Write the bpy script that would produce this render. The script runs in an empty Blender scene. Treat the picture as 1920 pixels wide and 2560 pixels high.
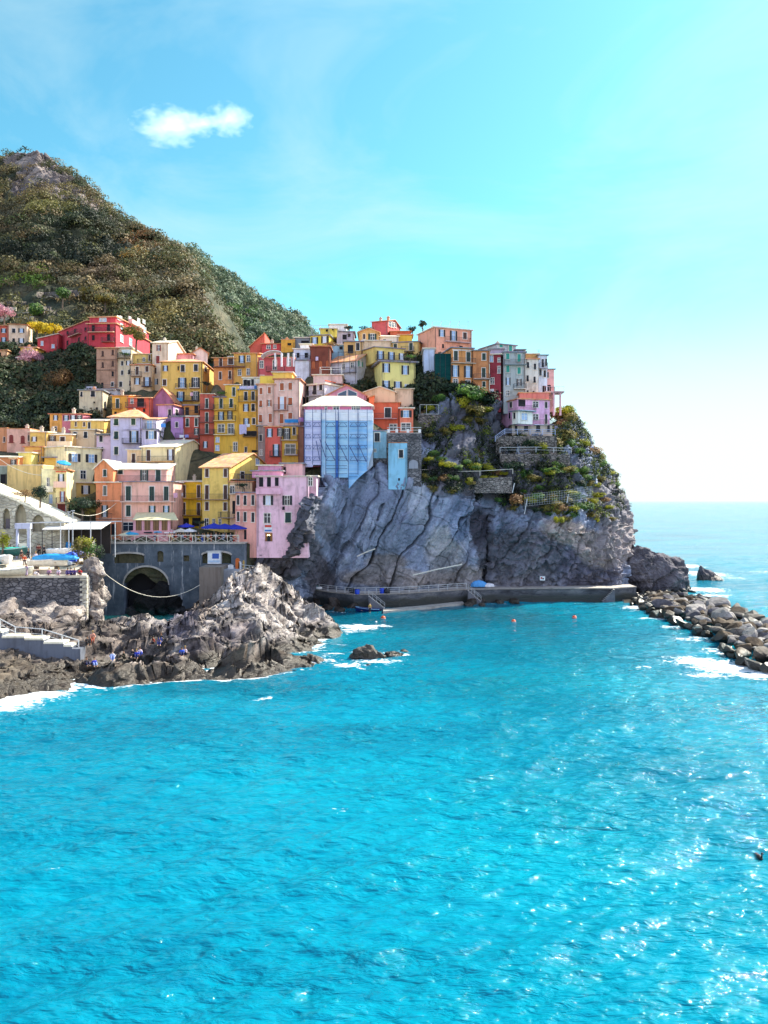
import bpy, bmesh, math, random
import numpy as np
from mathutils import Vector, Matrix
R = math.radians
C = bpy.context.scene.collection
rng = random.Random(7)
F, CX, HY, CAMH = 2000.0, 960.0, 1253.0, 20.0

# ---------------------------------------------------------------- placement helpers
def P(px, py, d):
    """a point of the place, from its bearing and its distance (m)"""
    return Vector(((px - CX) / F * d, d, CAMH - (py - HY) / F * d))
def PZ(px, py, z):
    """a point on the level z"""
    d = (CAMH - z) * F / (py - HY)
    return Vector(((px - CX) / F * d, d, z))
TILES = {'A': (0, 760, .18083), 'B': (200, 760, .217), 'C': (500, 780, .217), 'D': (740, 780, .217), 'E': (1060, 780, .217),
         'F': (0, 1040, .18083), 'G': (220, 1060, .217), 'H': (500, 1060, .217), 'I': (740, 1000, .217), 'J': (1040, 1000, .217),
         'K': (0, 1300, .217), 'L': (220, 1300, .25316), 'M': (580, 1300, .25316), 'N': (900, 1200, .25316),
         'O': (1200, 1000, .25316), 'X': (1500, 1200, .25316), 'Q': (0, 360, .48222), 'Z': (0, 1340, .14467)}
def T(t, x, y):
    o = TILES[t]
    return o[0] + x * o[2], o[1] + y * o[2]

# ---------------------------------------------------------------- object helpers
def tag(o, label=None, cat=None, group=None, kind=None):
    if label: o['label'] = label
    if cat: o['category'] = cat
    if group: o['group'] = group
    if kind: o['kind'] = kind
    return o
def empty(name, loc=(0, 0, 0), rz=0.0):
    o = bpy.data.objects.new(name, None); C.objects.link(o)
    o.location = loc; o.rotation_euler = (0, 0, rz); o.empty_display_size = .5
    return o
def mobj(name, mesh, mat=None, parent=None, M=None):
    o = bpy.data.objects.new(name, mesh); C.objects.link(o)
    if mat is not None and len(mesh.materials) == 0:
        for m_ in (mat if isinstance(mat, (list, tuple)) else [mat]): mesh.materials.append(m_)
    if parent is not None: o.parent = parent
    if M is not None: o.matrix_local = M
    return o

class MB:
    def __init__(s): s.v = []; s.f = []; s.mi = []
    def poly(s, pts, faces, mi=0):
        n = len(s.v); s.v += [tuple(p) for p in pts]
        s.f += [tuple(n + i for i in f) for f in faces]; s.mi += [mi] * len(faces); return s
    def box(s, x0, x1, y0, y1, z0, z1, mi=0, fn=None):
        p = [(x0, y0, z0), (x1, y0, z0), (x1, y1, z0), (x0, y1, z0), (x0, y0, z1), (x1, y0, z1), (x1, y1, z1), (x0, y1, z1)]
        if fn: p = [fn(*q) for q in p]
        return s.poly(p, [(0, 3, 2, 1), (4, 5, 6, 7), (0, 1, 5, 4), (1, 2, 6, 5), (2, 3, 7, 6), (3, 0, 4, 7)], mi)
    def beam(s, a, b, w, h=None, mi=0):
        a = Vector(a); b = Vector(b); h = h or w
        t = (b - a)
        if t.length < 1e-6: return s
        t.normalize(); up = Vector((0, 0, 1)) if abs(t.z) < .95 else Vector((0, 1, 0))
        x = t.cross(up).normalized(); y = x.cross(t).normalized()
        p = []
        for q in (a, b):
            for sx, sy in ((-1, -1), (1, -1), (1, 1), (-1, 1)): p.append(q + x * sx * w / 2 + y * sy * h / 2)
        return s.poly(p, [(0, 1, 2, 3), (4, 7, 6, 5), (0, 4, 5, 1), (1, 5, 6, 2), (2, 6, 7, 3), (3, 7, 4, 0)], mi)
    def tube(s, pts, r, n=6, mi=0, caps=True):
        pts = [Vector(p) for p in pts]; rr = r if isinstance(r, (list, tuple)) else [r] * len(pts)
        base = len(s.v)
        for i, p in enumerate(pts):
            t = (pts[min(i + 1, len(pts) - 1)] - pts[max(i - 1, 0)]).normalized()
            up = Vector((0, 0, 1)) if abs(t.z) < .9 else Vector((1, 0, 0))
            x = t.cross(up).normalized(); y = x.cross(t).normalized()
            for k in range(n):
                a = 2 * math.pi * k / n
                s.v.append(tuple(p + (x * math.cos(a) + y * math.sin(a)) * rr[i]))
        for i in range(len(pts) - 1):
            for k in range(n):
                k2 = (k + 1) % n
                s.f.append((base + i * n + k, base + i * n + k2, base + (i + 1) * n + k2, base + (i + 1) * n + k)); s.mi.append(mi)
        if caps:
            s.f.append(tuple(base + k for k in range(n))[::-1]); s.f.append(tuple(base + (len(pts) - 1) * n + k for k in range(n))); s.mi += [mi, mi]
        return s
    def extr(s, prof, axis, a, b, mi=0):
        """prof: list of 2D points; axis 'x': prof=(y,z) extruded a..b in x; 'y': prof=(x,z); 'z': prof=(x,y)"""
        def p3(q, t):
            return (t, q[0], q[1]) if axis == 'x' else ((q[0], t, q[1]) if axis == 'y' else (q[0], q[1], t))
        n = len(prof)
        pts = [p3(q, a) for q in prof] + [p3(q, b) for q in prof]
        fs = [tuple(range(n))[::-1], tuple(range(n, 2 * n))] + [(i, (i + 1) % n, n + (i + 1) % n, n + i) for i in range(n)]
        return s.poly(pts, fs, mi)
    def mesh(s, name, smooth=False, fix=True):
        me = bpy.data.meshes.new(name); me.from_pydata(s.v, [], s.f)
        if any(s.mi): me.polygons.foreach_set('material_index', s.mi)
        if fix:
            bm = bmesh.new(); bm.from_mesh(me); bmesh.ops.recalc_face_normals(bm, faces=bm.faces); bm.to_mesh(me); bm.free()
        if smooth: me.polygons.foreach_set('use_smooth', [True] * len(me.polygons))
        me.update(); return me
    def build(s, name, mat, parent=None, M=None, smooth=False, fix=True):
        return mobj(name, s.mesh(name, smooth, fix), mat, parent, M)

def np_mesh(name, V, Fq, cols=None, smooth=False, attr='col'):
    """fast mesh from numpy arrays; Fq (n,k)"""
    me = bpy.data.meshes.new(name)
    nv, nf, k = len(V), len(Fq), Fq.shape[1]
    me.vertices.add(nv); me.vertices.foreach_set('co', np.ascontiguousarray(V, dtype=np.float32).ravel())
    me.loops.add(nf * k); me.loops.foreach_set('vertex_index', np.ascontiguousarray(Fq, dtype=np.int32).ravel())
    me.polygons.add(nf); me.polygons.foreach_set('loop_start', np.arange(0, nf * k, k, dtype=np.int32))
    me.polygons.foreach_set('loop_total', np.full(nf, k, dtype=np.int32))
    if smooth: me.polygons.foreach_set('use_smooth', np.ones(nf, dtype=bool))
    if cols is not None:
        a = me.attributes.new(attr, 'FLOAT_COLOR', 'POINT')
        c = np.ones((nv, 4), dtype=np.float32); c[:, :cols.shape[1]] = cols
        a.data.foreach_set('color', c.ravel())
    me.update(calc_edges=True); return me

# ---------------------------------------------------------------- numpy noise
def _h(ix, iy, iz, s):
    n = (ix * 374761393 + iy * 668265263 + iz * 2147483647 + s * 974634777) & 0xffffffff
    n = ((n ^ (n >> 13)) * 1274126177) & 0xffffffff
    n = ((n ^ (n >> 16)) * 2246822519) & 0xffffffff
    return ((n ^ (n >> 15)) & 0xffffff) / 16777215.0
def vnoise(p, s=0):
    p = np.asarray(p, dtype=np.float64); i = np.floor(p).astype(np.int64); f = p - i; f = f * f * (3 - 2 * f)
    r = 0
    for dx in (0, 1):
        for dy in (0, 1):
            for dz in (0, 1):
                w = (f[:, 0] if dx else 1 - f[:, 0]) * (f[:, 1] if dy else 1 - f[:, 1]) * (f[:, 2] if dz else 1 - f[:, 2])
                r = r + w * _h(i[:, 0] + dx, i[:, 1] + dy, i[:, 2] + dz, s)
    return r * 2 - 1
def fbm(p, oc=4, s=0, ridged=False):
    p = np.asarray(p, dtype=np.float64); r = np.zeros(len(p)); a = 1.0; t = 0
    for k in range(oc):
        n = vnoise(p * (2.03 ** k) + 17.3 * k, s + k)
        if ridged: n = 1 - 2 * np.abs(n)
        r += a * n; t += a; a *= .5
    return r / t
def hash1(i, s=0):
    i = np.asarray(i).astype(np.int64); return _h(i, i * 0 + 5, i * 0 + 11, s)

def facets(p, seed=0, tilt=1.0, step=.5):
    """broken rock: every cell is a little plane of its own height and tilt"""
    p = np.asarray(p, float); out = np.empty(len(p))
    for s0 in range(0, len(p), 120000):
        q = p[s0:s0 + 120000]; b = np.floor(q).astype(np.int64); best = np.full(len(q), 9e9); val = np.zeros(len(q))
        for dx in (-1, 0, 1):
            for dy in (-1, 0, 1):
                for dz in (-1, 0, 1):
                    i, j, k = b[:, 0] + dx, b[:, 1] + dy, b[:, 2] + dz
                    f = np.stack([i + _h(i, j, k, seed), j + _h(i, j, k, seed + 1), k + _h(i, j, k, seed + 2)], 1); r = q - f; d2 = (r * r).sum(1)
                    t = np.stack([_h(i, j, k, seed + 3), _h(i, j, k, seed + 4), _h(i, j, k, seed + 5)], 1) * 2 - 1
                    v = (r * t).sum(1) * tilt + _h(i, j, k, seed + 6) * step; m = d2 < best; best[m] = d2[m]; val[m] = v[m]
        out[s0:s0 + 120000] = val
    return out
# ---------------------------------------------------------------- materials
MATS = {}
def lin(c):
    if isinstance(c, str): c = tuple(int(c[i:i + 2], 16) / 255 for i in (0, 2, 4))
    return tuple((x / 12.92 if x <= .04045 else ((x + .055) / 1.055) ** 2.4) for x in c)
def nodes(name):
    m = bpy.data.materials.new(name); m.use_nodes = True; nt = m.node_tree
    b = nt.nodes['Principled BSDF']; return m, nt, b
def N(nt, typ, **kw):
    n = nt.nodes.new(typ)
    for k, v in kw.items():
        if k in n.inputs: n.inputs[k].default_value = v
        else: setattr(n, k, v)
    return n
def ramp(nt, fac, stops):
    r = nt.nodes.new('ShaderNodeValToRGB'); nt.links.new(fac, r.inputs[0])
    el = r.color_ramp.elements
    while len(el) < len(stops): el.new(.5)
    for e, (p, c) in zip(el, stops): e.position = p; e.color = (*c, 1) if len(c) == 3 else c
    return r
def mixc(nt, fac, a, b, mode='MIX'):
    m = nt.nodes.new('ShaderNodeMix'); m.data_type = 'RGBA'; m.blend_type = mode
    for i, v in ((0, fac), (6, a), (7, b)):
        if hasattr(v, 'links'): nt.links.new(v, m.inputs[i])
        else: m.inputs[i].default_value = v if i == 0 else ((*v, 1) if len(v) == 3 else v)
    return m.outputs[2]
def bump(nt, b, h, strength, dist):
    n = N(nt, 'ShaderNodeBump', Strength=strength, Distance=dist); nt.links.new(h, n.inputs['Height']); nt.links.new(n.outputs[0], b.inputs['Normal']); return n

def plaster(hexc, rough=.9, k=.94):
    key = ('pl', hexc)
    if key in MATS: return MATS[key]
    m, nt, b = nodes('plaster_' + hexc); c = [(x ** .86) * k for x in lin(hexc)]; g_ = sum(c) / 3; c = [x * .97 + g_ * .04 + .012 for x in c]
    tc = N(nt, 'ShaderNodeTexCoord'); oi = N(nt, 'ShaderNodeObjectInfo')
    mp = N(nt, 'ShaderNodeVectorMath', operation='ADD'); nt.links.new(tc.outputs['Object'], mp.inputs[0]); nt.links.new(oi.outputs['Location'], mp.inputs[1])
    n1 = N(nt, 'ShaderNodeTexNoise', Scale=.45, Detail=5.0, Roughness=.65); nt.links.new(mp.outputs[0], n1.inputs['Vector'])
    mp2 = N(nt, 'ShaderNodeMapping'); mp2.inputs['Scale'].default_value = (1.3, 1.3, .14); nt.links.new(mp.outputs[0], mp2.inputs['Vector'])
    n2 = N(nt, 'ShaderNodeTexNoise', Scale=1.0, Detail=4.0, Roughness=.7); nt.links.new(mp2.outputs[0], n2.inputs['Vector'])
    r1 = ramp(nt, n1.outputs[0], [(.3, (.66, .64, .62)), (.5, (1, 1, 1)), (.68, (1.0, 1.0, 1.0)), (.78, (1.14, 1.12, 1.1))])
    r2 = ramp(nt, n2.outputs[0], [(.32, (.62, .6, .58)), (.5, (1, 1, 1))])
    x = mixc(nt, 1.0, (*c,), r1.outputs[0], 'MULTIPLY'); x = mixc(nt, .78, x, r2.outputs[0], 'MULTIPLY')
    nt.links.new(x, b.inputs['Base Color']); b.inputs['Roughness'].default_value = rough
    n3 = N(nt, 'ShaderNodeTexNoise', Scale=6.0, Detail=4.0); nt.links.new(mp.outputs[0], n3.inputs['Vector']); bump(nt, b, n3.outputs[0], .35, .05)
    MATS[key] = m; return m
def plain(hexc, rough=.6, metal=0.0, k=.85):
    key = ('p', hexc, rough, metal)
    if key in MATS: return MATS[key]
    m, nt, b = nodes('paint_' + hexc); c = [x * k for x in lin(hexc)]
    tc = N(nt, 'ShaderNodeTexCoord'); n1 = N(nt, 'ShaderNodeTexNoise', Scale=2.5, Detail=4.0); nt.links.new(tc.outputs['Object'], n1.inputs['Vector'])
    r1 = ramp(nt, n1.outputs[0], [(.3, (.8, .8, .8)), (.65, (1.05, 1.05, 1.05))])
    nt.links.new(mixc(nt, 1.0, (*c,), r1.outputs[0], 'MULTIPLY'), b.inputs['Base Color'])
    b.inputs['Roughness'].default_value = rough; b.inputs['Metallic'].default_value = metal
    MATS[key] = m; return m
def glassy(hexc):
    key = ('g', hexc)
    if key in MATS: return MATS[key]
    m, nt, b = nodes('window_glass_' + hexc); b.inputs['Base Color'].default_value = (*lin(hexc), 1); b.inputs['Roughness'].default_value = .12
    MATS[key] = m; return m
def slatted(hexc):
    key = ('s', hexc)
    if key in MATS: return MATS[key]
    m, nt, b = nodes('shutter_' + hexc); c = lin(hexc)
    tc = N(nt, 'ShaderNodeTexCoord'); w = N(nt, 'ShaderNodeTexWave', Scale=4.0, bands_direction='Z'); nt.links.new(tc.outputs['Object'], w.inputs['Vector'])
    nt.links.new(ramp(nt, w.outputs[0], [(.1, tuple(x * .55 for x in c)), (.6, c)]).outputs[0], b.inputs['Base Color']); b.inputs['Roughness'].default_value = .6
    MATS[key] = m; return m
def tiled(hexa, hexb, name):
    key = ('t', hexa, hexb)
    if key in MATS: return MATS[key]
    m, nt, b = nodes(name); tc = N(nt, 'ShaderNodeTexCoord')
    n1 = N(nt, 'ShaderNodeTexNoise', Scale=.8, Detail=6.0, Roughness=.7); nt.links.new(tc.outputs['Object'], n1.inputs['Vector'])
    v = N(nt, 'ShaderNodeTexVoronoi', Scale=2.2); nt.links.new(tc.outputs['Object'], v.inputs['Vector'])
    x = ramp(nt, n1.outputs[0], [(.3, lin(hexa)), (.7, lin(hexb))]).outputs[0]
    x = mixc(nt, .3, x, v.outputs['Color'], 'SOFT_LIGHT')
    nt.links.new(x, b.inputs['Base Color']); b.inputs['Roughness'].default_value = .85
    w = N(nt, 'ShaderNodeTexWave', Scale=1.6, Distortion=.4, bands_direction='X'); nt.links.new(tc.outputs['Object'], w.inputs['Vector'])
    w2 = N(nt, 'ShaderNodeTexWave', Scale=1.2, Distortion=.4, bands_direction='Y'); nt.links.new(tc.outputs['Object'], w2.inputs['Vector'])
    a = N(nt, 'ShaderNodeMath', operation='ADD'); nt.links.new(w.outputs[0], a.inputs[0]); nt.links.new(w2.outputs[0], a.inputs[1])
    bump(nt, b, a.outputs[0], .6, .06)
    MATS[key] = m; return m
def stonewall(ca, cb, cm, sc, name):
    m, nt, b = nodes(name); tc = N(nt, 'ShaderNodeTexCoord')
    mp = N(nt, 'ShaderNodeMapping'); mp.inputs['Scale'].default_value = (1, 1, 1.9); nt.links.new(tc.outputs['Object'], mp.inputs['Vector'])
    nz = N(nt, 'ShaderNodeTexNoise', Scale=sc * .8, Detail=3.0); nt.links.new(mp.outputs[0], nz.inputs['Vector'])
    mv = mixc(nt, .12, mp.outputs[0], nz.outputs['Color'])
    v = N(nt, 'ShaderNodeTexVoronoi', Scale=sc); nt.links.new(mv, v.inputs['Vector'])
    e = N(nt, 'ShaderNodeTexVoronoi', Scale=sc, feature='DISTANCE_TO_EDGE'); nt.links.new(mv, e.inputs['Vector'])
    n1 = N(nt, 'ShaderNodeTexNoise', Scale=.35, Detail=5.0); nt.links.new(tc.outputs['Object'], n1.inputs['Vector'])
    sep = N(nt, 'ShaderNodeSeparateColor'); nt.links.new(v.outputs['Color'], sep.inputs[0])
    x = ramp(nt, sep.outputs[0], [(0, ca), (1, cb)]).outputs[0]
    x = mixc(nt, 1.0, x, ramp(nt, n1.outputs[0], [(.3, (.5, .5, .5)), (.7, (1.15, 1.15, 1.15))]).outputs[0], 'MULTIPLY')
    er = ramp(nt, e.outputs['Distance'], [(.02, (0, 0, 0)), (.09, (1, 1, 1))])
    x = mixc(nt, er.outputs[0], cm, x)
    nt.links.new(x, b.inputs['Base Color']); b.inputs['Roughness'].default_value = .95
    bump(nt, b, er.outputs[0], 1.0, .12)
    return m
def rock_mat(name, stops, sc=.35, bscale=1.0, wet=None, streak=(1, 1, 1), bs=1.0, lichen=None, rot=(0, 0, 0), crack=(1.6, .35, .03), tone=False, raw=False):
    """layered rock; 'streak' stretches the grain along axes turned by 'rot' (degrees)"""
    m, nt, b = nodes(name); tc = N(nt, 'ShaderNodeTexCoord')
    mp = N(nt, 'ShaderNodeMapping', vector_type='TEXTURE'); mp.inputs['Rotation'].default_value = tuple(R(q) for q in rot); mp.inputs['Scale'].default_value = streak; nt.links.new(tc.outputs['Object'], mp.inputs['Vector'])
    n1 = N(nt, 'ShaderNodeTexNoise', Scale=sc, Detail=8.0, Roughness=.66, Distortion=.5); nt.links.new(mp.outputs[0], n1.inputs['Vector'])
    n2 = N(nt, 'ShaderNodeTexNoise', Scale=sc * 7, Detail=6.0, Roughness=.7); nt.links.new(tc.outputs['Object'] if raw else mp.outputs[0], n2.inputs['Vector'])
    n0 = N(nt, 'ShaderNodeTexNoise', Scale=sc * .35, Detail=4.0, Roughness=.6); nt.links.new(tc.outputs['Object'], n0.inputs['Vector'])
    f0 = N(nt, 'ShaderNodeMath', operation='MULTIPLY_ADD'); nt.links.new(n0.outputs[0], f0.inputs[0]); f0.inputs[1].default_value = .7; sb_ = N(nt, 'ShaderNodeMath', operation='SUBTRACT'); nt.links.new(n1.outputs[0], sb_.inputs[0]); sb_.inputs[1].default_value = .35; nt.links.new(sb_.outputs[0], f0.inputs[2])
    x = ramp(nt, f0.outputs[0], stops).outputs[0]
    x = mixc(nt, .85, x, ramp(nt, n2.outputs[0], [(.32, (.5, .5, .53) if raw else (.48, .48, .5)), (.52, (1, 1, 1)), (.72, (1.25, 1.22, 1.2) if raw else (1.4, 1.33, 1.25))]).outputs[0], 'MULTIPLY')
    v = N(nt, 'ShaderNodeTexVoronoi', Scale=sc * crack[0], feature='DISTANCE_TO_EDGE'); nt.links.new(mixc(nt, crack[1], mp.outputs[0], n1.outputs['Color']), v.inputs['Vector'])
    cr = ramp(nt, v.outputs['Distance'], [(.0, (.28, .28, .3)), (crack[2], (1, 1, 1))])
    fade = ramp(nt, n0.outputs[0], [(.42, (0, 0, 0)), (.58, (.8, .8, .8))])
    x = mixc(nt, fade.outputs[0], x, mixc(nt, 1.0, x, cr.outputs[0], 'MULTIPLY'))
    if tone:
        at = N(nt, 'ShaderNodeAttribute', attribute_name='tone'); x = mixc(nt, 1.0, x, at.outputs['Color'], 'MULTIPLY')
    if lichen:
        n5 = N(nt, 'ShaderNodeTexNoise', Scale=.22, Detail=6.0, Roughness=.6); nt.links.new(tc.outputs['Object'], n5.inputs['Vector'])
        x = mixc(nt, ramp(nt, n5.outputs[0], [(lichen[1], (0, 0, 0)), (lichen[1] + .1, (1, 1, 1))]).outputs[0], x, lichen[0])
    if wet:
        sx = N(nt, 'ShaderNodeSeparateXYZ'); g = N(nt, 'ShaderNodeNewGeometry'); nt.links.new(g.outputs['Position'], sx.inputs[0])
        ad = N(nt, 'ShaderNodeMath', operation='MULTIPLY_ADD'); nt.links.new(n1.outputs[0], ad.inputs[0]); ad.inputs[1].default_value = -2.6; nt.links.new(sx.outputs[2], ad.inputs[2])
        wr = ramp(nt, ad.outputs[0], [(0.0, (0, 0, 0)), (.7, (1, 1, 1))])
        x = mixc(nt, wr.outputs[0], wet, x)
        rr = ramp(nt, wr.outputs[0], [(0, (.35, .35, .35)), (1, (.9, .9, .9))]); nt.links.new(rr.outputs[0], b.inputs['Roughness'])
    else: b.inputs['Roughness'].default_value = .9
    nt.links.new(x, b.inputs['Base Color'])
    h = mixc(nt, .5, n2.outputs[0], n1.outputs[0]); h = mixc(nt, .5, h, cr.outputs[0], 'MULTIPLY')
    bump(nt, b, h, bs, bscale)
    return m
def leafmat(name, stops=None, attr=False, trans=.3):
    m, nt, b = nodes(name)
    oi = N(nt, 'ShaderNodeNewGeometry'); tc = N(nt, 'ShaderNodeTexCoord')
    n1 = N(nt, 'ShaderNodeTexNoise', Scale=1.2, Detail=3.0); nt.links.new(tc.outputs['Object'], n1.inputs['Vector'])
    if attr:
        a = N(nt, 'ShaderNodeAttribute', attribute_name='col')
        x = mixc(nt, 1.0, a.outputs['Color'], ramp(nt, n1.outputs[0], [(.3, (.6, .6, .6)), (.7, (1.4, 1.4, 1.3))]).outputs[0], 'MULTIPLY')
    else: x = ramp(nt, n1.outputs[0], stops).outputs[0]
    nt.links.new(x, b.inputs['Base Color']); b.inputs['Roughness'].default_value = .7
    tr = N(nt, 'ShaderNodeBsdfTranslucent'); nt.links.new(x, tr.inputs['Color'])
    mx = N(nt, 'ShaderNodeMixShader'); mx.inputs[0].default_value = trans
    nt.links.new(b.outputs[0], mx.inputs[1]); nt.links.new(tr.outputs[0], mx.inputs[2])
    nt.links.new(mx.outputs[0], nt.nodes['Material Output'].inputs['Surface'])
    return m
M_TILE = tiled('c98058', 'e8b98c', 'clay_roof_tiles'); M_TILE2 = tiled('b06a48', 'd59a70', 'red_roof_tiles'); M_PALE = tiled('cdbfa8', 'efe6d4', 'pale_roof_tiles')
M_SLATE = tiled('6f6f7c', '9c98a0', 'grey_roof_slabs'); M_IRON = plain('3c3a40', .5); M_WHITE = plain('f2f2ee', .5); M_CONC = plaster('a8a29a')
ROOFM = {'tile': M_TILE, 'red': M_TILE2, 'pale': M_PALE, 'slate': M_SLATE}
SHC = {'g': '163a33', 'k': '1c2028', 'n': '4a2a20', 'r': '8a2a24', 'o': 'b0592c', 't': '2aa08e', 'b': '2b4a78', 'd': '244a2c', 'y': '6b6a60'}
EXPO = 1.15; SKY_TINT = (.35, .76, .71); WISP = (2.3, 3.1, 3.2); SKY_GLOW = (3.0, 3.5, 3.6); SKY_BACK_FILL = (1.75, 1.4, 1.3); SKY_DUST = 1.0
WATER_A, WATER_B, WATER_C = (.0, .125, .205), (.0, .195, .285), (.0, .26, .345)
PANES = [glassy('8fb4dc'), glassy('c9d6ea'), glassy('2a3340'), glassy('7aa0c8')]
DARK = plain('15141c', .8)
BASEPTS = []      # ground control points collected from the houses (x, y, z)
HOUSES = []
class House:
    def __init__(s, label, t, xl, yt, xr, yb, d, D=9.0, xs=None, side='r', yaw=0.0, dr=None, col='e0c080', cs=None, roof='flat', rh=1.5, rm='slate',
                 win='', skirt=5.0, over=.35, par=0.0, ch=0, parent=None, name='house', cat='house', group=None, ground=True, lk=None, mat=None, rfl=.22):
        d = d + 9.0; dr = None if dr is None else dr + 9.0
        pxl, pxr = T(t, xl, 0)[0], T(t, xr, 0)[0]; pyt, pyb = T(t, 0, yt)[1], T(t, 0, yb)[1]
        ta, tb = (pxl - CX) / F, (pxr - CX) / F
        if xs is not None:
            tx = (T(t, xs, 0)[0] - CX) / F
            nx = (tb if side == 'r' else ta) * d
            lo, hi = R(-75), R(75)
            f = lambda th: (nx - D * math.sin(th)) / (d + D * math.cos(th)) - tx
            best = None; prev = f(lo); pth = lo; cands = []
            for i in range(1, 151):
                th = lo + (hi - lo) * i / 150; c = f(th)
                if prev * c <= 0: cands.append((pth + th) / 2)
                prev, pth = c, th
            th = min(cands, key=abs) if cands else (R(-60) if side == 'r' else R(60))
            th = max(R(-62), min(R(62), th))
            c_, s_ = math.cos(th), math.sin(th)
            if side == 'r':
                B = Vector((nx, d)); L = (B.x - ta * B.y) / (c_ - ta * s_); A = B - L * Vector((c_, s_))
            else:
                A = Vector((nx, d)); L = (tb * A.y - A.x) / (c_ - tb * s_)
            yaw_ = th; dz = d
        else:
            A = Vector((ta * d, d))
            if dr is not None:
                B = Vector((tb * dr, dr)); yaw_ = math.atan2(B.y - A.y, B.x - A.x); L = (B - A).length
            else:
                yaw_ = R(yaw); c_, s_ = math.cos(yaw_), math.sin(yaw_); L = (tb * A.y - A.x) / (c_ - tb * s_)
            dz = d
        s.A, s.L, s.D, s.yaw, s.t = A, L, D, yaw_, t
        s.u = Vector((math.cos(yaw_), math.sin(yaw_))); s.b = Vector((-s.u.y, s.u.x)); s.B = A + s.u * L
        ztop = CAMH - (pyt - HY) / F * dz; zb = CAMH - (pyb - HY) / F * dz
        s.zvis = zb; s.z0 = zb - skirt; s.h = ztop - s.z0
        s.M = Matrix.Translation((A.x, A.y, s.z0)) @ Matrix.Rotation(yaw_, 4, 'Z')
        if parent is None:
            s.root = empty(name, (A.x, A.y, s.z0), yaw_); s.RM = s.M
            tag(s.root, label, cat, group); s.Lm = None; HOUSES.append(s)
        else:
            s.root = parent.root; s.RM = parent.RM; s.Lm = parent.RM.inverted() @ s.M
        s.col = col
        if ground:
            for q, dzz in ((.15, -.6), (.85, -.6)):
                p = A + s.u * L * q - s.b * .4; BASEPTS.append((p.x, p.y, zb + dzz))
            p = A + s.u * L * .5 + s.b * D; BASEPTS.append((p.x, p.y, zb + 1.2))
        wm = mat or plaster(col)
        h = s.h; o = over
        eav = []
        if roof in ('flat',):
            prof = [(0, 0), (D, 0), (D, h + par), (0, h + par)]
            m = MB().extr(prof, 'x', 0, L)
            s.part('wall', m, wm)
            if par > 0: # hollow top read as a roof terrace floor
                pass
            m = MB().box(-o, L + o, -o, D + o, h + par + .004, h + par + rfl)
            if par > 0: m = MB().box(.0 - .06, L + .06, -.06, .2, h + par + .003, h + par + .12).box(L - .2, L + .06, .2, D, h + par + .003, h + par + .12).box(-.06, .2, .2, D, h + par + .003, h + par + .12)
            s.roof = s.part('roof', m, ROOFM[rm])
        else:
            if roof == 'eave':
                prof = [(0, 0), (D, 0), (D, h), (D / 2, h + rh), (0, h)]; ax = 'x'; tops = [[(0, h), (D / 2, h + rh)], [(D / 2, h + rh), (D, h)]]; a, b = 0, L
            elif roof == 'gable':
                prof = [(0, 0), (L, 0), (L, h), (L / 2, h + rh), (0, h)]; ax = 'y'; tops = [[(0, h), (L / 2, h + rh)], [(L / 2, h + rh), (L, h)]]; a, b = 0, D
            elif roof == 'shed':
                prof = [(0, 0), (D, 0), (D, h + rh), (0, h)]; ax = 'x'; tops = [[(0, h), (D, h + rh)]]; a, b = 0, L
            elif roof == 'shedl': # high on the right
                prof = [(0, 0), (L, 0), (L, h + rh), (0, h)]; ax = 'y'; tops = [[(0, h), (L, h + rh)]]; a, b = 0, D
            elif roof == 'shedr': # high on the left
                prof = [(0, 0), (L, 0), (L, h), (0, h + rh)]; ax = 'y'; tops = [[(0, h + rh), (L, h)]]; a, b = 0, D
            elif roof == 'hip':
                prof = [(0, 0), (D, 0), (D, h), (0, h)]; ax = 'x'; tops = []; a, b = 0, L
            s.part('wall', MB().extr(prof, ax, a, b), wm)
            m = MB()
            for (p, q) in tops:
                p = Vector(p); q = Vector(q); dirn = (q - p).normalized()
                lowp = p.y < q.y
                if p.y != q.y:
                    if lowp: p = p - dirn * o
                    else: q = q + dirn * o
                    if len(tops) == 1:
                        if lowp: q = q + dirn * .15
                        else: p = p - dirn * .15
                nn = Vector((-dirn.y, dirn.x));
                if nn.y < 0: nn = -nn
                e = nn * .005
                m.extr([p + e, q + e, q + nn * .17, p + nn * .17], ax, a - o, b + o)
            if roof == 'hip':
                iy = D / 2; ix = min(L / 2 - .2, D / 2) * .8
                m.poly([(-o, -o, h + .02), (L + o, -o, h + .02), (L + o, D + o, h + .02), (-o, D + o, h + .02),
                        (-o, -o, h + .16), (L + o, -o, h + .16), (L + o, D + o, h + .16), (-o, D + o, h + .16), (ix, iy, h + rh), (L - ix, iy, h + rh)],
                       [(0, 3, 2, 1), (0, 1, 5, 4), (1, 2, 6, 5), (2, 3, 7, 6), (3, 0, 4, 7), (4, 5, 9, 8), (5, 6, 9), (6, 7, 8, 9), (7, 4, 8)])
            s.roof = s.part('roof', m, ROOFM[rm])
        s.rh = 0 if roof == 'flat' else rh
        for k in range(ch):
            cx = s.L * (.25 + .5 * rng.random()) if ch == 1 else s.L * (k + .5) / ch
            cy = D * (.3 + .3 * rng.random()); zt = h + par + (s.rh * .6) ; w = .28
            m = MB().box(cx - w, cx + w, cy - w, cy + w, zt - .6, zt + .9).box(cx - w - .1, cx + w + .1, cy - w - .1, cy + w + .1, zt + .903, zt + 1.0).box(cx - w * .6, cx + w * .6, cy - w * .6, cy + w * .6, zt + 1.003, zt + 1.3)
            s.sub('chimney', m, plaster(rng.choice(['c98a66', 'd8ccb8', 'b8a898'])), s.roof)
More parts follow.
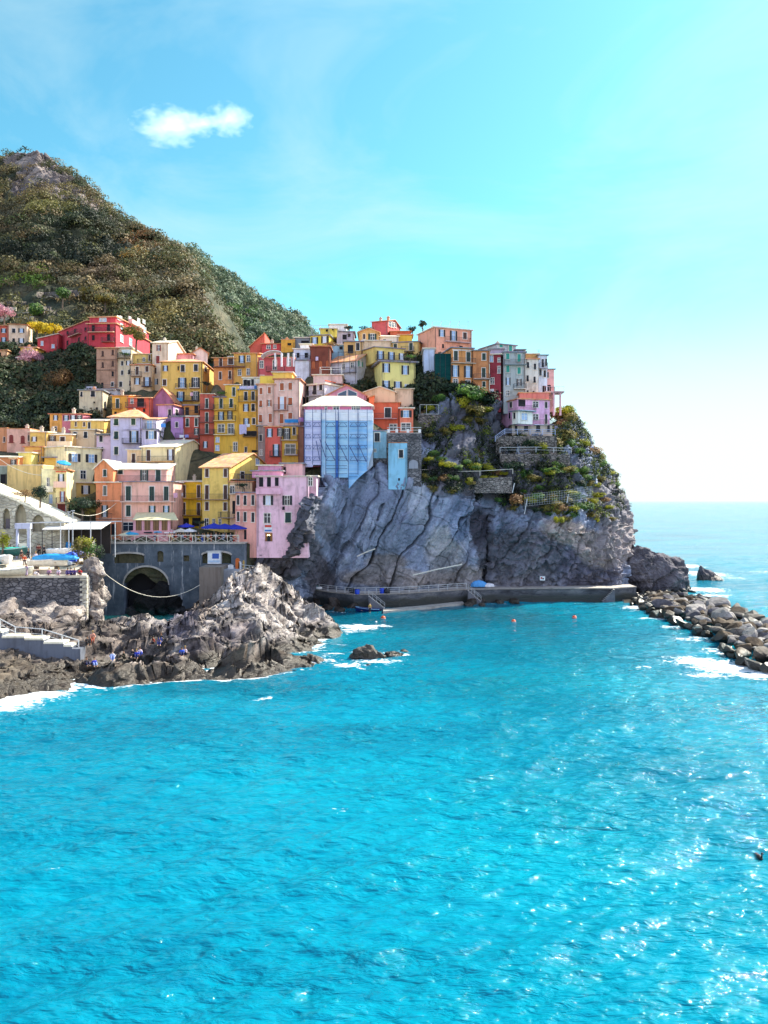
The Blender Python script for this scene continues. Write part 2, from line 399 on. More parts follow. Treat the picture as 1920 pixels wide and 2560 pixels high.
        if parent is None and h > 6 and s.L > 3:
            for xx in ([.25, s.L - .25] if s.L > 7 else [s.L - .2]):
                s.part('drainpipe', MB().tube([(xx, -.12, max(0, skirt - 1)), (xx, -.12, h - .15), (xx, -.02, h - .02)], .055, 5), plain(rng.choice(['6a4a38', '8a8078', '5a4c48']), .5))
        if parent is None and rng.random() < .45:
            ax_, ay_ = s.L * rng.uniform(.2, .8), D * .5; zt = h + par + s.rh
            s.sub('antenna', MB().beam((ax_, ay_, zt - .3), (ax_, ay_, zt + 1.6), .05).beam((ax_ - .5, ay_, zt + 1.5), (ax_ + .5, ay_, zt + 1.5), .035).beam((ax_ - .3, ay_, zt + 1.2), (ax_ + .3, ay_, zt + 1.2), .035), M_IRON, s.roof)
        if win: s.wins(win)
    def part(s, name, mb, mat, smooth=False):
        return mb.build(name, mat, s.root, s.Lm, smooth)
    def sub(s, name, mb, mat, par):
        return mb.build(name, mat, par)       # same frame as its part
    def loc(s, face, px, py):
        p0, e = {'f': (s.A, s.u), 'r': (s.B, s.b), 'l': (s.A, s.b)}[face]
        tx = (px - CX) / F      # p0+s e = t(tx,1)
        q = (tx * p0.y - p0.x) / (e.x - tx * e.y); t = p0.y + q * e.y
        return q, CAMH - (py - HY) / F * t - s.z0
    def fp(s, face):
        if face == 'f': return lambda a, o, z: (a, -o, z)
        if face == 'r': return lambda a, o, z: (s.L + o, a, z)
        return lambda a, o, z: (-o, a, z)
    def wins(s, spec):
        for ent in spec.split(';'):
            ent = ent.strip()
            if not ent: continue
            hd, ps = ent.split(':'); hd = hd.split(','); st = hd[0]
            if st == 'B' or st == 'S' or st == 'N':
                face = hd[2] if len(hd) > 2 else 'f'
                for q in ps.split(): s.balcony(st, hd[1], face, *[float(v) for v in q.split(',')])
                continue
            sh, w, h = hd[1], float(hd[2]), float(hd[3]); face = hd[4] if len(hd) > 4 else 'f'
            for q in ps.split():
                x, y = [float(v) for v in q.split(',')]; s.window(st, sh, face, x, y, w, h)
    def window(s, st, sh, face, x, y, w, h):
        try:
            a0, z1 = s.loc(face, *T(s.t, x - w / 2, y - h / 2)); a1, z0 = s.loc(face, *T(s.t, x + w / 2, y + h / 2))
            am, zt = s.loc(face, *T(s.t, x, y - h / 2)); _, zb = s.loc(face, *T(s.t, x, y + h / 2))
        except ZeroDivisionError: return
        a0, a1 = min(a0, a1), max(a0, a1)
        lim = s.L if face == 'f' else s.D
        if a1 - a0 > 6 or a1 < 0 or a0 > lim: return
        z0, z1 = zb, zt; fn = s.fp(face); W = a1 - a0; H = z1 - z0; fr = min(.13, W * .14)
        light = plaster('efe6da')
        m = MB(); e = .09
        bx = lambda x0, x1, o0, o1, q0, q1, mm=m: mm.box(x0, x1, o0, o1, q0, q1, fn=fn)
        bx(a0 - fr, a0, -.02, e, z0, z1 + fr); bx(a1, a1 + fr, -.02, e, z0, z1 + fr); bx(a0, a1, -.02, e, z1, z1 + fr); bx(a0 - fr - .06, a1 + fr + .06, -.02, .2, z0 - .1, z0 - .002)
        if st == 'a':
            n = 8; pts = [(a0, z1)] + [(am + W / 2 * math.cos(math.pi - math.pi * k / n) , z1 + W * .42 * math.sin(math.pi * k / n)) for k in range(1, n)] + [(a1, z1)]
            m = MB(); top = [fn(p[0], e, p[1]) for p in pts]; bk = [fn(p[0], .0, p[1]) for p in pts]
            m.poly(top + bk, [tuple(range(len(top)))]); m.box(a0 - fr - .06, a1 + fr + .06, -.02, .13, z0 - .1, z0 - .002, fn=fn)
            wo = s.part('window', m, slatted(SHC.get(sh, '1c2028')))
        else: wo = s.part('window', m, light if st != 'k' else plaster(s.col))
        if st in 'oWw':
            m2 = MB().box(a0 + .002, a1 - .002, -.02, .012, z0, z1 - .002, fn=fn); pm = rng.choice(PANES) if st != 'w' else PANES[2]
            if sh == 'b': pm = PANES[0]
            po = s.sub('pane', m2, pm, wo)
            m3 = MB(); mid = (a0 + a1) / 2; bw = .045
            m3.box(mid - bw, mid + bw, .014, .04, z0, z1, fn=fn).box(a0, mid - bw, .014, .035, z0 + H * .62, z0 + H * .62 + .06, fn=fn).box(mid + bw, a1, .014, .035, z0 + H * .62, z0 + H * .62 + .06, fn=fn)
            s.sub('window_bar', m3, M_WHITE, wo)
        if st == 'o':
            sw = W * .48
            for (p, q) in ((a0 - sw - fr * .4, a0 - fr * .4), (a1 + fr * .4, a1 + sw + fr * .4)):
                s.sub('shutter', MB().box(p, q, .055, .1, z0 - .02, z1 + .04, fn=fn), slatted(SHC[sh if sh != 'b' else 'k']), wo)
        if st in 'ca':
            mid = (a0 + a1) / 2; op = rng.random()
            for i, (p, q) in enumerate(((a0 + .01, mid - .015), (mid + .015, a1 - .01))):
                mm = MB()
                if op < .3 and st == 'c': # the lower flap stands ajar
                    zz = z0 + H * .42
                    mm.box(p, q, .02, .07, zz, z1 - .01, fn=fn)
                    P0 = [fn(p, .04, zz), fn(q, .04, zz), fn(q, .42, z0 + .1), fn(p, .42, z0 + .1)]
                    P1 = [fn(p, .08, zz), fn(q, .08, zz), fn(q, .46, z0 + .13), fn(p, .46, z0 + .13)]
                    mm.poly(P0 + P1, [(0, 1, 2, 3), (4, 7, 6, 5), (0, 4, 5, 1), (1, 5, 6, 2), (2, 6, 7, 3), (3, 7, 4, 0)])
                else: mm.box(p, q, .02, .07, z0 + .005, z1 - .01, fn=fn)
                s.sub('shutter', mm, slatted(SHC[sh]), wo)
            if op < .3: s.sub('pane', MB().box(a0, a1, -.02, .012, z0, z1, fn=fn), DARK, wo)
        if st == 'k': s.sub('pane', MB().box(a0, a1, -.02, .015, z0, z1, fn=fn), DARK, wo)
    def balcony(s, st, col, face, x0, x1, y):
        a0, zf = s.loc(face, *T(s.t, x0, y)); a1, _ = s.loc(face, *T(s.t, x1, y)); a0, a1 = min(a0, a1), max(a0, a1)
        am, z = s.loc(face, *T(s.t, (x0 + x1) / 2, y)); fn = s.fp(face)
        if a1 - a0 > 30: return
        if st == 'N':
            s.part('cornice', MB().box(a0, a1, -.05, .14, z - .1, z + .1, fn=fn), plaster(col)); return
        dp = .95
        o = s.part('balcony', MB().box(a0, a1, -.05, dp, z - .14, z, fn=fn), plaster(col))
        m = MB()
        if st == 'S': s.sub('railing', m.box(a0, a1, dp - .12, dp, z + .002, z + .95, fn=fn).box(a0, a0 + .1, 0, dp - .12, z + .002, z + .95, fn=fn).box(a1 - .1, a1, 0, dp - .12, z + .002, z + .95, fn=fn), plaster(col), o); return
        n = max(2, int((a1 - a0) / .22))
        for i in range(n + 1):
            a = a0 + .03 + (a1 - a0 - .06) * i / n; m.box(a - .012, a + .012, dp - .05, dp - .02, z, z + .95, fn=fn)
        m.box(a0, a1, dp - .06, dp - .01, z + .95, z + 1.0, fn=fn)
        for a in (a0 + .03, a1 - .03):
            m.box(a - .02, a + .02, 0, dp - .06, z + .95, z + 1.0, fn=fn)
            for k in range(4): m.box(a - .012, a + .012, dp * k / 4, dp * k / 4 + .025, z, z + .95, fn=fn)
        s.sub('railing', m, s_iron(col), o)
def s_iron(col): return M_IRON
def wing(pa_, t, xl, yt, xr, yb, d, **k):
    return House(None, t, xl, yt, xr, yb, d, parent=pa_, **k)
H_ = House
# ------------------------------------------------------------ far left, upper row
H_('small red house with blue lower shutters cut by the left edge of the photo', 'A', -120, 300, 120, 545, 200, D=8, col='d0543c', roof='shed', rh=.8, rm='tile', win='o,k,36,55: 53,370 ; o,b,36,70: 53,500')
H_('cream house beside the yellow mimosa hedge on the far left', 'A', 120, 292, 372, 545, 199, D=8, xs=445, col='e8c8a8', roof='shed', rh=.7, rm='red', win='c,k,45,60: 190,370; o,k,40,58: 296,368; k,k,36,50: 190,500; o,k,40,60: 295,505')
h = H_('little yellow two-step house below the cream house on the far left', 'A', 285, 605, 500, 745, 192, D=6, col='e8b838', roof='flat', rm='tile', win='c,n,26,70: 360,675; w,k,22,36: 405,658; w,k,24,40: 460,662', ch=1)
wing(h, 'A', 240, 748, 480, 860, 188, D=4, col='e0b050', rm='pale', win='k,k,34,60: 290,800')
H_('pale orange flat-roofed house at the left edge above the white canopy', 'A', -160, 645, 98, 760, 193, D=6, col='e0a878', rm='tile', win='k,k,26,60: 5,700')
H_('small red house with white window frames beside the long red palace', 'A', 520, 480, 808, 735, 197, D=9, col='b82c34', roof='shedl', rh=1.2, rm='pale', win='W,k,30,60: 583,545 583,660; W,k,34,50: 735,585; k,k,20,24: 790,598')
h = H_('large red palace with roof terrace below the mountain', 'B', 86, 228, 415, 525, 184, D=22, xs=800, col='c22838', roof='flat', rm='tile',
       win='k,k,36,78: 155,283 330,275; k,k,34,62: 155,390; k,k,34,74: 330,385; B,d8a888: 105,400,325; B,6a4038: 262,398,438; W,b,26,60,r: 480,262 745,300; w,b,30,80,r: 478,400 580,440; S,e8b0a8,r: 560,700,255')
wing(h, 'B', 110, 152, 412, 228, 186.5, D=19, xs=790, col='c83040', rm='tile', skirt=1, ground=False, win='W,b,28,46: 240,182 262,182 290,182; W,b,24,40,r: 440,162 470,165 575,170 675,190 735,205')
wing(h, 'A', 810, 392, 1206, 690, 201, dr=187.5, D=10, col='b4283a', roof='shed', rh=.6, rm='tile', win='k,k,26,50: 935,400 1040,370 1185,350 1185,475 1160,655; k,k,26,66: 935,540 1095,495; B,d8a888: 985,1130,432; k,k,46,80: 985,645; k,k,40,80: 1045,640')
# ------------------------------------------------------------ second row, left
h = H_('bare brown plaster tower house at the left end of the upper terrace', 'B', 190, 512, 425, 955, 176, D=9, col='b48468', roof='flat', rm='tile', win='a,n,24,50: 262,575 378,562; a,n,24,50: 262,705 378,690; k,n,26,60: 378,805; k,k,28,60: 258,935; c,k,30,50: 375,925; N,8a6450: 192,424,640 192,424,760')
wing(h, 'B', 70, 985, 425, 1010, 171, D=5, col='c8c8d8', skirt=3, win='B,c0b8b0: 75,420,985')
H_('narrow cream house with white arched awning over its planted balcony', 'B', 430, 505, 588, 1010, 176.5, D=9, col='dcc8a4', roof='flat', rm='pale', win='w,k,60,50: 545,570; c,k,26,52: 488,685 487,792 568,785; o,k,26,48: 558,682; c,k,34,62: 470,925; c,n,20,60: 578,915; B,7a6a50: 440,585,622')
h = H_('cream house with a yellow top floor set back behind a terrace', 'B', 586, 705, 830, 985, 175, D=9, col='dcb890', roof='flat', rm='red', win='c,n,34,95: 660,770; c,n,36,66: 772,750; o,n,34,74: 660,890; o,n,40,100: 772,895; B,b09078: 592,712,832; B,4a4048: 720,832,950')
wing(h, 'B', 590, 578, 822, 700, 178, D=5, col='e8c468', roof='shed', rh=.5, rm='pale', skirt=2, win='w,k,26,44: 737,640; c,n,22,70: 802,622; B,c8b8a8: 670,822,690')
H_('tall cream house with a blank white sunlit gable below the mountain', 'B', 832, 448, 1015, 985, 177, D=13, xs=1200, col='e6ceb0', roof='eave', rh=1.7, rm='pale', win='o,r,24,66: 908,508; c,r,40,90: 898,642; c,n,30,70: 868,770; o,k,24,66: 875,895', ch=1)
h = H_('pink terrace house with a fat chimney behind the big yellow house', 'B', 1010, 580, 1300, 700, 184, D=7, col='d890a0', roof='flat', rm='red', win='k,k,26,30: 1085,620')
wing(h, 'B', 1300, 560, 1470, 700, 186, D=8, yaw=15, col='e8d8d0', roof='gable', rh=1.2, rm='red', ch=1)
h = H_('broad yellow house with four tall balcony windows in the middle of the upper row', 'B', 930, 672, 1415, 1150, 171, D=12, xs=1540, col='e8b850', roof='hip', rh=1.8, rm='tile', skirt=8,
       win='o,n,30,60: 985,742; c,n,42,72: 975,905; k,n,16,50: 1132,742; c,k,44,78: 1185,742 1335,735; o,k,46,110: 1178,908; o,k,46,110: 1332,905; o,k,44,110: 1160,1068 1330,1065; B,e0d0b8: 1108,1232,972 1265,1385,968; B,5a4a44: 1098,1372,1112; c,n,26,60,r: 1445,750')
H_('long grey cream house with two arched doors above the slope on the left', 'B', -10, 1000, 262, 1245, 165, D=8, xs=372, col='cdbf9c', roof='flat', rm='slate', par=0, win='c,k,24,60: 18,1040; c,k,46,68: 150,1036; k,k,20,22: 165,1135; k,k,26,50: 195,1215; a,k,26,60,r: 288,1190; a,k,26,60,r: 358,1180', ch=1)
H_('small amber house with one tall dark door left of the red balcony house', 'B', 370, 1058, 560, 1275, 162, D=8, col='e8a030', roof='shed', rh=1.0, rm='tile', win='c,g,36,110: 433,1148; B,b08040: 376,480,1205; k,n,30,30: 410,1255', ch=1)
H_('orange red house with a shaded loggia balcony under a tile roof', 'B', 555, 1085, 812, 1270, 161, D=8, col='d8543c', roof='shed', rh=1.1, rm='tile', win='W,n,30,50: 600,1120; k,k,80,110: 700,1140; k,n,26,40: 740,1225; B,8a4048: 535,760,1190')
H_('plum coloured house with a blank gable and blue-grey roof edge', 'B', 815, 1130, 1085, 1300, 163, D=9, col='a05c84', roof='gable', rh=3.0, rm='red')
h = H_('lilac house with flat pink terrace roof and one tall dark door', 'B', 900, 1165, 1075, 1310, 158, D=8, xs=1255, col='c090c4', roof='flat', rm='red', win='c,k,34,95: 1035,1262; c,k,28,72,r: 1112,1250')
wing(h, 'B', 1048, 1300, 1185, 1530, 156, D=7, col='a878b4', rm='slate', win='c,k,30,60: 1115,1390', ground=False)
h = H_('brick red house hung with laundry under a shaded upper balcony', 'B', 1190, 1300, 1380, 1640, 156.5, D=9, col='b8402c', roof='flat', rm='pale', win='c,g,34,95: 1238,1365 1340,1362; w,k,60,70: 1160,1480; o,k,26,70: 1340,1470; B,6a4038: 1110,1385,1545')
wing(h, 'B', 1200, 1170, 1370, 1290, 158.5, D=6, col='d88838', rm='slate', skirt=3, ground=False, win='k,k,44,90: 1235,1235 1340,1215; B,503830: 1200,1372,1285')
H_('tall narrow brick red house with dark doors stacked on three balconies', 'B', 1382, 1065, 1545, 1659, 156, D=9, col='b84834', roof='flat', rm='pale', par=.5, skirt=6, win='c,g,34,110: 1462,1145 1462,1305 1462,1435; B,7a3c34: 1376,1542,1212 1376,1542,1362 1376,1542,1500; o,k,26,70: 1445,1620')
h = H_('lilac white house with green shutters under an orange hipped roof', 'B', 352, 1312, 712, 1800, 150, D=10, col='c4bcdc', roof='hip', rh=2.2, rm='tile', over=.6, ch=1, skirt=4,
       win='c,d,48,74: 418,1360 615,1357; c,g,48,88: 418,1512; o,k,50,130: 622,1530; c,g,46,90: 418,1690; B,4a4450: 498,712,1605; N,a8a0c0: 500,700,1450')
wing(h, 'B', 712, 1450, 888, 1700, 148.5, D=9, col='bcb4d8', roof='flat', rm='slate', xs=950, win='o,k,60,90: 820,1510; c,g,30,80,r: 930,1510')
wing(h, 'B', 716, 1330, 880, 1445, 150.5, D=7, col='d0c8dc', roof='shed', rh=1, rm='tile', skirt=2, ground=False, win='W,b,60,90: 800,1390; B,e0e0e0: 760,880,1440')
H_('orange yellow house at the top left of the lower village', 'F', 690, -25, 860, 250, 159, D=8, col='e8a040', roof='shed', rh=.6, rm='red', win='o,n,34,64: 770,25; c,k,34,60: 770,175')
H_('pink house with three dark shuttered windows beside the orange yellow house', 'F', 860, -25, 1150, 200, 158.5, D=8, col='c86878', roof='shed', rh=.6, rm='red', win='o,k,38,70: 915,30 1012,28 1100,30', ch=1)
# ------------------------------------------------------------ lower left quarter
h = H_('cream house with a sunlit pale roof beside the lilac white house', 'F', 980, 195, 1330, 500, 152, D=8, col='d8b890', roof='flat', rm='pale', win='c,k,46,88: 1040,265 1185,262')
wing(h, 'F', 975, 68, 1440, 190, 155, D=7, col='e8b850', roof='shed', rh=1.0, rm='pale', skirt=2, win='c,n,24,60: 1050,110; c,n,28,60: 1165,115; c,k,34,90: 1235,130')
H_('narrow pale pink house with a dark planted balcony left of the lilac white house', 'F', 1335, 258, 1528, 610, 150.5, D=8, col='dcb8c8', roof='flat', rm='pale', win='c,k,46,86: 1398,315; o,k,40,60: 1385,462; B,4a4450: 1340,1528,258')
h = H_('salmon pink house with two brown arched shutters at the left', 'F', 95, 225, 415, 470, 151, D=8, col='e8a890', roof='flat', rm='red', par=.7, win='a,r,56,84: 157,325; a,r,56,80: 315,335; c,n,24,80: 398,305', ch=1)
wing(h, 'F', -220, 215, 95, 450, 152.5, D=8, col='e08c58', rm='red', par=.7, win='c,n,26,70: 60,325')
h = H_('yellow house with a columned loggia under a pale roof', 'F', 415, 225, 645, 450, 149, D=9, col='e8bc58', roof='shed', rh=.5, rm='pale', win='o,n,36,60: 475,320', ch=2)
wing(h, 'F', 645, 262, 1000, 450, 150, D=8, col='e8b468', roof='shed', rh=.9, rm='pale', ch=1, win='o,n,50,76: 722,318; c,n,64,66: 866,322; S,e8c8a0: 665,1000,420')
h = H_('cream house with two blue glazed windows and a lower olive floor', 'F', 890, 425, 1410, 905, 143, dr=150, D=10, col='f0e0ac', roof='flat', rm='pale', skirt=1,
       win='o,b,78,108: 1030,578 1262,588; w,y,72,112: 1147,812; N,f0e0b0: 1000,1325,905', ground=False)
wing(h, 'F', 1008, 925, 1325, 1360, 143.4, dr=147, D=9, col='c8a858', rm='pale', skirt=4, win='o,k,58,112: 1182,1020; o,k,60,60: 1200,1250; N,b09850: 1010,1322,1160', ground=True)
h = H_('ochre house stepping down behind the blank ochre wall', 'F', 340, 432, 590, 720, 146, D=8, col='e8a848', roof='flat', rm='red', win='c,k,24,90: 527,585; N,d87848: 460,580,480')
wing(h, 'F', 255, 512, 435, 720, 143, D=4, col='f8e878', rm='pale', skirt=2)  # sunlit side of the ochre house, its light put into a paler yellow
H_('low golden terrace house behind a blue parasol', 'F', 600, 578, 940, 740, 144.5, D=5, col='f0b840', roof='flat', rm='slate', win='k,k,26,70: 600,600', par=0)
H_('orange house with white balustrade at the left edge', 'F', -240, 572, 250, 720, 141, D=6, col='d8824c', roof='shed', rh=.5, rm='pale', win='o,k,36,80: 185,645; N,f0e0c0: 120,250,580')
h = H_('big windowless ochre house front with roof terrace on the left', 'F', 100, 780, 590, 1130, 137, D=9, col='e8c070', roof='flat', rm='pale', par=1.3, skirt=3)
H_('grey green house front with one dark opening at the left edge', 'F', -160, 785, 100, 1110, 138, D=8, col='8a9484', roof='flat', rm='pale', par=1.2, skirt=3, win='k,k,90,150: 52,880; S,c8c8a0: -100,96,1010')
h = H_('white and yellow house with tall doors and two small balconies facing the harbour', 'F', 575, 805, 790, 1340, 135, D=9, col='f6eab0', roof='flat', rm='pale', par=.9, skirt=2, win='W,y,34,170: 668,940; W,k,40,120: 705,1145; S,f0e4c8: 585,760,1045')
wing(h, 'F', 770, 745, 918, 1345, 134.2, D=9, xs=1000, col='f4dc94', rm='red', win='o,g,40,160: 845,885; o,r,34,140: 862,1115; c,r,110,150: 850,1290; S,e8b8a0: 750,930,980; B,d8a080: 780,920,1205; N,d85430: 772,918,770', skirt=2)
# ------------------------------------------------------------ orange and pink harbour house
h = H_('orange and pink harbour house with a long roof terrace and ground floor veranda', 'G', 386, 668, 985, 1310, 134, D=8, col='f2b09a', roof='flat', rm='slate', skirt=1.5, rfl=.15,
       win='c,g,58,165: 466,800; c,g,54,165: 736,802; c,g,52,160: 902,800; c,g,52,125: 466,1000; o,g,36,112: 740,1000 902,1000; w,g,120,95: 466,1182; B,f0c8b8: 388,1010,892; N,f0c8b8: 390,560,1090')
wing(h, 'G', 92, 678, 384, 1330, 135, dr=134.2, D=8, col='e8814c', roof='flat', rm='pale', win='c,y,38,110: 197,768; o,g,34,130: 195,1005; N,f0b090: 95,380,885; B,8a7a70: 155,280,1090; k,k,60,150: 300,1225; N,f0b090: 95,380,1088', skirt=1.5)
wing(h, 'G', 75, 515, 290, 672, 135.2, D=9, col='e8844c', roof='gable', rh=1.6, rm='pale', skirt=.3, ground=False, win='c,g,38,80: 195,565')
wing(h, 'G', 292, 525, 905, 668, 137.5, D=6, col='eaa898', roof='shed', rh=1.3, rm='pale', skirt=.3, ground=False, win='c,g,54,60: 375,548; o,g,44,120: 648,590; c,g,54,140: 810,595; B,d0c0c0: 285,985,660')
m = MB(); a, z1 = h.loc('f', *T('G', 560, 1075)); b_, _ = h.loc('f', *T('G', 1090, 1075)); _, z0 = h.loc('f', *T('G', 900, 1245))
h.part('veranda', MB().box(a, b_ - 1, -3.2, -.02, z0 - 1.5, z0 + .4), plaster('d89098'))
pv = h.part('veranda_awning', MB().poly([(a, -.03, z1 + .9), (b_ - 1.5, -.03, z1 + .9), (b_ + .2, -3.9, z1 - .35), (a + .5, -3.9, z1 - .35), (a, -.03, z1 + .82), (b_ - 1.5, -.03, z1 + .82), (b_ + .2, -3.9, z1 - .43), (a + .5, -3.9, z1 - .43)], [(0, 1, 2, 3), (4, 7, 6, 5), (0, 4, 5, 1), (1, 5, 6, 2), (2, 6, 7, 3), (3, 7, 4, 0)]), plain('e8dcb0', .9))
for k in range(5):
    xx = a + .6 + (b_ - a - 2.2) * k / 4; h.part('veranda_pillar', MB().box(xx - .22, xx + .22, -3.2, -2.8, z0 + .4, z1 - .25), plaster('dc98a8'))
for k in range(4):
    xx = a + .85 + (b_ - a - 2.2) * k / 4; ww = (b_ - a - 2.2) / 4 - .5; mm = MB().box(xx, xx + ww, -3.0, -2.96, z0 + .4, z1 - .35)
    wv = h.part('veranda_window', mm, glassy('4a3a30')); mm = MB()
    for j in range(5): mm.box(xx + ww * j / 4 - .04, xx + ww * j / 4 + .04, -3.05, -3.001, z0 + .4, z1 - .35)
    h.sub('window_bar', mm, plain('c09060', .7), wv)
# ------------------------------------------------------------ behind and right of it
h = H_('cream house with a huge sunlit blank gable wall above the harbour house', 'G', 612, 265, 1010, 680, 145, D=17, xs=1385, col='f4dca0', roof='eave', rh=1.9, rm='pale', skirt=4, ch=1,
       win='c,n,42,125: 698,362; o,n,36,120: 950,355; c,n,42,130: 922,545; B,e8a050: 590,992,432')
wing(h, 'G', 452, 302, 610, 470, 146.5, D=8, col='f0c898', roof='shed', rh=.8, rm='pale', win='c,n,38,106: 525,395')
H_('vivid yellow house with two long rail balconies between two gabled houses', 'G', 990, 668, 1330, 1230, 141, D=8, col='f8c000', roof='shed', rh=.4, rm='pale', skirt=2, win='c,n,36,140: 1105,775 1275,775; c,n,34,140: 1105,975 1275,980; B,c88828: 1000,1325,857; B,8a6030: 990,1322,1050; k,k,110,90: 1110,1130; k,k,100,100: 1250,1130', ch=1)
h = H_('yellow house with a large speckled tile roof and grey green gable', 'H', 25, 495, 340, 1230, 136, D=17, xs=830, col='ecc458', roof='eave', rh=2.9, rm='tile', over=.5, skirt=2, cs='9aa88c',
       win='c,n,40,95: 82,565 295,563; c,n,42,160: 82,785; c,n,42,160: 295,785; c,n,40,95: 82,946; c,n,40,95: 292,950; w,k,28,66: 160,1128 232,1128; B,8a6a50: 0,340,868; B,6a5a50: 235,345,1075; w,b,38,76,r: 660,440; c,k,42,80,r: 485,590; B,a8a0a0,r: 350,590,640; w,k,40,120: 78,1150')
wing(h, 'H', 345, 672, 600, 1230, 134.6, D=5, col='e8bc90', rm='red', skirt=2, ground=True, win='w,k,46,90: 372,760; k,k,34,150: 390,960; B,d0c0b0: 350,520,800; B,8a7a70: 245,400,1075')
h = H_('pink harbour house on the rock with loggia, blue windows and lit doorway', 'H', 652, 605, 1250, 1345, 131.5, D=9, col='f0bccf', roof='flat', rm='pale', skirt=3, rfl=.15,
       win='o,k,56,105: 785,880; o,k,54,105: 1005,880; w,k,70,110: 775,1085; c,g,66,115: 1015,1078; w,k,44,92: 1272,665; k,k,50,110: 705,668; k,k,46,110: 795,668; k,k,44,100: 885,665; S,e8a8c0: 652,935,800; k,r,30,40: 963,970; k,k,22,36: 1228,912')
wing(h, 'H', 408, 795, 650, 1345, 131.7, D=8, col='ea9c8c', roof='flat', rm='slate', skirt=3, win='c,k,30,110: 440,875; c,k,32,110: 520,878; c,k,32,115: 610,876; c,k,28,110: 440,1065; c,k,32,110: 520,1068; c,k,34,110: 610,1075; k,k,30,110: 522,1275; N,d07870: 410,650,990')
wing(h, 'H', 600, 545, 940, 600, 134, D=5, col='d888b0', rm='slate', skirt=.3, ground=False)
wing(h, 'H', 668, 482, 935, 592, 136.5, D=5, col='d890b4', rm='pale', skirt=.5, ground=False, win='k,k,30,60: 740,560 790,560 840,560 890,560')
wing(h, 'H', 930, 458, 1180, 585, 137.5, D=5, col='d8a0a4', rm='slate', skirt=.5, ground=False, win='k,k,30,80: 975,535')
wing(h, 'H', 1250, 605, 1340, 700, 133, D=8, col='e8b0c0', rm='pale', skirt=2, ground=False)
a, z0 = h.loc('f', *T('H', 752, 1345)); b_, z1 = h.loc('f', *T('H', 835, 1255)); dr_ = h.part('door', MB().box(a, b_, -.05, 0, z0 - .1, z1), plain('8a5a28', .6)); h.sub('door_leaf', MB().box(a + .35, b_ - .35, -.08, -.052, z0 - .1, z1 - .3), DARK, dr_)
lm, nt_, b0 = nodes('doorway_lamp_glow'); b0.inputs['Emission Color'].default_value = (1, .75, .3, 1); b0.inputs['Emission Strength'].default_value = 6
for k in (.35, .6): xx = a + (b_ - a) * k; h.sub('lamp', MB().box(xx - .07, xx + .07, -.2, -.081, z1 - .45, z1 - .3), lm, dr_)
a, z0 = h.loc('f', *T('H', 740, 1245)); b_, z1 = h.loc('f', *T('H', 832, 1155)); sg = h.part('door_sign', MB().box(a, b_, -.08, 0, z0, z1), plain('f0f0f4', .6))
h.sub('red_band', MB().box(a + .1, b_ - .1, -.11, -.081, z0 + (z1 - z0) * .62, z1 - .12), plain('d8483c', .7), sg); h.sub('blue_band', MB().box(a + .1, b_ - .1, -.11, -.081, z0 + .12, z0 + (z1 - z0) * .3), plain('4a78c0', .7), sg)
# ------------------------------------------------------------ middle rows
h = H_('orange house with a long dark balcony under a pink tile roof', 'C', 158, 532, 388, 800, 169, D=11, col='dc8440', roof='shed', rh=1.7, rm='tile', over=.5, skirt=6, win='c,n,34,100: 240,580; c,n,60,90: 355,560; B,6a4440: 160,522,632; c,n,30,90: 235,735 345,725')
h = H_('ochre house with dark windows between the orange and the rose house', 'C', 388, 478, 665, 760, 169.2, D=10, col='dca040', roof='shed', rh=1.6, rm='tile', over=.4, skirt=6, win='o,k,34,80: 482,545; w,k,34,72: 458,697; w,k,34,72: 558,537 556,690')
H_('rose red house with white window frames below a white canopy terrace', 'C', 668, 540, 1093, 760, 166, D=7, col='c44c54', roof='flat', rm='tile', par=.3, skirt=6, win='w,k,38,82: 712,605; w,k,42,110: 862,612; w,k,42,86: 1025,580; B,9a5054: 765,975,682; w,k,44,50: 715,755')
H_('red tiled shed house high behind the orange house', 'C', 575, 400, 745, 470, 183, D=9, col='c8503c', roof='shedl', rh=3.2, rm='red', skirt=5)
H_('scarlet house with low red roof under the mountain foot', 'C', 712, 368, 935, 450, 181, D=9, col='c83438', roof='shed', rh=1.2, rm='red', skirt=5, win='w,k,40,40: 790,405; w,k,30,40: 862,400', ch=1)
H_('small golden house beside the scarlet house on the skyline', 'C', 935, 350, 1092, 430, 180, D=7, col='e0a028', roof='flat', rm='tile', par=.6, skirt=5, win='k,k,44,30: 1030,372', ch=1)
H_('grey roofed dark house behind the white terrace near the pergola house', 'C', 1090, 300, 1275, 380, 181, D=6, col='7c8490', roof='flat', rm='pale', skirt=5, win='k,k,90,30: 1210,345')
h = H_('white house with a blue shaded terrace left of the rust brown house', 'C', 1095, 562, 1272, 710, 166, D=8, col='d8dcf0', roof='flat', rm='slate', par=0, skirt=6)
wing(h, 'C', 1080, 430, 1270, 555, 169, D=6, col='d4dcf0', rm='pale', skirt=1, ground=False, win='k,b,34,60: 1130,500; k,b,40,60: 1225,500; B,b0b8d0: 1092,1270,560')
wing(h, 'C', 1155, 375, 1290, 440, 172, D=4, col='f0f0f4', rm='pale', skirt=1, ground=False)
h = H_('rust brown house with three orange arched shutters and a planted roof', 'C', 1275, 400, 1495, 700, 165, D=8, col='6a2818', roof='flat', rm='red', skirt=6, win='a,o,36,60: 1308,615 1388,610; a,o,34,60: 1468,605; k,k,30,40: 1345,530')
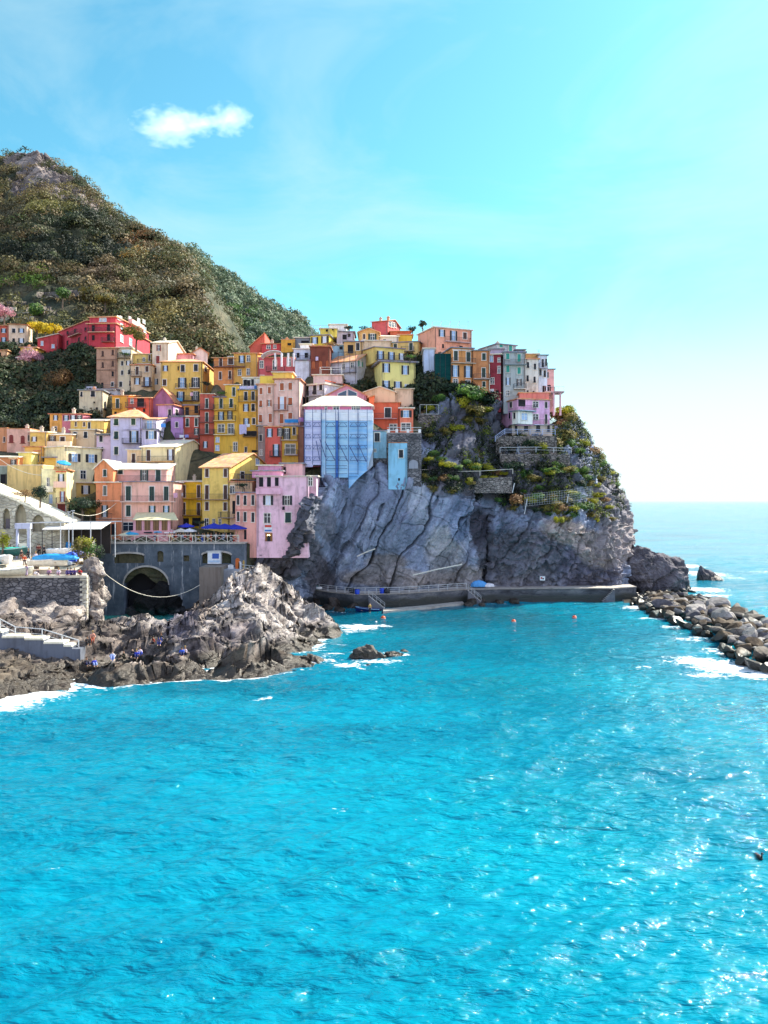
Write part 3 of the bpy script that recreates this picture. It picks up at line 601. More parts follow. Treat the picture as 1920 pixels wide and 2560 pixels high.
h = H_('yellow house of stacked balconies beside the narrow brick red house', 'C', 165, 985, 290, 1600, 156, D=10, col='e8b02c', roof='flat', rm='slate', skirt=5, win='c,g,36,110: 243,1052; o,k,34,100: 243,1202; w,k,70,90: 245,1340; w,b,36,56: 203,1472; w,b,38,60: 200,1567; B,c89838: 165,415,1128; B,e0c078: 165,415,1252; B,e8d8a8: 165,402,1412')
wing(h, 'C', 290, 842, 445, 1600, 156, D=10, col='e8b430', roof='shed', rh=.8, rm='pale', skirt=5, win='c,g,34,100: 390,918; c,g,36,100: 360,1050; o,k,30,90: 345,1190; w,k,64,110: 357,1345; w,k,44,100: 408,1552')
h = H_('tall golden house with a white loggia at the top and a big hanging sheet', 'C', 447, 900, 665, 1620, 155, D=10, col='e8a828', roof='flat', rm='slate', skirt=5, win='c,k,36,100: 528,970 612,965; o,n,34,80: 530,1103; c,k,38,82: 613,1100; o,n,34,70: 535,1262; c,k,34,72: 620,1258; c,k,26,60: 528,1585; B,b89040: 450,660,1030; k,k,150,60: 578,1400; B,6a5030: 500,660,1435; k,k,70,30: 630,1605')
wing(h, 'C', 500, 762, 690, 895, 158, D=6, col='e8e4dc', roof='flat', rm='pale', skirt=.4, ground=False, win='k,k,40,70: 520,815 565,820; k,k,36,76: 605,812; B,e0e0f0: 448,660,895')
h = H_('pale rose house with orange shutters and a golden roof parapet', 'C', 667, 838, 855, 1330, 153, D=10, col='e4b4a0', roof='flat', rm='tile', skirt=4, win='c,o,34,76: 703,912; c,o,34,76: 800,903; c,o,34,76: 700,1057; o,o,26,72: 797,1050; c,o,38,86: 697,1227; c,o,38,100: 810,1222')
wing(h, 'C', 690, 750, 850, 832, 155, D=6, col='f4cc40', rm='tile', skirt=.6, ground=False, roof='flat', par=.2)
h2 = H_('tall pale pink house with orange shutters and a blotched grey side wall', 'C', 857, 775, 1145, 1330, 153, D=12, xs=1250, col='e6b8a8', roof='flat', rm='red', skirt=4, win='c,o,44,84: 944,862; c,o,42,84: 1040,856; o,o,44,140: 945,1050; c,o,46,86: 1040,1030; c,o,44,110: 940,1230; c,o,46,70: 1040,1195; B,a08078: 848,1018,1130; k,k,40,140,r: 1195,1050')
wing(h2, 'C', 840, 700, 1060, 770, 155, D=6, col='f0c850', rm='pale', skirt=.6, ground=False)
h = H_('coral red house with a yellow right half and two dark balconies', 'C', 752, 1325, 940, 1860, 149, D=9, col='dc5040', roof='flat', rm='tile', skirt=4, win='o,k,34,90: 803,1392; o,k,32,86: 922,1385; o,k,38,130: 877,1592; B,403438: 808,932,1660; k,k,34,80: 865,1790')
wing(h, 'C', 941, 1318, 1130, 1860, 149.2, D=9, col='e0a830', rm='slate', skirt=4, win='o,k,40,120: 1000,1405; c,k,34,86: 1085,1372; w,k,110,110: 1040,1580; B,c8b090: 938,1125,1475; B,b0a0a0: 972,1128,1645; w,k,40,60: 970,1770; k,k,40,80: 1080,1770')
wing(h, 'C', 1131, 1325, 1192, 1860, 149.4, D=9, col='8a5c44', rm='slate', skirt=4)
H_('narrow grey stone house left of the coral red house', 'C', 667, 1315, 750, 1860, 150.5, D=9, col='8c7c78', roof='flat', rm='slate', skirt=4, win='c,k,32,76: 700,1450; w,k,28,60: 708,1620')
# ------------------------------------------------------------ top row, centre
h = H_('yellow house with two shuttered windows and a pergola frame on its roof', 'D', 168, 270, 385, 395, 175, D=9, xs=470, col='e0c030', roof='flat', rm='slate', skirt=7, win='o,k,38,74: 215,330; o,k,38,74: 330,320')
wing(h, 'D', 280, 195, 470, 262, 178, D=5, col='f0d048', rm='pale', skirt=.5, ground=False, win='k,k,26,30: 355,215; k,k,20,24: 425,203')
wing(h, 'D', 385, 148, 580, 222, 181, D=6, col='f4f0ec', rm='pale', skirt=2, ground=False)
H_('lilac cream house front behind the pergola house', 'D', 470, 232, 668, 370, 179, D=7, col='c8b8c8', roof='flat', rm='slate', skirt=6, win='k,k,50,60: 560,290; k,b,34,40: 612,270')
H_('amber house with one broad green window under the skyline', 'D', 722, 235, 955, 340, 177, D=8, col='e0a458', roof='gable', rh=.9, rm='tile', skirt=6, win='c,n,26,60: 785,283; o,g,46,76: 880,292')
h = H_('ochre house with a large dark doorway beside the pale blue wall', 'D', 552, 345, 765, 490, 171, D=9, col='d8a860', roof='flat', rm='slate', skirt=7, win='k,k,64,100: 628,430; c,k,40,86: 712,400', ch=1)
wing(h, 'D', 390, 380, 552, 545, 172, D=7, col='88b4cc', rm='pale', skirt=5, win='k,k,40,40: 520,415')
wing(h, 'D', 765, 335, 1088, 420, 171.5, D=7, col='e8c8a0', rm='pale', skirt=4)
H_('red rooftop house at the highest point of the village', 'D', 872, 102, 1058, 240, 186, D=9, xs=1200, col='cc4c4c', roof='eave', rh=1.1, rm='red', skirt=6, win='w,k,26,60,r: 1080,140 1110,148; w,k,20,50,r: 1140,155', ch=2)
H_('white gabled house just below the red rooftop house', 'D', 962, 285, 1180, 370, 179, D=8, col='e4d4c0', roof='shed', rh=1.9, rm='pale', skirt=6, win='c,n,34,34: 1020,330')
h = H_('brick orange low house with a planted terrace on the skyline', 'D', 1085, 225, 1318, 275, 184, D=6, col='cc5830', roof='shed', rh=.7, rm='red', skirt=3)
wing(h, 'D', 1175, 268, 1338, 345, 181, D=4, col='f0b828', rm='tile', skirt=4)
H_('pale ochre house with two dark green doors left of the salmon house', 'D', 1090, 345, 1418, 480, 174, D=7, xs=1475, col='dcb868', roof='flat', rm='slate', skirt=7, win='c,g,38,50: 1145,392; c,g,40,96: 1325,405; B,8a8078: 1215,1362,452')
h = H_('broad pale yellow house with white windows and a dark terrace roof', 'D', 978, 575, 1375, 895, 161, D=8, xs=895, side='l', col='ecdc7c', roof='flat', rm='slate', skirt=5, rfl=.3, over=.7, win='o,b,42,100: 1040,645 ; o,b,42,100: 1258,670; o,b,42,84: 1038,835; o,b,44,70: 1172,838; w,b,34,40: 1270,855 1310,855')
wing(h, 'D', 910, 405, 1245, 560, 163.5, D=8, xs=770, side='l', col='e4c464', rm='slate', roof='shed', rh=.6, skirt=.3, ground=False, win='o,b,40,95: 972,500; o,b,38,90: 1098,510; o,k,32,70: 1215,515; B,504848: 915,1372,562')
h = H_('grey white gabled house wrapped in a thin scaffold', 'D', 400, 556, 698, 900, 165, D=8, xs=890, col='c8c8d8', roof='eave', rh=1.9, rm='tile', over=.5, skirt=5, win='w,k,30,60: 550,630; w,k,34,60: 650,612; o,t,24,60,r: 740,600; w,b,24,40,r: 815,628 850,630; B,8a8a98: 420,700,700')
h = H_('white house with orange eaves and a pale blue roof terrace', 'D', 145, 832, 330, 1080, 157, D=13, xs=750, col='dce0f0', roof='flat', rm='pale', par=0, skirt=4, rfl=.35, win='c,k,38,120: 218,890; c,k,36,80: 288,862; k,k,34,60: 220,1030 288,1020; B,b8b8c0: 148,318,965; N,e0582c: 148,328,838; N,e0582c,r: 335,748,832')
wing(h, 'D', 200, 730, 530, 800, 160, D=7, col='e0b8b0', rm='pale', skirt=.4, ground=False)
h = H_('pink house with two big triangular gable windows', 'D', 352, 965, 808, 1080, 152, D=9, col='d88098', roof='gable', rh=2.1, rm='red', skirt=4, over=.4)
for (p, q, r1, r2) in ((485, 580, 960, 918), (600, 698, 908, 950)):
    a, z0 = h.loc('f', *T('D', p, 990 if p < 590 else 1010)); b_, _ = h.loc('f', *T('D', q, 990)); _, za = h.loc('f', *T('D', p, r1 - 15)); _, zb_ = h.loc('f', *T('D', q, r2 - 15))
    wo = h.part('window', MB().extr([(a - .12, z0 - .12), (b_ + .12, z0 - .12), (b_ + .12, zb_ + .12), (a - .12, za + .12)], 'y', -.06, -.01), M_WHITE); h.sub('pane', MB().extr([(a, z0), (b_, z0), (b_, zb_), (a, za)], 'y', -.09, -.062), glassy('1c3c5c'), wo)
h = H_('low pink house with a sunlit hipped roof behind the blue scaffold', 'D', 100, 1090, 870, 1250, 146, D=8, col='d86890', roof='hip', rh=2.6, rm='pale', over=.5, skirt=9, ground=False, win='w,k,26,56: 345,1112; w,k,64,60: 463,1105; w,k,40,60: 665,1112; w,k,40,60: 715,1112')
h = H_('peach house block below the broad pale yellow house', 'D', 1140, 885, 1348, 1120, 156, D=9, col='e8bc98', roof='flat', rm='pale', skirt=5, rfl=.1)
wing(h, 'D', 790, 925, 1140, 1120, 155, D=9, col='ecc094', roof='gable', rh=1.1, rm='pale', skirt=5)
h = H_('vermilion house with one arched dark door above the stone wall', 'D', 890, 1045, 1195, 1370, 151.5, D=6, col='d8502c', roof='flat', rm='red', skirt=1, rfl=.1, win='c,k,70,110: 1058,1160; w,k,80,70: 1120,1330; B,c08080: 890,1165,1228')
wing(h, 'D', 840, 985, 900, 1230, 151, D=5, col='e05828', roof='shedl', rh=.3, rm='red', skirt=3)
wing(h, 'D', 1197, 1112, 1350, 1370, 150.5, D=6, col='e06c4c', rm='pale', skirt=1, win='o,k,62,76: 1268,1175; w,k,104,86: 1266,1325')
h = H_('pale blue house hanging beside the scaffold', 'I', 893, 360, 1042, 640, 146, D=8, col='88c0dc', roof='flat', rm='slate', skirt=.5, ground=False, win='c,k,58,100: 935,430; w,k,24,34: 912,580')
wing(h, 'I', 1042, 365, 1056, 545, 146.3, D=5, col='e8e8ec', rm='pale', skirt=0, ground=False)
H_('narrow pale blue house standing lowest on the cliff', 'I', 1065, 550, 1280, 970, 143.5, D=6, col='7cc0e0', roof='flat', rm='red', skirt=1, par=.9, ground=False, rfl=.2, win='c,k,48,90: 1210,620; k,k,22,30: 1187,915')
# ------------------------------------------------------------ right hand end of the village
h = H_('salmon house with railed roof at the top right of the village', 'E', 118, 178, 550, 415, 170, D=9, xs=-70, side='l', col='f0a080', roof='flat', rm='pale', skirt=7, win='o,b,36,78: 205,245; o,b,40,110: 340,275; c,n,42,76: 470,275; B,b8a0a0: 232,522,348; k,k,24,50: 218,395; k,n,40,20: 425,400')
H_('blue white block with a dark arched hole below the salmon house', 'E', 0, 425, 120, 735, 163, D=7, col='c0d0f0', roof='flat', rm='pale', skirt=4, win='')
h = H_('orange ochre house with green shutters and a long upper balcony', 'E', 320, 415, 565, 865, 160, D=9, xs=190, side='l', col='d88840', roof='flat', rm='slate', skirt=4, win='c,g,46,112: 366,505; c,g,46,112: 510,518; o,b,44,130: 360,682 506,690; w,g,50,56: 362,800; w,k,46,70: 506,822; B,c0a890: 312,585,590; N,e8e0d8: 325,560,440')
H_('orange brown house joined to the ochre balcony house', 'E', 566, 448, 754, 890, 160.5, D=9, col='cc7c44', roof='flat', rm='slate', skirt=4, win='c,g,42,80: 690,516; c,g,42,110: 687,700; c,g,36,60: 690,832; B,b0a098: 570,762,772; w,k,34,30: 620,870')
h = H_('dark red narrow house with white window frames', 'E', 756, 490, 882, 935, 161, D=9, xs=914, col='8c1c2c', roof='flat', rm='pale', skirt=4, win='W,t,36,72: 777,540; w,k,28,46: 865,553; w,k,30,80: 864,665; w,t,40,72: 786,795; W,k,34,36: 785,910; k,k,34,30: 846,918')
wing(h, 'E', 756, 430, 912, 488, 164, D=6, col='9c90b0', rm='slate', skirt=1, ground=False)
h = H_('grey green house with turquoise shutters and a netted balcony', 'E', 916, 470, 1165, 955, 161.5, D=9, col='a8b0b0', roof='flat', rm='slate', skirt=4, rfl=.3, win='c,t,40,70: 965,512; c,t,38,90: 1095,530; c,t,38,78: 966,656; c,t,40,78: 1095,676; o,k,26,86: 968,800; o,k,28,80: 1095,812; w,k,36,60: 965,935; B,c8c8c0: 1030,1172,885; B,8898a0: 920,1178,605')
wing(h, 'E', 842, 372, 1058, 468, 167, D=7, xs=642, side='l', col='b0bcc0', roof='flat', rm='slate', skirt=1, ground=False, win='c,t,40,34: 885,392; c,t,38,76: 995,425', ch=1)
wing(h, 'E', 1058, 440, 1160, 468, 165, D=5, col='586c7c', rm='slate', skirt=1, ground=False)
h = H_('plain white house with four narrow shutters near the point', 'E', 1167, 545, 1318, 950, 163, D=8, col='e4dcd0', roof='flat', rm='tile', skirt=4, win='c,k,28,70: 1197,612 1278,630; c,k,26,70: 1193,765 1273,780; k,k,20,40: 1262,930; k,n,18,24: 1195,915')
wing(h, 'E', 1172, 488, 1316, 540, 165, D=6, col='d8a860', rm='pale', skirt=.5, ground=False)
h = H_('white house with a blue grey roof edge at the end of the top row', 'E', 1320, 500, 1420, 940, 163.5, D=8, col='dce4f4', roof='shed', rh=.4, rm='slate', skirt=4, win='c,k,22,95: 1368,590; c,k,20,80: 1406,580; c,k,26,76: 1341,697; c,k,26,78: 1391,712; k,k,44,80: 1385,890; B,b0b0c0: 1322,1420,645')
wing(h, 'E', 1421, 662, 1498, 940, 165, D=7, col='f0a49c', roof='shed', rh=.3, rm='slate', skirt=4, win='c,n,18,66: 1427,726; k,k,40,80: 1440,880; B,c8a0a0: 1378,1500,925')
h = H_('pink villa with a white bay and pale blue railings below the top row', 'E', 1082, 1005, 1448, 1290, 157, D=9, xs=870, side='l', col='ecacd8', roof='flat', rm='tile', skirt=.3, ground=False,
       win='k,k,84,80: 1125,1050; w,k,60,66: 1285,1066; c,k,28,70: 1405,1072; w,k,60,64: 1285,1210; c,k,26,110: 1405,1235; c,k,26,60,l: 922,1103; c,k,26,66,l: 1005,1070; k,k,24,70,l: 988,1195; B,c8c8e0: 1252,1460,1300')
wing(h, 'E', 1084, 1142, 1250, 1284, 155.2, D=1.9, xs=1015, side='l', col='f0f0e8', roof='flat', rm='slate', skirt=0, over=.5, ground=False, win='w,b,66,76: 1156,1206; c,k,24,74,l: 1045,1195; B,c0d0e8: 1088,1262,1136')
wing(h, 'E', 1100, 935, 1440, 1000, 160, D=6, col='d87468', roof='shed', rh=-1.2, rm='tile', skirt=.4, ground=False)
wing(h, 'E', 1015, 1302, 1478, 1400, 158, D=7, col='b8a898', rm='slate', skirt=1, ground=False, rfl=.1, win='a,k,46,56: 1175,1345 1315,1348; a,k,30,60: 1435,1348; k,k,30,60: 1060,1340')
nrg = np.random.default_rng(5)
def samp(xs, table):
    """table rows: (x, a, b, ...) -> interpolated columns"""
    t = np.array(table, dtype=float); return [np.interp(xs, t[:, 0], t[:, k]) for k in range(1, t.shape[1])]
def pix(px, py, d): return np.stack([(px - CX) / F * d, d, CAMH - (py - HY) / F * d], -1)
def normals_of(G):
    du = np.gradient(G, axis=1); dv = np.gradient(G, axis=0); n = np.cross(du, dv); n /= (np.linalg.norm(n, axis=-1, keepdims=True) + 1e-9); return n
def grid_faces(nr, nc):
    i = np.arange(nr * nc).reshape(nr, nc); return np.stack([i[:-1, :-1], i[:-1, 1:], i[1:, 1:], i[1:, :-1]], -1).reshape(-1, 4)
def quads(cent, size, out=None):
    """random little leaf faces round the given centres"""
    n = len(cent); a = nrg.normal(size=(n, 3)); a /= np.linalg.norm(a, axis=1, keepdims=True)
    if out is not None: a = a * .55 + out / (np.linalg.norm(out, axis=1, keepdims=True) + 1e-6); a /= np.linalg.norm(a, axis=1, keepdims=True)
    b = np.cross(a, nrg.normal(size=(n, 3))); b /= np.linalg.norm(b, axis=1, keepdims=True); c = np.cross(a, b)
    s = (size * (.6 + .8 * nrg.random(n)))[:, None]
    V = np.stack([cent + b * s, cent + c * s * .7, cent - b * s, cent - c * s * .7], 1).reshape(-1, 3)
    return V, np.arange(4 * n).reshape(n, 4)
def clump_points(n, rx, ry, rz, lumps=7, hollow=.55):
    """points through an uneven crown made of several lobes"""
    lc = nrg.normal(size=(lumps, 3)); lc /= np.linalg.norm(lc, axis=1, keepdims=True); lc *= (.35 + .35 * nrg.random((lumps, 1))); lc[:, 2] = lc[:, 2] * .8 + .1
    lr = .3 + .25 * nrg.random(lumps); k = nrg.integers(0, lumps, n)
    v = nrg.normal(size=(n, 3)); v /= np.linalg.norm(v, axis=1, keepdims=True); r = (hollow + (1 - hollow) * nrg.random((n, 1)) ** .5)
    return (lc[k] + v * r * lr[k][:, None]) * np.array([rx, ry, rz])
# ---------------------------------------------------------------- mountain
SCRUB = leafmat('scrub_leaves', attr=True, trans=.25)
M_HILLROCK = rock_mat('mountain_rock', [(.3, (.10, .085, .09)), (.48, (.24, .2, .19)), (.7, (.46, .38, .33))], .1, 2.5, streak=(1, 1, .6))
M_SOIL = rock_mat('hill_soil', [(.3, (.02, .03, .015)), (.5, (.05, .055, .025)), (.7, (.14, .12, .07))], .12, 1.0)
def hill(name, tab, nc, nr, amp, seed, pw=1.15, label=None):
    px = np.linspace(tab[0][0], tab[-1][0], nc); yt, dt, yb, db = samp(px, tab)
    v = np.linspace(0, 1, nr)[:, None]
    py = yb + (yt - yb) * v; d = db + (dt - db) * v ** pw
    G = pix(np.broadcast_to(px, py.shape), py, d)
    nn = normals_of(G); f = G.reshape(-1, 3)
    n1 = fbm(f / 42, 4, seed).reshape(nr, nc); n2 = fbm(f / 14, 4, seed + 9, True).reshape(nr, nc)
    fade = np.minimum(1, np.minimum(v * 6, (1 - v) * 10 + .12))
    n3 = (facets(f / 11 + n1.reshape(-1, 1) * .8, seed, 1.1, .9) - .4).reshape(nr, nc); n4 = (facets(f / 4.5, seed + 2, 1, .9) - .4).reshape(nr, nc)
    G = G + nn * ((n1 * amp + n2 * amp * .35) * fade + (n3 * amp * .75 + n4 * amp * .25) * np.minimum(1, v * 5))[..., None]
    top = G[-1]; back = []
    for k in np.arange(1, 29) / 4:
        b = top.copy(); b[:, 1] += 14 * k; b[:, 0] += 5 * k; b[:, 2] -= 5.5 * k + .8 * k * k; b += (fbm(b / 14, 4, seed + 9, True) * amp * .7 * min(1, k))[:, None] * np.array([.5, -.6, .6]); back.append(b)
    G2 = np.concatenate([G, np.array(back)], 0)
    o = mobj(name, np_mesh(name, G2.reshape(-1, 3), grid_faces(*G2.shape[:2]), smooth=True), [M_SOIL, M_HILLROCK])
    tag(o, kind='structure'); return o, G2, nn
sky_q = [(0, 60), (60, 40), (100, 45), (150, 50), (220, 35), (280, 70), (330, 110), (370, 125), (430, 150), (460, 210), (520, 250), (580, 320), (640, 350), (690, 415), (760, 430), (850, 460), (920, 510)]
tn = [(-420, 470, 400, 905, 226), (-250, 420, 410, 905, 226), (-100, 395, 420, 905, 226)]
for x, y in sky_q:
    a, b = T('Q', x, y); b += 3 + min(20, max(0, a - 60) * .11); tn.append((a, b, 425 - max(0, a) * .25, 905, 226))
tn += [(470, 662, 300, 905, 228), (482, 700, 285, 905, 228), (501, 735, 268, 905, 230), (515, 790, 255, 908, 230), (532, 830, 245, 910, 231), (552, 880, 238, 915, 232)]
hill_near, Gn, Nn = hill('mountain_slope', tn, 420, 300, 3.8, 31)
tf = [(380, 640, 430, 900, 300), (444, 620, 440, 900, 300)]
for x, y in [(960, 535), (1000, 560), (1060, 600), (1100, 650), (1200, 700), (1300, 770), (1400, 810), (1450, 860), (1530, 910), (1600, 970)]:
    a, b = T('Q', x, y); tf.append((a, b, 470, 905, 300))
tf += [(800, 868, 430, 905, 300), (860, 900, 400, 930, 300), (950, 940, 380, 960, 300)]
hill_far, Gf, Nf = hill('far_mountain', tf, 260, 200, 4.0, 77)
def setface_rock(o, G, patches, nback):
    nr, nc = G.shape[:2]; me = o.data
    px = G[..., 0] / G[..., 1] * F + CX; py = HY - (G[..., 2] - CAMH) / G[..., 1] * F
    m = np.zeros((nr, nc), bool); nz = fbm(G.reshape(-1, 3) / 9, 3, 3).reshape(nr, nc)
    for (x, y, rx, ry, th) in patches: m |= (((px - x) / rx) ** 2 + ((py - y) / ry) ** 2 + nz * .9) < th
    mf = np.zeros((nr - 1 + nback, nc - 1), np.int32); mf[:nr - 1] = m[:-1, :-1]
    me.polygons.foreach_set('material_index', mf.ravel()); return m
rk = setface_rock(hill_near, Gn, [(90, 405, 70, 24, 1.4), (150, 440, 60, 26, 1.4), (200, 440, 30, 30, 1.0), (30, 400, 30, 14, .9), (250, 510, 34, 50, 1.0), (225, 470, 30, 30, 1.0), (300, 550, 40, 26, .9), (60, 470, 50, 30, .6), (150, 480, 60, 30, .7), (290, 560, 20, 30, .6), (210, 500, 40, 24, .7), (340, 590, 20, 18, .6), (390, 610, 26, 12, .6), (300, 800, 30, 14, .6), (350, 760, 24, 26, .6), (65, 440, 18, 26, 1), (185, 485, 30, 26, 1.3), (110, 460, 50, 14, .9), (205, 460, 14, 26, 1), (60, 400, 22, 16, .9), (235, 520, 14, 10, .8), (430, 620, 20, 26, .9), (420, 765, 18, 26, 1), (505, 800, 12, 70, .9), (470, 690, 20, 40, .6), (540, 850, 14, 26, .9), (400, 730, 20, 36, .6), (450, 850, 26, 12, .7)], 0)
rkf = setface_rock(hill_far, Gf, [(520, 780, 9, 80, 1.1), (538, 850, 16, 26, 1), (760, 820, 14, 10, .8), (700, 850, 20, 10, .6), (620, 780, 14, 12, .5)], 0)
def scrub(name, G, nn, mask, n, rad, leaf, pal, per, seed, keep=None, zones=()):
    nr, nc = G.shape[:2]; r_ = np.random.default_rng(seed)
    i = r_.integers(2, nr - 8, n); j = r_.integers(0, nc, n); ok = ~mask[i, j] | (r_.random(n) < .3)
    i, j = i[ok], j[ok]; c = G[i, j]; n_ = len(c)
    px = c[:, 0] / c[:, 1] * F + CX; py = HY - (c[:, 2] - CAMH) / c[:, 1] * F
    if keep is not None: k = keep(px, py, r_.random(n_)); c, px, py = c[k], px[k], py[k]; n_ = len(c)
    reg = fbm(c / 30, 3, seed + 1) * .5 + .5 + r_.normal(0, .17, n_)
    pal = np.array([lin(q) for q in pal]); idx = np.clip((reg * len(pal)).astype(int), 0, len(pal) - 1); col = pal[idx] * (.75 + .5 * r_.random((n_, 1)))
    for (zx, zy, zrx, zry, zc, pr) in zones:
        m = (((px - zx) / zrx) ** 2 + ((py - zy) / zry) ** 2 < 1) & (r_.random(n_) < pr); col[m] = np.array(lin(zc)) * (.8 + .4 * r_.random((m.sum(), 1)))
    rr = rad * (.45 + .95 * r_.random(n_) ** 1.5); Vs, Cs = [], []
    pts = np.empty((n_ * per, 3)); rep = np.repeat(np.arange(n_), per)
    v = r_.normal(size=(n_ * per, 3)); v /= np.linalg.norm(v, axis=1, keepdims=True); v[:, 2] = np.abs(v[:, 2]) * .85 - .1
    lump = 1 + .35 * fbm(v * 2.2 + rep[:, None] * 3.7, 2, 4)
    pts = c[rep] + v * (rr[rep] * lump * (.72 + .32 * r_.random(n_ * per)))[:, None] + np.array([0, -.2, .3]) * rr[rep][:, None]
    V, Fq = quads(pts, rr[rep] * leaf, v); cc = col[rep] * (.8 + .4 * r_.random((len(rep), 1)))
    o = mobj(name, np_mesh(name, V, Fq, np.repeat(cc, 4, 0)), SCRUB); tag(o, kind='stuff'); return o
PALN = ['1c2618', '2c381e', '3e4a26', '545632', '706840', '5c5c38', '6e5e40', '7c6c4c', '5c5a48']
def keepn(px, py, r): return ~((px > 150) & (px < 380) & (py > 850)) & ~((px < 215) & (py > 725) & (py < 822) & (r < .86))
o = scrub('mountain_scrub', Gn, Nn, rk, 5000, 3.6, .09, PALN, 120, 8, keepn, [(350, 620, 60, 20, '7e5a34', .5), (360, 655, 60, 14, '86682f', .4), (60, 600, 60, 30, '6c5a3c', .5), (270, 700, 50, 22, '6c5c48', .5), (200, 560, 120, 40, '28361e', .6), (150, 640, 170, 34, '1a2616', .85), (40, 560, 60, 40, '54503a', .6), (130, 520, 60, 30, '6e6a38', .6), (260, 600, 50, 40, '3c3c22', .5), (420, 800, 40, 40, '7c7040', .5), (100, 700, 110, 9, '7c9030', .5), (60, 720, 80, 14, '5c7a28', .5), (110, 490, 120, 30, '6a6038', .5)])
tag(o, label='scrub and bushes growing over the near mountain slope')
o = scrub('ridge_scrub', Gn[-44:, 250:], None, rk[-44:, 250:], 1500, 2.6, .13, ['3c4430', '4e5638', '5c5c40', '6c6450'], 60, 18, None); tag(o, label='sparse bushes along the rocky right flank of the near mountain')
o = scrub('far_mountain_scrub', Gf, Nf, rkf, 4200, 3.1, .15, ['33443c', '435746', '546650', '62745c', '707c64', '7a8068'], 56, 9, None, [(600, 800, 60, 30, '4c6a34', .5)])
tag(o, label='dark bushes covering the farther mountain ridge')
# ---------------------------------------------------------------- ground under the village
cp = list(BASEPTS)
for px, d, z in [(-400, 134, 11.2), (-100, 134, 11.4), (100, 134, 11.4), (230, 134, 11.4), (300, 138, 11.6), (400, 138, 11.6), (500, 138, 11.6), (600, 138, 11.6), (640, 142, 12), (700, 146, 14), (760, 151, 18), (860, 154, 21), (1000, 157, 22), (1060, 166, 30)]:
    cp.append(((px - CX) / F * d, d, z))
for px in range(-450, 760, 70): cp.append(((px - CX) / F * 232, 232, 58 if px < 560 else 50))
for px, d, z in [(800, 215, 50), (900, 212, 52), (1000, 208, 50), (1060, 200, 46), (1120, 200, 42), (-450, 205, 56), (-450, 180, 40), (-450, 160, 28), (20, 200, 52), (60, 185, 44), (120, 180, 43), (200, 184, 45), (20, 172, 37), (110, 171, 37), (60, 164, 33)]:
    cp.append(((px - CX) / F * d, d, z))
cp = np.array(cp)
def ground_z(x, y, P_=cp, pw=3.0):
    x = np.asarray(x, float).ravel(); y = np.asarray(y, float).ravel(); out = np.empty(len(x))
    for i in range(0, len(x), 4000):
        dx = x[i:i + 4000, None] - P_[:, 0]; dy = y[i:i + 4000, None] - P_[:, 1]; w = 1 / ((dx * dx + dy * dy) + .3) ** (pw / 2)
        out[i:i + 4000] = (w * P_[:, 2]).sum(1) / w.sum(1)
    return out
pxs = np.linspace(-420, 1120, 260); dst = samp(pxs, [(-420, 136), (225, 136), (240, 138.6), (600, 138.6), (640, 142), (700, 146), (760, 150), (860, 154), (1000, 157), (1060, 163), (1120, 169)])[0]
vv = np.linspace(0, 1, 150)[:, None]; D_ = dst + (238 - dst) * vv; X_ = (pxs - CX) / F * D_
Z_ = ground_z(X_, D_).reshape(D_.shape); Gv = np.stack([X_, D_, Z_], -1); Gv[..., 2] += fbm(Gv.reshape(-1, 3) / 5, 4, 12).reshape(Z_.shape) * .5 * np.minimum(1, vv * 8)
sk = Gv[0].copy(); sk[:, 2] -= 6; Gv2 = np.concatenate([sk[None], Gv], 0)
tag(mobj('village_hillside', np_mesh('village_hillside', Gv2.reshape(-1, 3), grid_faces(*Gv2.shape[:2]), smooth=True), M_SOIL), kind='structure')
# dark scrub on the terraced slope left of the village
nv = np.zeros(Gv.shape[:2], bool)
def keepv(px, py, r): return ((px > 1015) & (px < 1135) & (py > 895) & (py < 1045)) | ((px > 770) & (px < 1010) & (py > 960) & (py < 1000)) | ((px < 245) & (py > 868) & (py < 1075)) | ((px > 330) & (px < 470) & (py > 895) & (py < 945) & (r < .2))
o = scrub('slope_scrub', Gv, None, nv, 60000, 1.25, .2, ['161f1e', '1d2a22', '263626', '304026', '3e4a2c', '544c32'], 34, 11, keepv); tag(o, label='dark bushes and grass on the shaded slope left of the village')
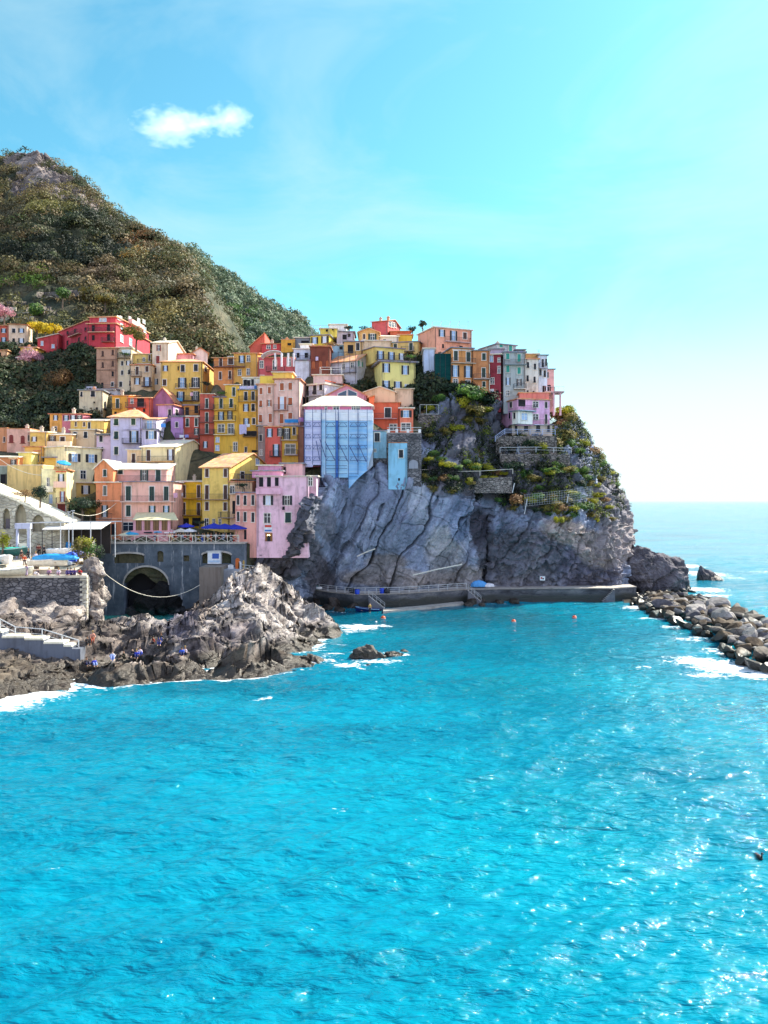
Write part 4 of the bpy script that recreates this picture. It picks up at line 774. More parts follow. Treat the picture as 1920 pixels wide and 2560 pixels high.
# ---------------------------------------------------------------- the big cliff
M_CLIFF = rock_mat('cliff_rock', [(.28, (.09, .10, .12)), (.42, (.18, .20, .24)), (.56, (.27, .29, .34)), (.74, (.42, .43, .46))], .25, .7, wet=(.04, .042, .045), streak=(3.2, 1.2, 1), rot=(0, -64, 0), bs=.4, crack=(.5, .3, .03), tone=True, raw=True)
S = [[(585, 1560, 137), (585, 1500, 138), (588, 1430, 139.5), (592, 1385, 141), (600, 1360, 142.5), (600, 1362, 146), (605, 1365, 156)],
     [(650, 1523, 141), (650, 1450, 141), (648, 1400, 140.5), (648, 1352, 140.6), (648, 1345, 146), (650, 1345, 149), (652, 1345, 160)],
     [(700, 1523, 146.3), (705, 1450, 144), (700, 1405, 143), (702, 1360, 143.5), (708, 1346, 145), (708, 1340, 150), (712, 1335, 160)],
     [(732, 1520, 148.8), (734, 1440, 145), (730, 1392, 138.9), (733, 1332, 137.6), (740, 1322, 139.5), (742, 1310, 150), (742, 1310, 160)],
     [(772, 1520, 150.8), (774, 1440, 147.6), (768, 1345, 139.4), (765, 1258, 137.8), (772, 1240, 139.5), (782, 1222, 150), (784, 1222, 164)],
     [(830, 1517, 153.6), (835, 1420, 150.5), (828, 1310, 147.6), (820, 1222, 148), (824, 1206, 149.5), (816, 1196, 156), (816, 1196, 166)],
     [(900, 1515, 152.7), (905, 1410, 151.2), (898, 1300, 151), (880, 1192, 152.3), (885, 1180, 154), (890, 1170, 157), (895, 1170, 168)],
     [(1000, 1513, 153.9), (1005, 1410, 152.4), (1010, 1310, 152), (1015, 1214, 153.2), (1020, 1195, 156), (1025, 1150, 160), (1030, 1130, 170)],
     [(1100, 1510, 155.6), (1105, 1430, 154.2), (1112, 1330, 153.6), (1118, 1240, 154), (1115, 1165, 158), (1070, 1050, 165), (1070, 1048, 180)],
     [(1165, 1510, 155.6), (1168, 1430, 154.4), (1178, 1330, 154), (1185, 1262, 154.8), (1185, 1170, 159), (1140, 985, 168), (1140, 985, 182)],
     [(1192, 1510, 155.8), (1196, 1430, 156.4), (1204, 1340, 156.6), (1210, 1268, 156.8), (1208, 1170, 160), (1165, 972, 169), (1165, 972, 183)],
     [(1212, 1510, 156.2), (1212, 1430, 160), (1218, 1340, 160), (1222, 1270, 159), (1225, 1170, 161), (1200, 975, 169), (1200, 975, 184)],
     [(1232, 1510, 155.8), (1230, 1430, 156), (1232, 1340, 156), (1240, 1260, 157), (1240, 1165, 162), (1240, 998, 168.5), (1240, 998, 184)],
     [(1310, 1508, 156.8), (1305, 1420, 154.8), (1298, 1330, 155), (1295, 1240, 158), (1292, 1150, 163), (1262, 1080, 166.5), (1262, 1078, 184)],
     [(1400, 1507, 157.4), (1402, 1420, 155), (1395, 1330, 155.5), (1385, 1230, 160), (1370, 1135, 164.5), (1350, 1086, 166.5), (1350, 1084, 184)],
     [(1480, 1506, 158.1), (1485, 1425, 156.2), (1470, 1330, 158), (1440, 1210, 164), (1410, 1120, 168), (1398, 1060, 170), (1398, 1056, 186)],
     [(1540, 1506, 158.9), (1545, 1430, 158.6), (1525, 1320, 162), (1485, 1190, 169), (1445, 1100, 173), (1422, 1025, 176), (1418, 1022, 188)],
     [(1580, 1504, 160), (1578, 1410, 163), (1562, 1300, 169), (1515, 1178, 176), (1472, 1108, 181), (1440, 1040, 184), (1432, 1036, 192)],
     [(1600, 1500, 165), (1592, 1390, 172), (1577, 1295, 179), (1532, 1180, 186), (1484, 1115, 190), (1447, 1050, 193), (1440, 1045, 198)],
     [(1596, 1480, 195), (1585, 1380, 200), (1562, 1290, 206), (1518, 1190, 212), (1470, 1130, 215), (1437, 1070, 218), (1430, 1065, 222)]]
S = np.array(S, float); S[5:-1, 0, 2] += 5; S[5:-1, 1, 2] += 4.2; S[5:-1, 2, 2] += 2.2; S[5:-1, 3, 2] += .8; S[4, 0, 2] += 3; S[4, 1, 2] += 2; S[5:, 0, 1] += 6; ns, nl = S.shape[:2]
def resample(A, n, ax):
    m = A.shape[ax]; # arc-length aware resample
    dlt = np.linalg.norm(np.diff(pix(A[..., 0], A[..., 1], A[..., 2]), axis=ax), axis=-1).mean(axis=1 - ax)
    s_ = np.concatenate([[0], np.cumsum(dlt)]); s_ /= s_[-1]; t = np.linspace(0, 1, n)
    k = np.clip(np.searchsorted(s_, t, 'right') - 1, 0, m - 2); f = (t - s_[k]) / (s_[k + 1] - s_[k]); fs = f * .6 + (f * f * (3 - 2 * f)) * .4
    a = np.take(A, k, ax); b = np.take(A, k + 1, ax); sh = [1, 1, 1]; sh[ax] = n
    return a + (b - a) * fs.reshape(sh)
Sc = resample(resample(S, 760, 0), 470, 1)            # (cols, rows)
G = pix(Sc[..., 0], Sc[..., 1], Sc[..., 2]).transpose(1, 0, 2)   # rows, cols
nn = -normals_of(G); nn *= np.sign((nn * np.array([.1, -1, .4])).sum(-1, keepdims=True) + 1e-6)
f = G.reshape(-1, 3); x, y, z = f.T
w1 = fbm(f / 11, 4, 51); w2 = fbm(f / 3.5, 3, 52)
al = R(64); q = x * math.sin(al) - z * math.cos(al) + .5 * y
def slabs(q, width, warp, s, sharp=.12):
    t = q / width + warp; i = np.floor(t); fr = t - i; h0 = hash1(i, s); h1 = hash1(i + 1, s); k = np.clip((fr - (1 - sharp)) / sharp, 0, 1); return h0 + (h1 - h0) * k
blk = slabs(q, 6.5, w1 * .75, 3, .07) * 2.2 + slabs(q, 2.3, w1 * 1.3, 4, .08) * .7
crs = slabs(z + .45 * x, 7.5, w1 * 1.4 + hash1(np.floor(q / 6.5 + w1 * 1.1), 8) * 3, 5, .06) * .9
tq = q / 6.5 + w1 * .75; crack = np.exp(-((tq - np.round(tq)) / .028) ** 2) * 1.3; tq2 = q / 2.3 + w1 * 1.3 + 3 * hash1(np.floor(tq), 91); crk2 = np.exp(-((tq2 - np.round(tq2)) / .03) ** 2) * (fbm(f / 6, 2, 58) > .05); tq3 = (z * .9 + x * .5) / 6 + w1 * 1.0 + 5 * hash1(np.floor(tq), 92); crk3 = np.exp(-((tq3 - np.round(tq3)) / .02) ** 2)
right = np.clip((x - 12) / 12, 0, 1)                    # towards the point the rock is blockier and more shattered
left = np.clip((-10 - x) / 6, 0, 1)
wv = np.stack([w1, w2 * .4, fbm(f / 9, 3, 55)], 1)
ca, sa = math.cos(al), math.sin(al); fs = np.stack([(x * ca + z * sa) * .38, x * sa - z * ca, y * .7], 1) + wv * 2.2      # long cells along the dip of the beds
fr_ = f + wv * 2.0
disp = - crk2 * .35 - crk3 * .3 + blk * (1 - .55 * right) * (1 - .4 * left) + crs * .6 + w1 * 1.0 - crack * (1 - .6 * right) + (facets(fs / 4.0, 33, .9, .8) - .4) * (1.5 - .6 * right) + (facets(fs / 1.5, 43, .9, .7) - .3) * (.28 + .2 * left) + (facets(fr_ / 2.6, 53, 1, .9) - .4) * (1.0 * right + .8 * left) + (facets(fr_ / 1.0, 63, 1, .8) - .4) * (.15 + .45 * right + .3 * left) + fbm(f / .9, 3, 61) * .1
nrw, ncl = G.shape[:2]; v_ = np.repeat(np.linspace(0, 1, nrw), ncl)
amp = np.minimum(1, np.minimum((.93 - v_) * 10, 1)).clip(.05, 1) * np.where(z < .5, .6, 1)
lev = (disp - 1.6) * amp
Gd = G + (nn.reshape(-1, 3) * lev[:, None]).reshape(G.shape)
Gd[0, :, 2] -= 2.0
PXc = f[:, 0] / f[:, 1] * F + CX; PYc = HY - (f[:, 2] - CAMH) / f[:, 1] * F
def blot(cx, cy, rx, ry, th=0): # irregular patches of other rock
    c, s_ = math.cos(R(th)), math.sin(R(th)); u = (PXc - cx) * c - (PYc - cy) * s_; v = (PXc - cx) * s_ + (PYc - cy) * c
    return np.clip((1.15 - np.sqrt((u / rx) ** 2 + (v / ry) ** 2) + w1 * .5 + w2 * .15) * 3, 0, 1)[:, None]
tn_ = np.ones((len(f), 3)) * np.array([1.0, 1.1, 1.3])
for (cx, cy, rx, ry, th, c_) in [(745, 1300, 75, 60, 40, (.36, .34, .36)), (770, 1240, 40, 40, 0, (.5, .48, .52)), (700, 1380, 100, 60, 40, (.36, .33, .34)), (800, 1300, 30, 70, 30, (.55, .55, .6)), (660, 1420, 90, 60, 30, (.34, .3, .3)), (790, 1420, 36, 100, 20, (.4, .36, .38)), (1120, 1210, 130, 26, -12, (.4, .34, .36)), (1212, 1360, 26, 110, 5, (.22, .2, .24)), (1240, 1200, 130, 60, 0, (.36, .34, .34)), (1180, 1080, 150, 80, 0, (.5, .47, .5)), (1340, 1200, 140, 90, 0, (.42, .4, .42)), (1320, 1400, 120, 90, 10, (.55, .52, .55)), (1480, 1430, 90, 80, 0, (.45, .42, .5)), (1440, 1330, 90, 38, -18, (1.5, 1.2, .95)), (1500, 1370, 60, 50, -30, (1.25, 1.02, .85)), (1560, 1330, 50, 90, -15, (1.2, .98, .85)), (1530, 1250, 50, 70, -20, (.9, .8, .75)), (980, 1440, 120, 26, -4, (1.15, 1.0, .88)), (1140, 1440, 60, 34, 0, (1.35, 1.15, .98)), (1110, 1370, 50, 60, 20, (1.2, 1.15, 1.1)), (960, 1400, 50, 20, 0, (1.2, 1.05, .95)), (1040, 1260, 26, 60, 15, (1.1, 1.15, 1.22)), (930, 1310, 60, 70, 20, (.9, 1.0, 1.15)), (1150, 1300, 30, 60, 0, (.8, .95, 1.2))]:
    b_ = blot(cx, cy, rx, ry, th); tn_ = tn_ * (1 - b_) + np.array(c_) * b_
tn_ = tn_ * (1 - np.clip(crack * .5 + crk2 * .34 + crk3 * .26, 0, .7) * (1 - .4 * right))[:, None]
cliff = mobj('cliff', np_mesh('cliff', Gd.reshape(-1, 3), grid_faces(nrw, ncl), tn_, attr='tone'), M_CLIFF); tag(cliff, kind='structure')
Gc, Nc = Gd, nn
# ---------------------------------------------------------------- foreground rocks: a field of heights over the plan
def ctl(L):
    out = []
    for px, py, z in L:
        d = (CAMH - z) * F / (py - HY); out.append(((px - CX) / F * d, d, z))
    return out
FG = ctl([(635, 1424, 9.2), (620, 1450, 8.6), (560, 1478, 6.8), (600, 1480, 7.4), (680, 1440, 8.2), (700, 1470, 7), (735, 1482, 6.0), (760, 1500, 5), (800, 1518, 4.0), (830, 1545, 2.6), (850, 1572, .8), (780, 1560, 3), (700, 1560, 3.6), (760, 1590, .6), (735, 1610, 1.2), (640, 1530, 5.4), (560, 1530, 5.6), (520, 1512, 5.6), (470, 1545, 4.2), (430, 1548, 4.2),
          (600, 1590, 4.2), (500, 1590, 3.8), (690, 1600, 3), (640, 1640, 2.2), (560, 1645, 2), (740, 1640, 1.2), (800, 1642, .5), (450, 1620, 3), (400, 1600, 3.2), (430, 1570, 4), (360, 1548, 4), (340, 1575, 3.4), (300, 1568, 2.6), (240, 1562, 3.4), (220, 1590, 3.8), (180, 1560, 4), (120, 1545, 4.4), (40, 1545, 4.6), (-60, 1545, 4.8), (300, 1600, 3.2), (380, 1640, 2.6), (300, 1648, 2.5), (250, 1652, 2.5), (460, 1640, 2.5),
          (160, 1640, 2.2), (200, 1660, 2.2), (100, 1650, 1.9), (40, 1660, 2.0), (-60, 1660, 2.2), (60, 1700, 1.8), (140, 1695, 1.4), (0, 1720, 1.2), (-90, 1730, 1.4), (330, 1680, .9), (240, 1690, .9), (430, 1675, .9), (160, 1708, .4), (150, 1590, 3.0), (60, 1585, 4)])
sea0 = ctl([(864, 1580, -.6), (800, 1592, -.7), (766, 1620, -.6), (790, 1628, -.6), (846, 1644, -.5), (800, 1660, -.6), (700, 1672, -.6), (600, 1684, -.6), (500, 1694, -.6), (400, 1697, -.6), (300, 1706, -.6), (200, 1722, -.6), (100, 1748, -.6), (30, 1765, -.6), (-80, 1790, -.6),
            (880, 1600, -2.5), (850, 1620, -2.5), (900, 1660, -2.5), (800, 1690, -2.5), (650, 1710, -2.5), (500, 1730, -2.5), (350, 1745, -2.5), (200, 1770, -2.5), (60, 1810, -2.5), (-80, 1840, -2.5)])
bk = [((px - CX) / F * d, d, z) for px, d, z in [(600, 131, 7.5), (640, 133, 6), (690, 131, 4), (750, 130, 1.5), (800, 128, .5), (850, 127, -1.5), (900, 125, -3), (600, 138, 5), (680, 140, 2), (760, 142, -1.5), (850, 142, -3), (550, 127, 4), (520, 128, 2.4), (480, 128, .8), (440, 126, .8), (400, 128, -1), (350, 124, .2), (350, 132, -1.6), (300, 124, -.8), (300, 132, -1.8), (250, 122, -.6), (250, 132, -1.8), (420, 136, -.5), (480, 136, 1.5), (540, 137, 3.5), (220, 136, -1), (210, 122, .5), (385, 118, .4), (395, 111, 1.2)]]
far_ = []
for px, y0_ in [(-250, 1815), (-100, 1792), (0, 1768), (100, 1750), (200, 1726), (300, 1710), (400, 1700), (500, 1697), (600, 1688), (700, 1678), (800, 1670), (860, 1660), (900, 1640), (900, 1600)]:
    for k, (dy, z_) in enumerate([(22, -2.6), (60, -4), (110, -4), (170, -4), (240, -4)]):
        d_ = CAMH * F / (y0_ + dy - HY); far_.append(((px - CX) / F * d_, d_, z_))
for px in (900, 960, 1040):
    for d_ in (100, 108, 116, 124, 132, 140): far_.append(((px - CX) / F * d_, d_, -4))
FGC = np.array(FG + sea0 + bk + far_)
def tps_fit(Pc, lam):
    n = len(Pc); s = 12.0; A = Pc[:, :2] / s; r2 = ((A[:, None] - A[None]) ** 2).sum(-1); K = .5 * r2 * np.log(r2 + 1e-12); Q = np.concatenate([np.ones((n, 1)), A], 1)
    M_ = np.zeros((n + 3, n + 3)); M_[:n, :n] = K + lam * np.eye(n); M_[:n, n:] = Q; M_[n:, :n] = Q.T
    return A, s, np.linalg.solve(M_, np.concatenate([Pc[:, 2], np.zeros(3)]))
_A, _s, _w = tps_fit(FGC, .02)
def tps(x, y):
    out = np.empty(len(x))
    for i in range(0, len(x), 20000):
        a = x[i:i + 20000] / _s; b = y[i:i + 20000] / _s; r2 = (a[:, None] - _A[:, 0]) ** 2 + (b[:, None] - _A[:, 1]) ** 2
        out[i:i + 20000] = (.5 * r2 * np.log(r2 + 1e-12)) @ _w[:-3] + _w[-3] + _w[-2] * a + _w[-1] * b
    return out
def rock_z(x, y):
    x = np.asarray(x, float).ravel(); y = np.asarray(y, float).ravel()
    z = tps(x, y); p = np.stack([x, y, z], 1)
    z = z - .35 * np.clip(z / 3, 0, 1); a = np.clip((z + .8) / 2.6, .03, 1) * (.62 + .38 * np.clip((x + 46) / 14, 0, 1)); w = fbm(p / 6, 4, 91); w3 = np.stack([w, fbm(p / 5, 3, 96), w * 0], 1)
    c, s_ = math.cos(.5), math.sin(.5); st = np.stack([x * c + y * s_, (y * c - x * s_) * 2.2, z * 1.6 + x * .25], 1)
    z = z + a * (facets((st + w3 * 3) / 4.6, 3, 1.2, .9) * 1.2 - .5 + facets((st + w3 * 2) / 1.7, 13, 1.1, 1.0) * .5 - .25 + facets(st / .75, 23, 1, .9) * .16 - .07 + w * .7 + fbm(st / 2.4, 3, 92, True) * .3)
    return z
xs_ = np.arange(-78, -3, .16); ys_ = np.arange(74, 142, .16); XX, YY = np.meshgrid(xs_, ys_)
ZZ = rock_z(XX, YY).reshape(XX.shape); GF = np.stack([XX, YY, ZZ], -1)
g_ = GF.reshape(-1, 3); am_ = np.clip((g_[:, 2] + .6) / 2, 0, 1); g_[:, 0] += (facets(g_ * np.array([.5, .5, .9]), 71, 1, 1) - .5) * .45 * am_; g_[:, 1] -= (facets(g_ * np.array([.45, .45, .8]) + 9, 72, 1, 1) - .5) * .7 * am_
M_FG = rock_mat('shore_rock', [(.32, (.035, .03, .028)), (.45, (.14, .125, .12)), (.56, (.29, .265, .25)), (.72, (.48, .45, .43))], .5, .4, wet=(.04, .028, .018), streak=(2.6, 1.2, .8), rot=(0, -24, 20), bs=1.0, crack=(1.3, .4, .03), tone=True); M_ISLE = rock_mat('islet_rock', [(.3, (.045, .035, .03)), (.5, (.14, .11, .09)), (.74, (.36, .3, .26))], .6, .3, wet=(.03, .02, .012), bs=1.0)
fq = grid_faces(*XX.shape); keepf = ZZ.ravel()[fq].max(1) > -1.6
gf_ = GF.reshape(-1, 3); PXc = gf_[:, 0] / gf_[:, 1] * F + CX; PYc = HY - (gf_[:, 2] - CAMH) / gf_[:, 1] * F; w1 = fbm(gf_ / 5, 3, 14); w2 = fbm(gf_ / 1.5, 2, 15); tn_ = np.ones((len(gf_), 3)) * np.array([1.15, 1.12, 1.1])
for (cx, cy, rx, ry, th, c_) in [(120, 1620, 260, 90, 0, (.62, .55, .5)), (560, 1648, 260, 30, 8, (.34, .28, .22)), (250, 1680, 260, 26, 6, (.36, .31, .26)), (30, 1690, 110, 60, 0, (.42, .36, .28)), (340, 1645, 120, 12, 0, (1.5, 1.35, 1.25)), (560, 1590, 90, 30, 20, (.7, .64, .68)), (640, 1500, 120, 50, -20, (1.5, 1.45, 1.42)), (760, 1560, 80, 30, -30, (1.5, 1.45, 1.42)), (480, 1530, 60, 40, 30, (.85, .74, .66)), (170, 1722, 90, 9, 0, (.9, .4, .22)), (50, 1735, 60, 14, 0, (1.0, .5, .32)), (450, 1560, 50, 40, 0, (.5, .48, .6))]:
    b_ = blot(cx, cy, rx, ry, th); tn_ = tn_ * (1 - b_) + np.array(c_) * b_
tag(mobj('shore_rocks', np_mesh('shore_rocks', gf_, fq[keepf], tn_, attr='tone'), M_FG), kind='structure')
# ---------------------------------------------------------------- boulders
def boulder_mesh(seed, sq=(1, 1, 1), rough=.28, sub=3, planes=9, cut=.58):
    bm = bmesh.new(); bmesh.ops.create_icosphere(bm, subdivisions=sub, radius=1); r_ = np.random.default_rng(seed)
    v = np.array([q.co[:] for q in bm.verts]); pn = r_.normal(size=(planes, 3)); pn /= np.linalg.norm(pn, axis=1, keepdims=True); ph = cut + .3 * r_.random(planes)
    for n_, h_ in zip(pn, ph):
        dd = v @ n_; k = dd > h_; v[k] -= np.outer(dd[k] - h_, n_) * .93
    v *= (1 + rough * .3 * fbm(v * 1.6 + seed, 3, seed))[:, None]; v += .03 * fbm(v * 6, 2, seed + 3)[:, None] * v
    for q, c in zip(bm.verts, v * np.array(sq)): q.co = c
    me = bpy.data.meshes.new('boulder'); bm.to_mesh(me); bm.free(); return me
M_BLD = [rock_mat('boulder_' + n_, st, .5, .15, wet=(.03, .024, .016), streak=(1, 1, 1), bs=.6) for n_, st in (('grey', [(.3, (.055, .045, .035)), (.6, (.18, .15, .125)), (.8, (.36, .31, .265))]), ('pale', [(.3, (.16, .145, .135)), (.6, (.38, .35, .33)), (.8, (.56, .53, .5))]), ('brown', [(.3, (.045, .028, .018)), (.6, (.14, .095, .055)), (.8, (.27, .19, .11))]), ('dark', [(.3, (.05, .045, .05)), (.6, (.14, .13, .15)), (.8, (.25, .23, .24))]))]
BM = [boulder_mesh(100 + i, (1.15, .8 + .3 * (i % 3) / 2, .62 + .1 * (i % 4)), .2, 3, 13, .42) for i in range(12)]
BLAB = {0: 'grey boulder in the breakwater heap at the right edge of the harbour', 1: 'pale grey boulder in the breakwater heap at the right edge of the harbour', 2: 'brown stained boulder low in the breakwater heap on the right', 3: 'dark wet boulder in the breakwater heap on the right'}
up_ = [(1578, 1490), (1640, 1478), (1700, 1482), (1752, 1490), (1800, 1506), (1850, 1528), (1900, 1548), (1960, 1570), (2040, 1600)]
lo_ = [(1585, 1512), (1630, 1532), (1690, 1556), (1740, 1582), (1790, 1596), (1820, 1632), (1850, 1655), (1900, 1672), (1960, 1690), (2040, 1712)]
cnt = 0; lays = []
def inter(tab, x): return float(np.interp(x, [a[0] for a in tab], [a[1] for a in tab]))
tries = 0; placed = []
while cnt < 275 and tries < 9000:
    tries += 1; px = rng.uniform(1578, 2030); a, b = inter(up_, px), inter(lo_, px); v = rng.random(); py = a + (b - a) * v
    hump = math.sin(math.pi * min(1, .12 + v * .86)) ** .7; zc = .15 + 1.5 * hump * min(1, (px - 1560) / 90); p = PZ(px, py, zc)
    r = rng.uniform(.62, 1.35) * (1.0 + .5 * (rng.random() < .3)) * (1 + max(0, px - 1700) / 900)
    if px < 1700: r *= .95
    if any((p.x - o_[0]) ** 2 + (p.y - o_[1]) ** 2 < (.52 * (r + o_[2])) ** 2 for o_ in placed): continue
    placed.append((p.x, p.y, r)); cnt += 1
    mi = 3 if v > .9 and rng.random() < .6 else (2 if v > .72 and rng.random() < .6 else rng.choice([0, 0, 1, 2, 2, 3, 0, 1]))
    o = bpy.data.objects.new('boulder', BM[rng.randrange(12)]); C.objects.link(o)
    if not o.data.materials: o.data.materials.append(M_BLD[0])
    o.material_slots[0].link = 'OBJECT'; o.material_slots[0].material = M_BLD[mi]
    o.location = p; o.scale = (r * rng.uniform(.9, 1.3), r, r * rng.uniform(.8, 1.1)); o.rotation_euler = (rng.uniform(-.5, .5), rng.uniform(-.5, .5), rng.uniform(0, 6.28))
    tag(o, BLAB[mi], 'boulder', 'breakwater boulders, %s' % ['grey', 'pale', 'brown', 'dark'][mi])
# rubble bed under the boulders
bed = []; n_ = 60
for k in range(n_ + 1):
    px = 1560 + (2060 - 1560) * k / n_; a, b = inter(up_, px) - 3, inter(lo_, px) + 4; row = []
    for j in range(13):
        v = j / 12; zc = -1.2 + 1.7 * math.sin(math.pi * v) ** .8; p = PZ(px, a + (b - a) * v, 0); row.append((p.x, p.y, zc + .3 * rng.random()))
    bed.append(row)
B_ = np.array(bed); tag(mobj('breakwater_bed', np_mesh('breakwater_bed', B_.reshape(-1, 3), grid_faces(*B_.shape[:2])), M_BLD[3]), kind='structure')
def rockmass(name, cx, cy, z, sx, sy, sz, seed, mat, rz=0, planes=14, sub=6, label=None, kind=None, amp=.16, cat='rock'):
    me = boulder_mesh(seed, (1, 1, 1), .6, sub, planes); n = len(me.vertices); v = np.empty(n * 3, np.float32); me.vertices.foreach_get('co', v); v = v.reshape(-1, 3)
    k = np.array([sx, sy, sz]); w = v * k; dr = v / np.linalg.norm(v, axis=1, keepdims=True)
    q = w @ np.array([.5, -.3, .8]); w2_ = fbm(w / 3 + seed, 3, seed)
    w += dr * ((slabs(q, 1.0, w2_ * 1.5, seed, .3) - .5) * amp * 4 + fbm(w / 1.8, 4, seed + 1, True) * amp * 3 + fbm(w / .5, 2, seed + 2) * amp * .5)[:, None]
    me.vertices.foreach_set('co', w.astype(np.float32).ravel()); me.update()
    o = mobj(name, me, mat); o.location = (cx, cy, z); o.rotation_euler = (0, 0, rz)
    if kind: tag(o, kind=kind)
    else: tag(o, label, cat)
    return o
M_DARKROCK = rock_mat('dark_point_rock', [(.3, (.045, .042, .055)), (.5, (.12, .11, .13)), (.7, (.24, .22, .24))], .3, .5, wet=(.03, .025, .025), streak=(2.5, 1, .8), rot=(0, -30, 0), bs=1.0)
for i, (px, py, z, sx, sy, sz, sd) in enumerate([(1640, 1440, 3, 6.0, 6, 4.6, 401), (1675, 1452, 1.5, 4.0, 5, 5.0, 402), (1600, 1430, 3, 5.0, 6, 5.2, 403), (1655, 1470, 0, 5, 4, 4.2, 404), (1702, 1470, 0, 2.5, 3, 2.6, 406), (1722, 1457, 0, 1.6, 1.5, .8, 405)]):
    d = 172 if i < 3 else (20 - z) * F / (py - HY) if py > 1462 else 176
    p = P(px, py, d); rockmass('point_rock', p.x, d, CAMH - (py - HY) / F * d if i < 3 else z, sx, sy, sz, sd, M_DARKROCK, rng.random() * 3, label=['dark jagged rock rising at the tip of the headland', 'dark layered rock at the seaward end of the headland', 'tall dark rock flank under the headland edge', 'low black rock at the waterline behind the breakwater', 'wet rock shelf where the headland meets the open sea', 'smallest dark rock awash beyond the headland tip'][i], amp=.22)
p = PZ(1780, 1450, 0); me_o = rockmass('sea_stack', p.x, p.y, -.3, 4.2, 2.4, 3.2, 420, M_DARKROCK, 0, label='dark pointed rock standing alone in the open sea', amp=.12)
for v in me_o.data.vertices:
    q = v.co.x / 4.6; t_ = min(1, max(0, (v.co.x + 3.4) / 7.6))
    if v.co.z > 0: v.co.z = v.co.z / 3.2 / max(.35, math.sqrt(max(.01, 1 - q * q))) * 5.0 * (1 - t_) ** .85 + .1
p = PZ(925, 1648, 0); rockmass('islet_rock', p.x, p.y, .1, 2.3, 1.5, 1.6, 431, M_ISLE, .3, label='brown rock in the foam before the shore rocks', amp=.13)
p = PZ(975, 1642, 0); rockmass('islet_rock', p.x, p.y, -.1, 1.9, 1.0, .8, 432, M_ISLE, .3, label='low rock tailing off right of the brown foamy rock', amp=.1)
p = PZ(912, 1668, 0); rockmass('islet_rock', p.x, p.y, -.15, 1.5, .7, .55, 433, M_ISLE, .3, label='flat wet rock in front of the brown foamy rock', amp=.07)
p = PZ(1008, 1632, 0); rockmass('islet_rock', p.x, p.y, -.15, .6, .5, .6, 434, M_ISLE, .3, label='small dark rock poking from the foam on the right', amp=.05)
# rocks at the foot of the promenade
for i, (px, py, r, sd) in enumerate([(800, 1508, 1.6, 1), (835, 1514, 1.5, 2), (862, 1512, 1.3, 3), (885, 1518, 1.1, 4), (815, 1520, 1.2, 5), (850, 1525, .9, 6), (1075, 1500, 1.3, 7), (1180, 1508, 1.2, 8), (1195, 1504, 1.0, 9), (1170, 1512, .8, 10), (1205, 1512, .7, 11), (1247, 1507, .7, 12), (1286, 1505, .8, 13)]):
    p = PZ(px, py, .3); rockmass('shore_boulder', p.x, p.y, .2, r * 1.3, r, r * .9, 500 + sd, M_ISLE, sd, sub=4, label='%s boulder at the foot of the promenade wall, %s' % (['large grey', 'rounded', 'split', 'small pale', 'wet', 'low', 'flat', 'dark', 'pointed', 'tiny', 'half sunk', 'lone', 'last'][i], ['nearest the white rocks', 'second from the white rocks', 'third from the white rocks', 'left of the first stairs', 'in front of the large grey one', 'in front of the rounded one', 'above the low ledge', 'below the second stairs', 'beside the dark one', 'left of the second stairs foot', 'right of the second stairs foot', 'right of the stair rocks', 'farthest right along the wall'][i]), amp=.1)
# ---------------------------------------------------------------- walls with openings
def holed(name, outer, holes, thick, mat, M, parent=None):
    """a wall of the outline 'outer' (x,z) with openings, given real thickness"""
    cu = bpy.data.curves.new(name, 'CURVE'); cu.dimensions = '2D'; cu.fill_mode = 'BOTH'; cu.extrude = thick / 2
    for pl in [outer] + holes:
        sp = cu.splines.new('POLY'); sp.points.add(len(pl) - 1); sp.use_cyclic_u = True
        for q, (a, b) in zip(sp.points, pl): q.co = (a, b, 0, 1)
    tmp = bpy.data.objects.new('tmp', cu); me = bpy.data.meshes.new_from_object(tmp); me.name = name
    bpy.data.objects.remove(tmp); bpy.data.curves.remove(cu)
    # curve lies in xy: turn it upright, front face at y=0
    for v in me.vertices: x, y, z = v.co; v.co = (x, thick / 2 + z, y)
    bm = bmesh.new(); bm.from_mesh(me); bmesh.ops.remove_doubles(bm, verts=bm.verts, dist=1e-4); bmesh.ops.recalc_face_normals(bm, faces=bm.faces); bm.to_mesh(me); bm.free()
    me.materials.clear(); o = mobj(name, me, mat, parent)
    if parent is None: o.matrix_world = M
    elif M is not None: o.matrix_local = M
    return o
def arch(x0, x1, z0, zs, rise, n=14, pointed=False):
    c = (x0 + x1) / 2; w = (x1 - x0) / 2
    return [(x0, z0), (x0, zs)] + [(c - w * math.cos(math.pi * k / n), zs + rise * math.sin(math.pi * k / n)) for k in range(1, n)] + [(x1, zs), (x1, z0)]
def xd(px, d): return (px - CX) / F * d
def zd(py, d): return CAMH - (py - HY) / F * d
M_ISLE2 = rock_mat('sunlit_wall_rock', [(.3, (.09, .07, .06)), (.5, (.25, .21, .19)), (.74, (.5, .44, .38))], .6, .3, wet=(.04, .03, .02), bs=1.0)
M_QUAY = stonewall((.11, .105, .11), (.28, .265, .27), (.05, .05, .06), 1.5, 'rubble_wall_stone')
M_DRY = stonewall((.16, .14, .13), (.34, .3, .27), (.04, .04, .04), 1.6, 'dry_stone')
M_CHURCH = stonewall((.5, .46, .36), (.66, .62, .5), (.42, .38, .3), .9, 'pale_lime_stone')
m_, nt, b = nodes('stained_bridge_concrete'); tc = N(nt, 'ShaderNodeTexCoord')
mp = N(nt, 'ShaderNodeMapping'); mp.inputs['Scale'].default_value = (1.3, 1.3, .12); nt.links.new(tc.outputs['Object'], mp.inputs['Vector'])
n1 = N(nt, 'ShaderNodeTexNoise', Scale=1.0, Detail=6.0, Roughness=.75); nt.links.new(mp.outputs[0], n1.inputs['Vector'])
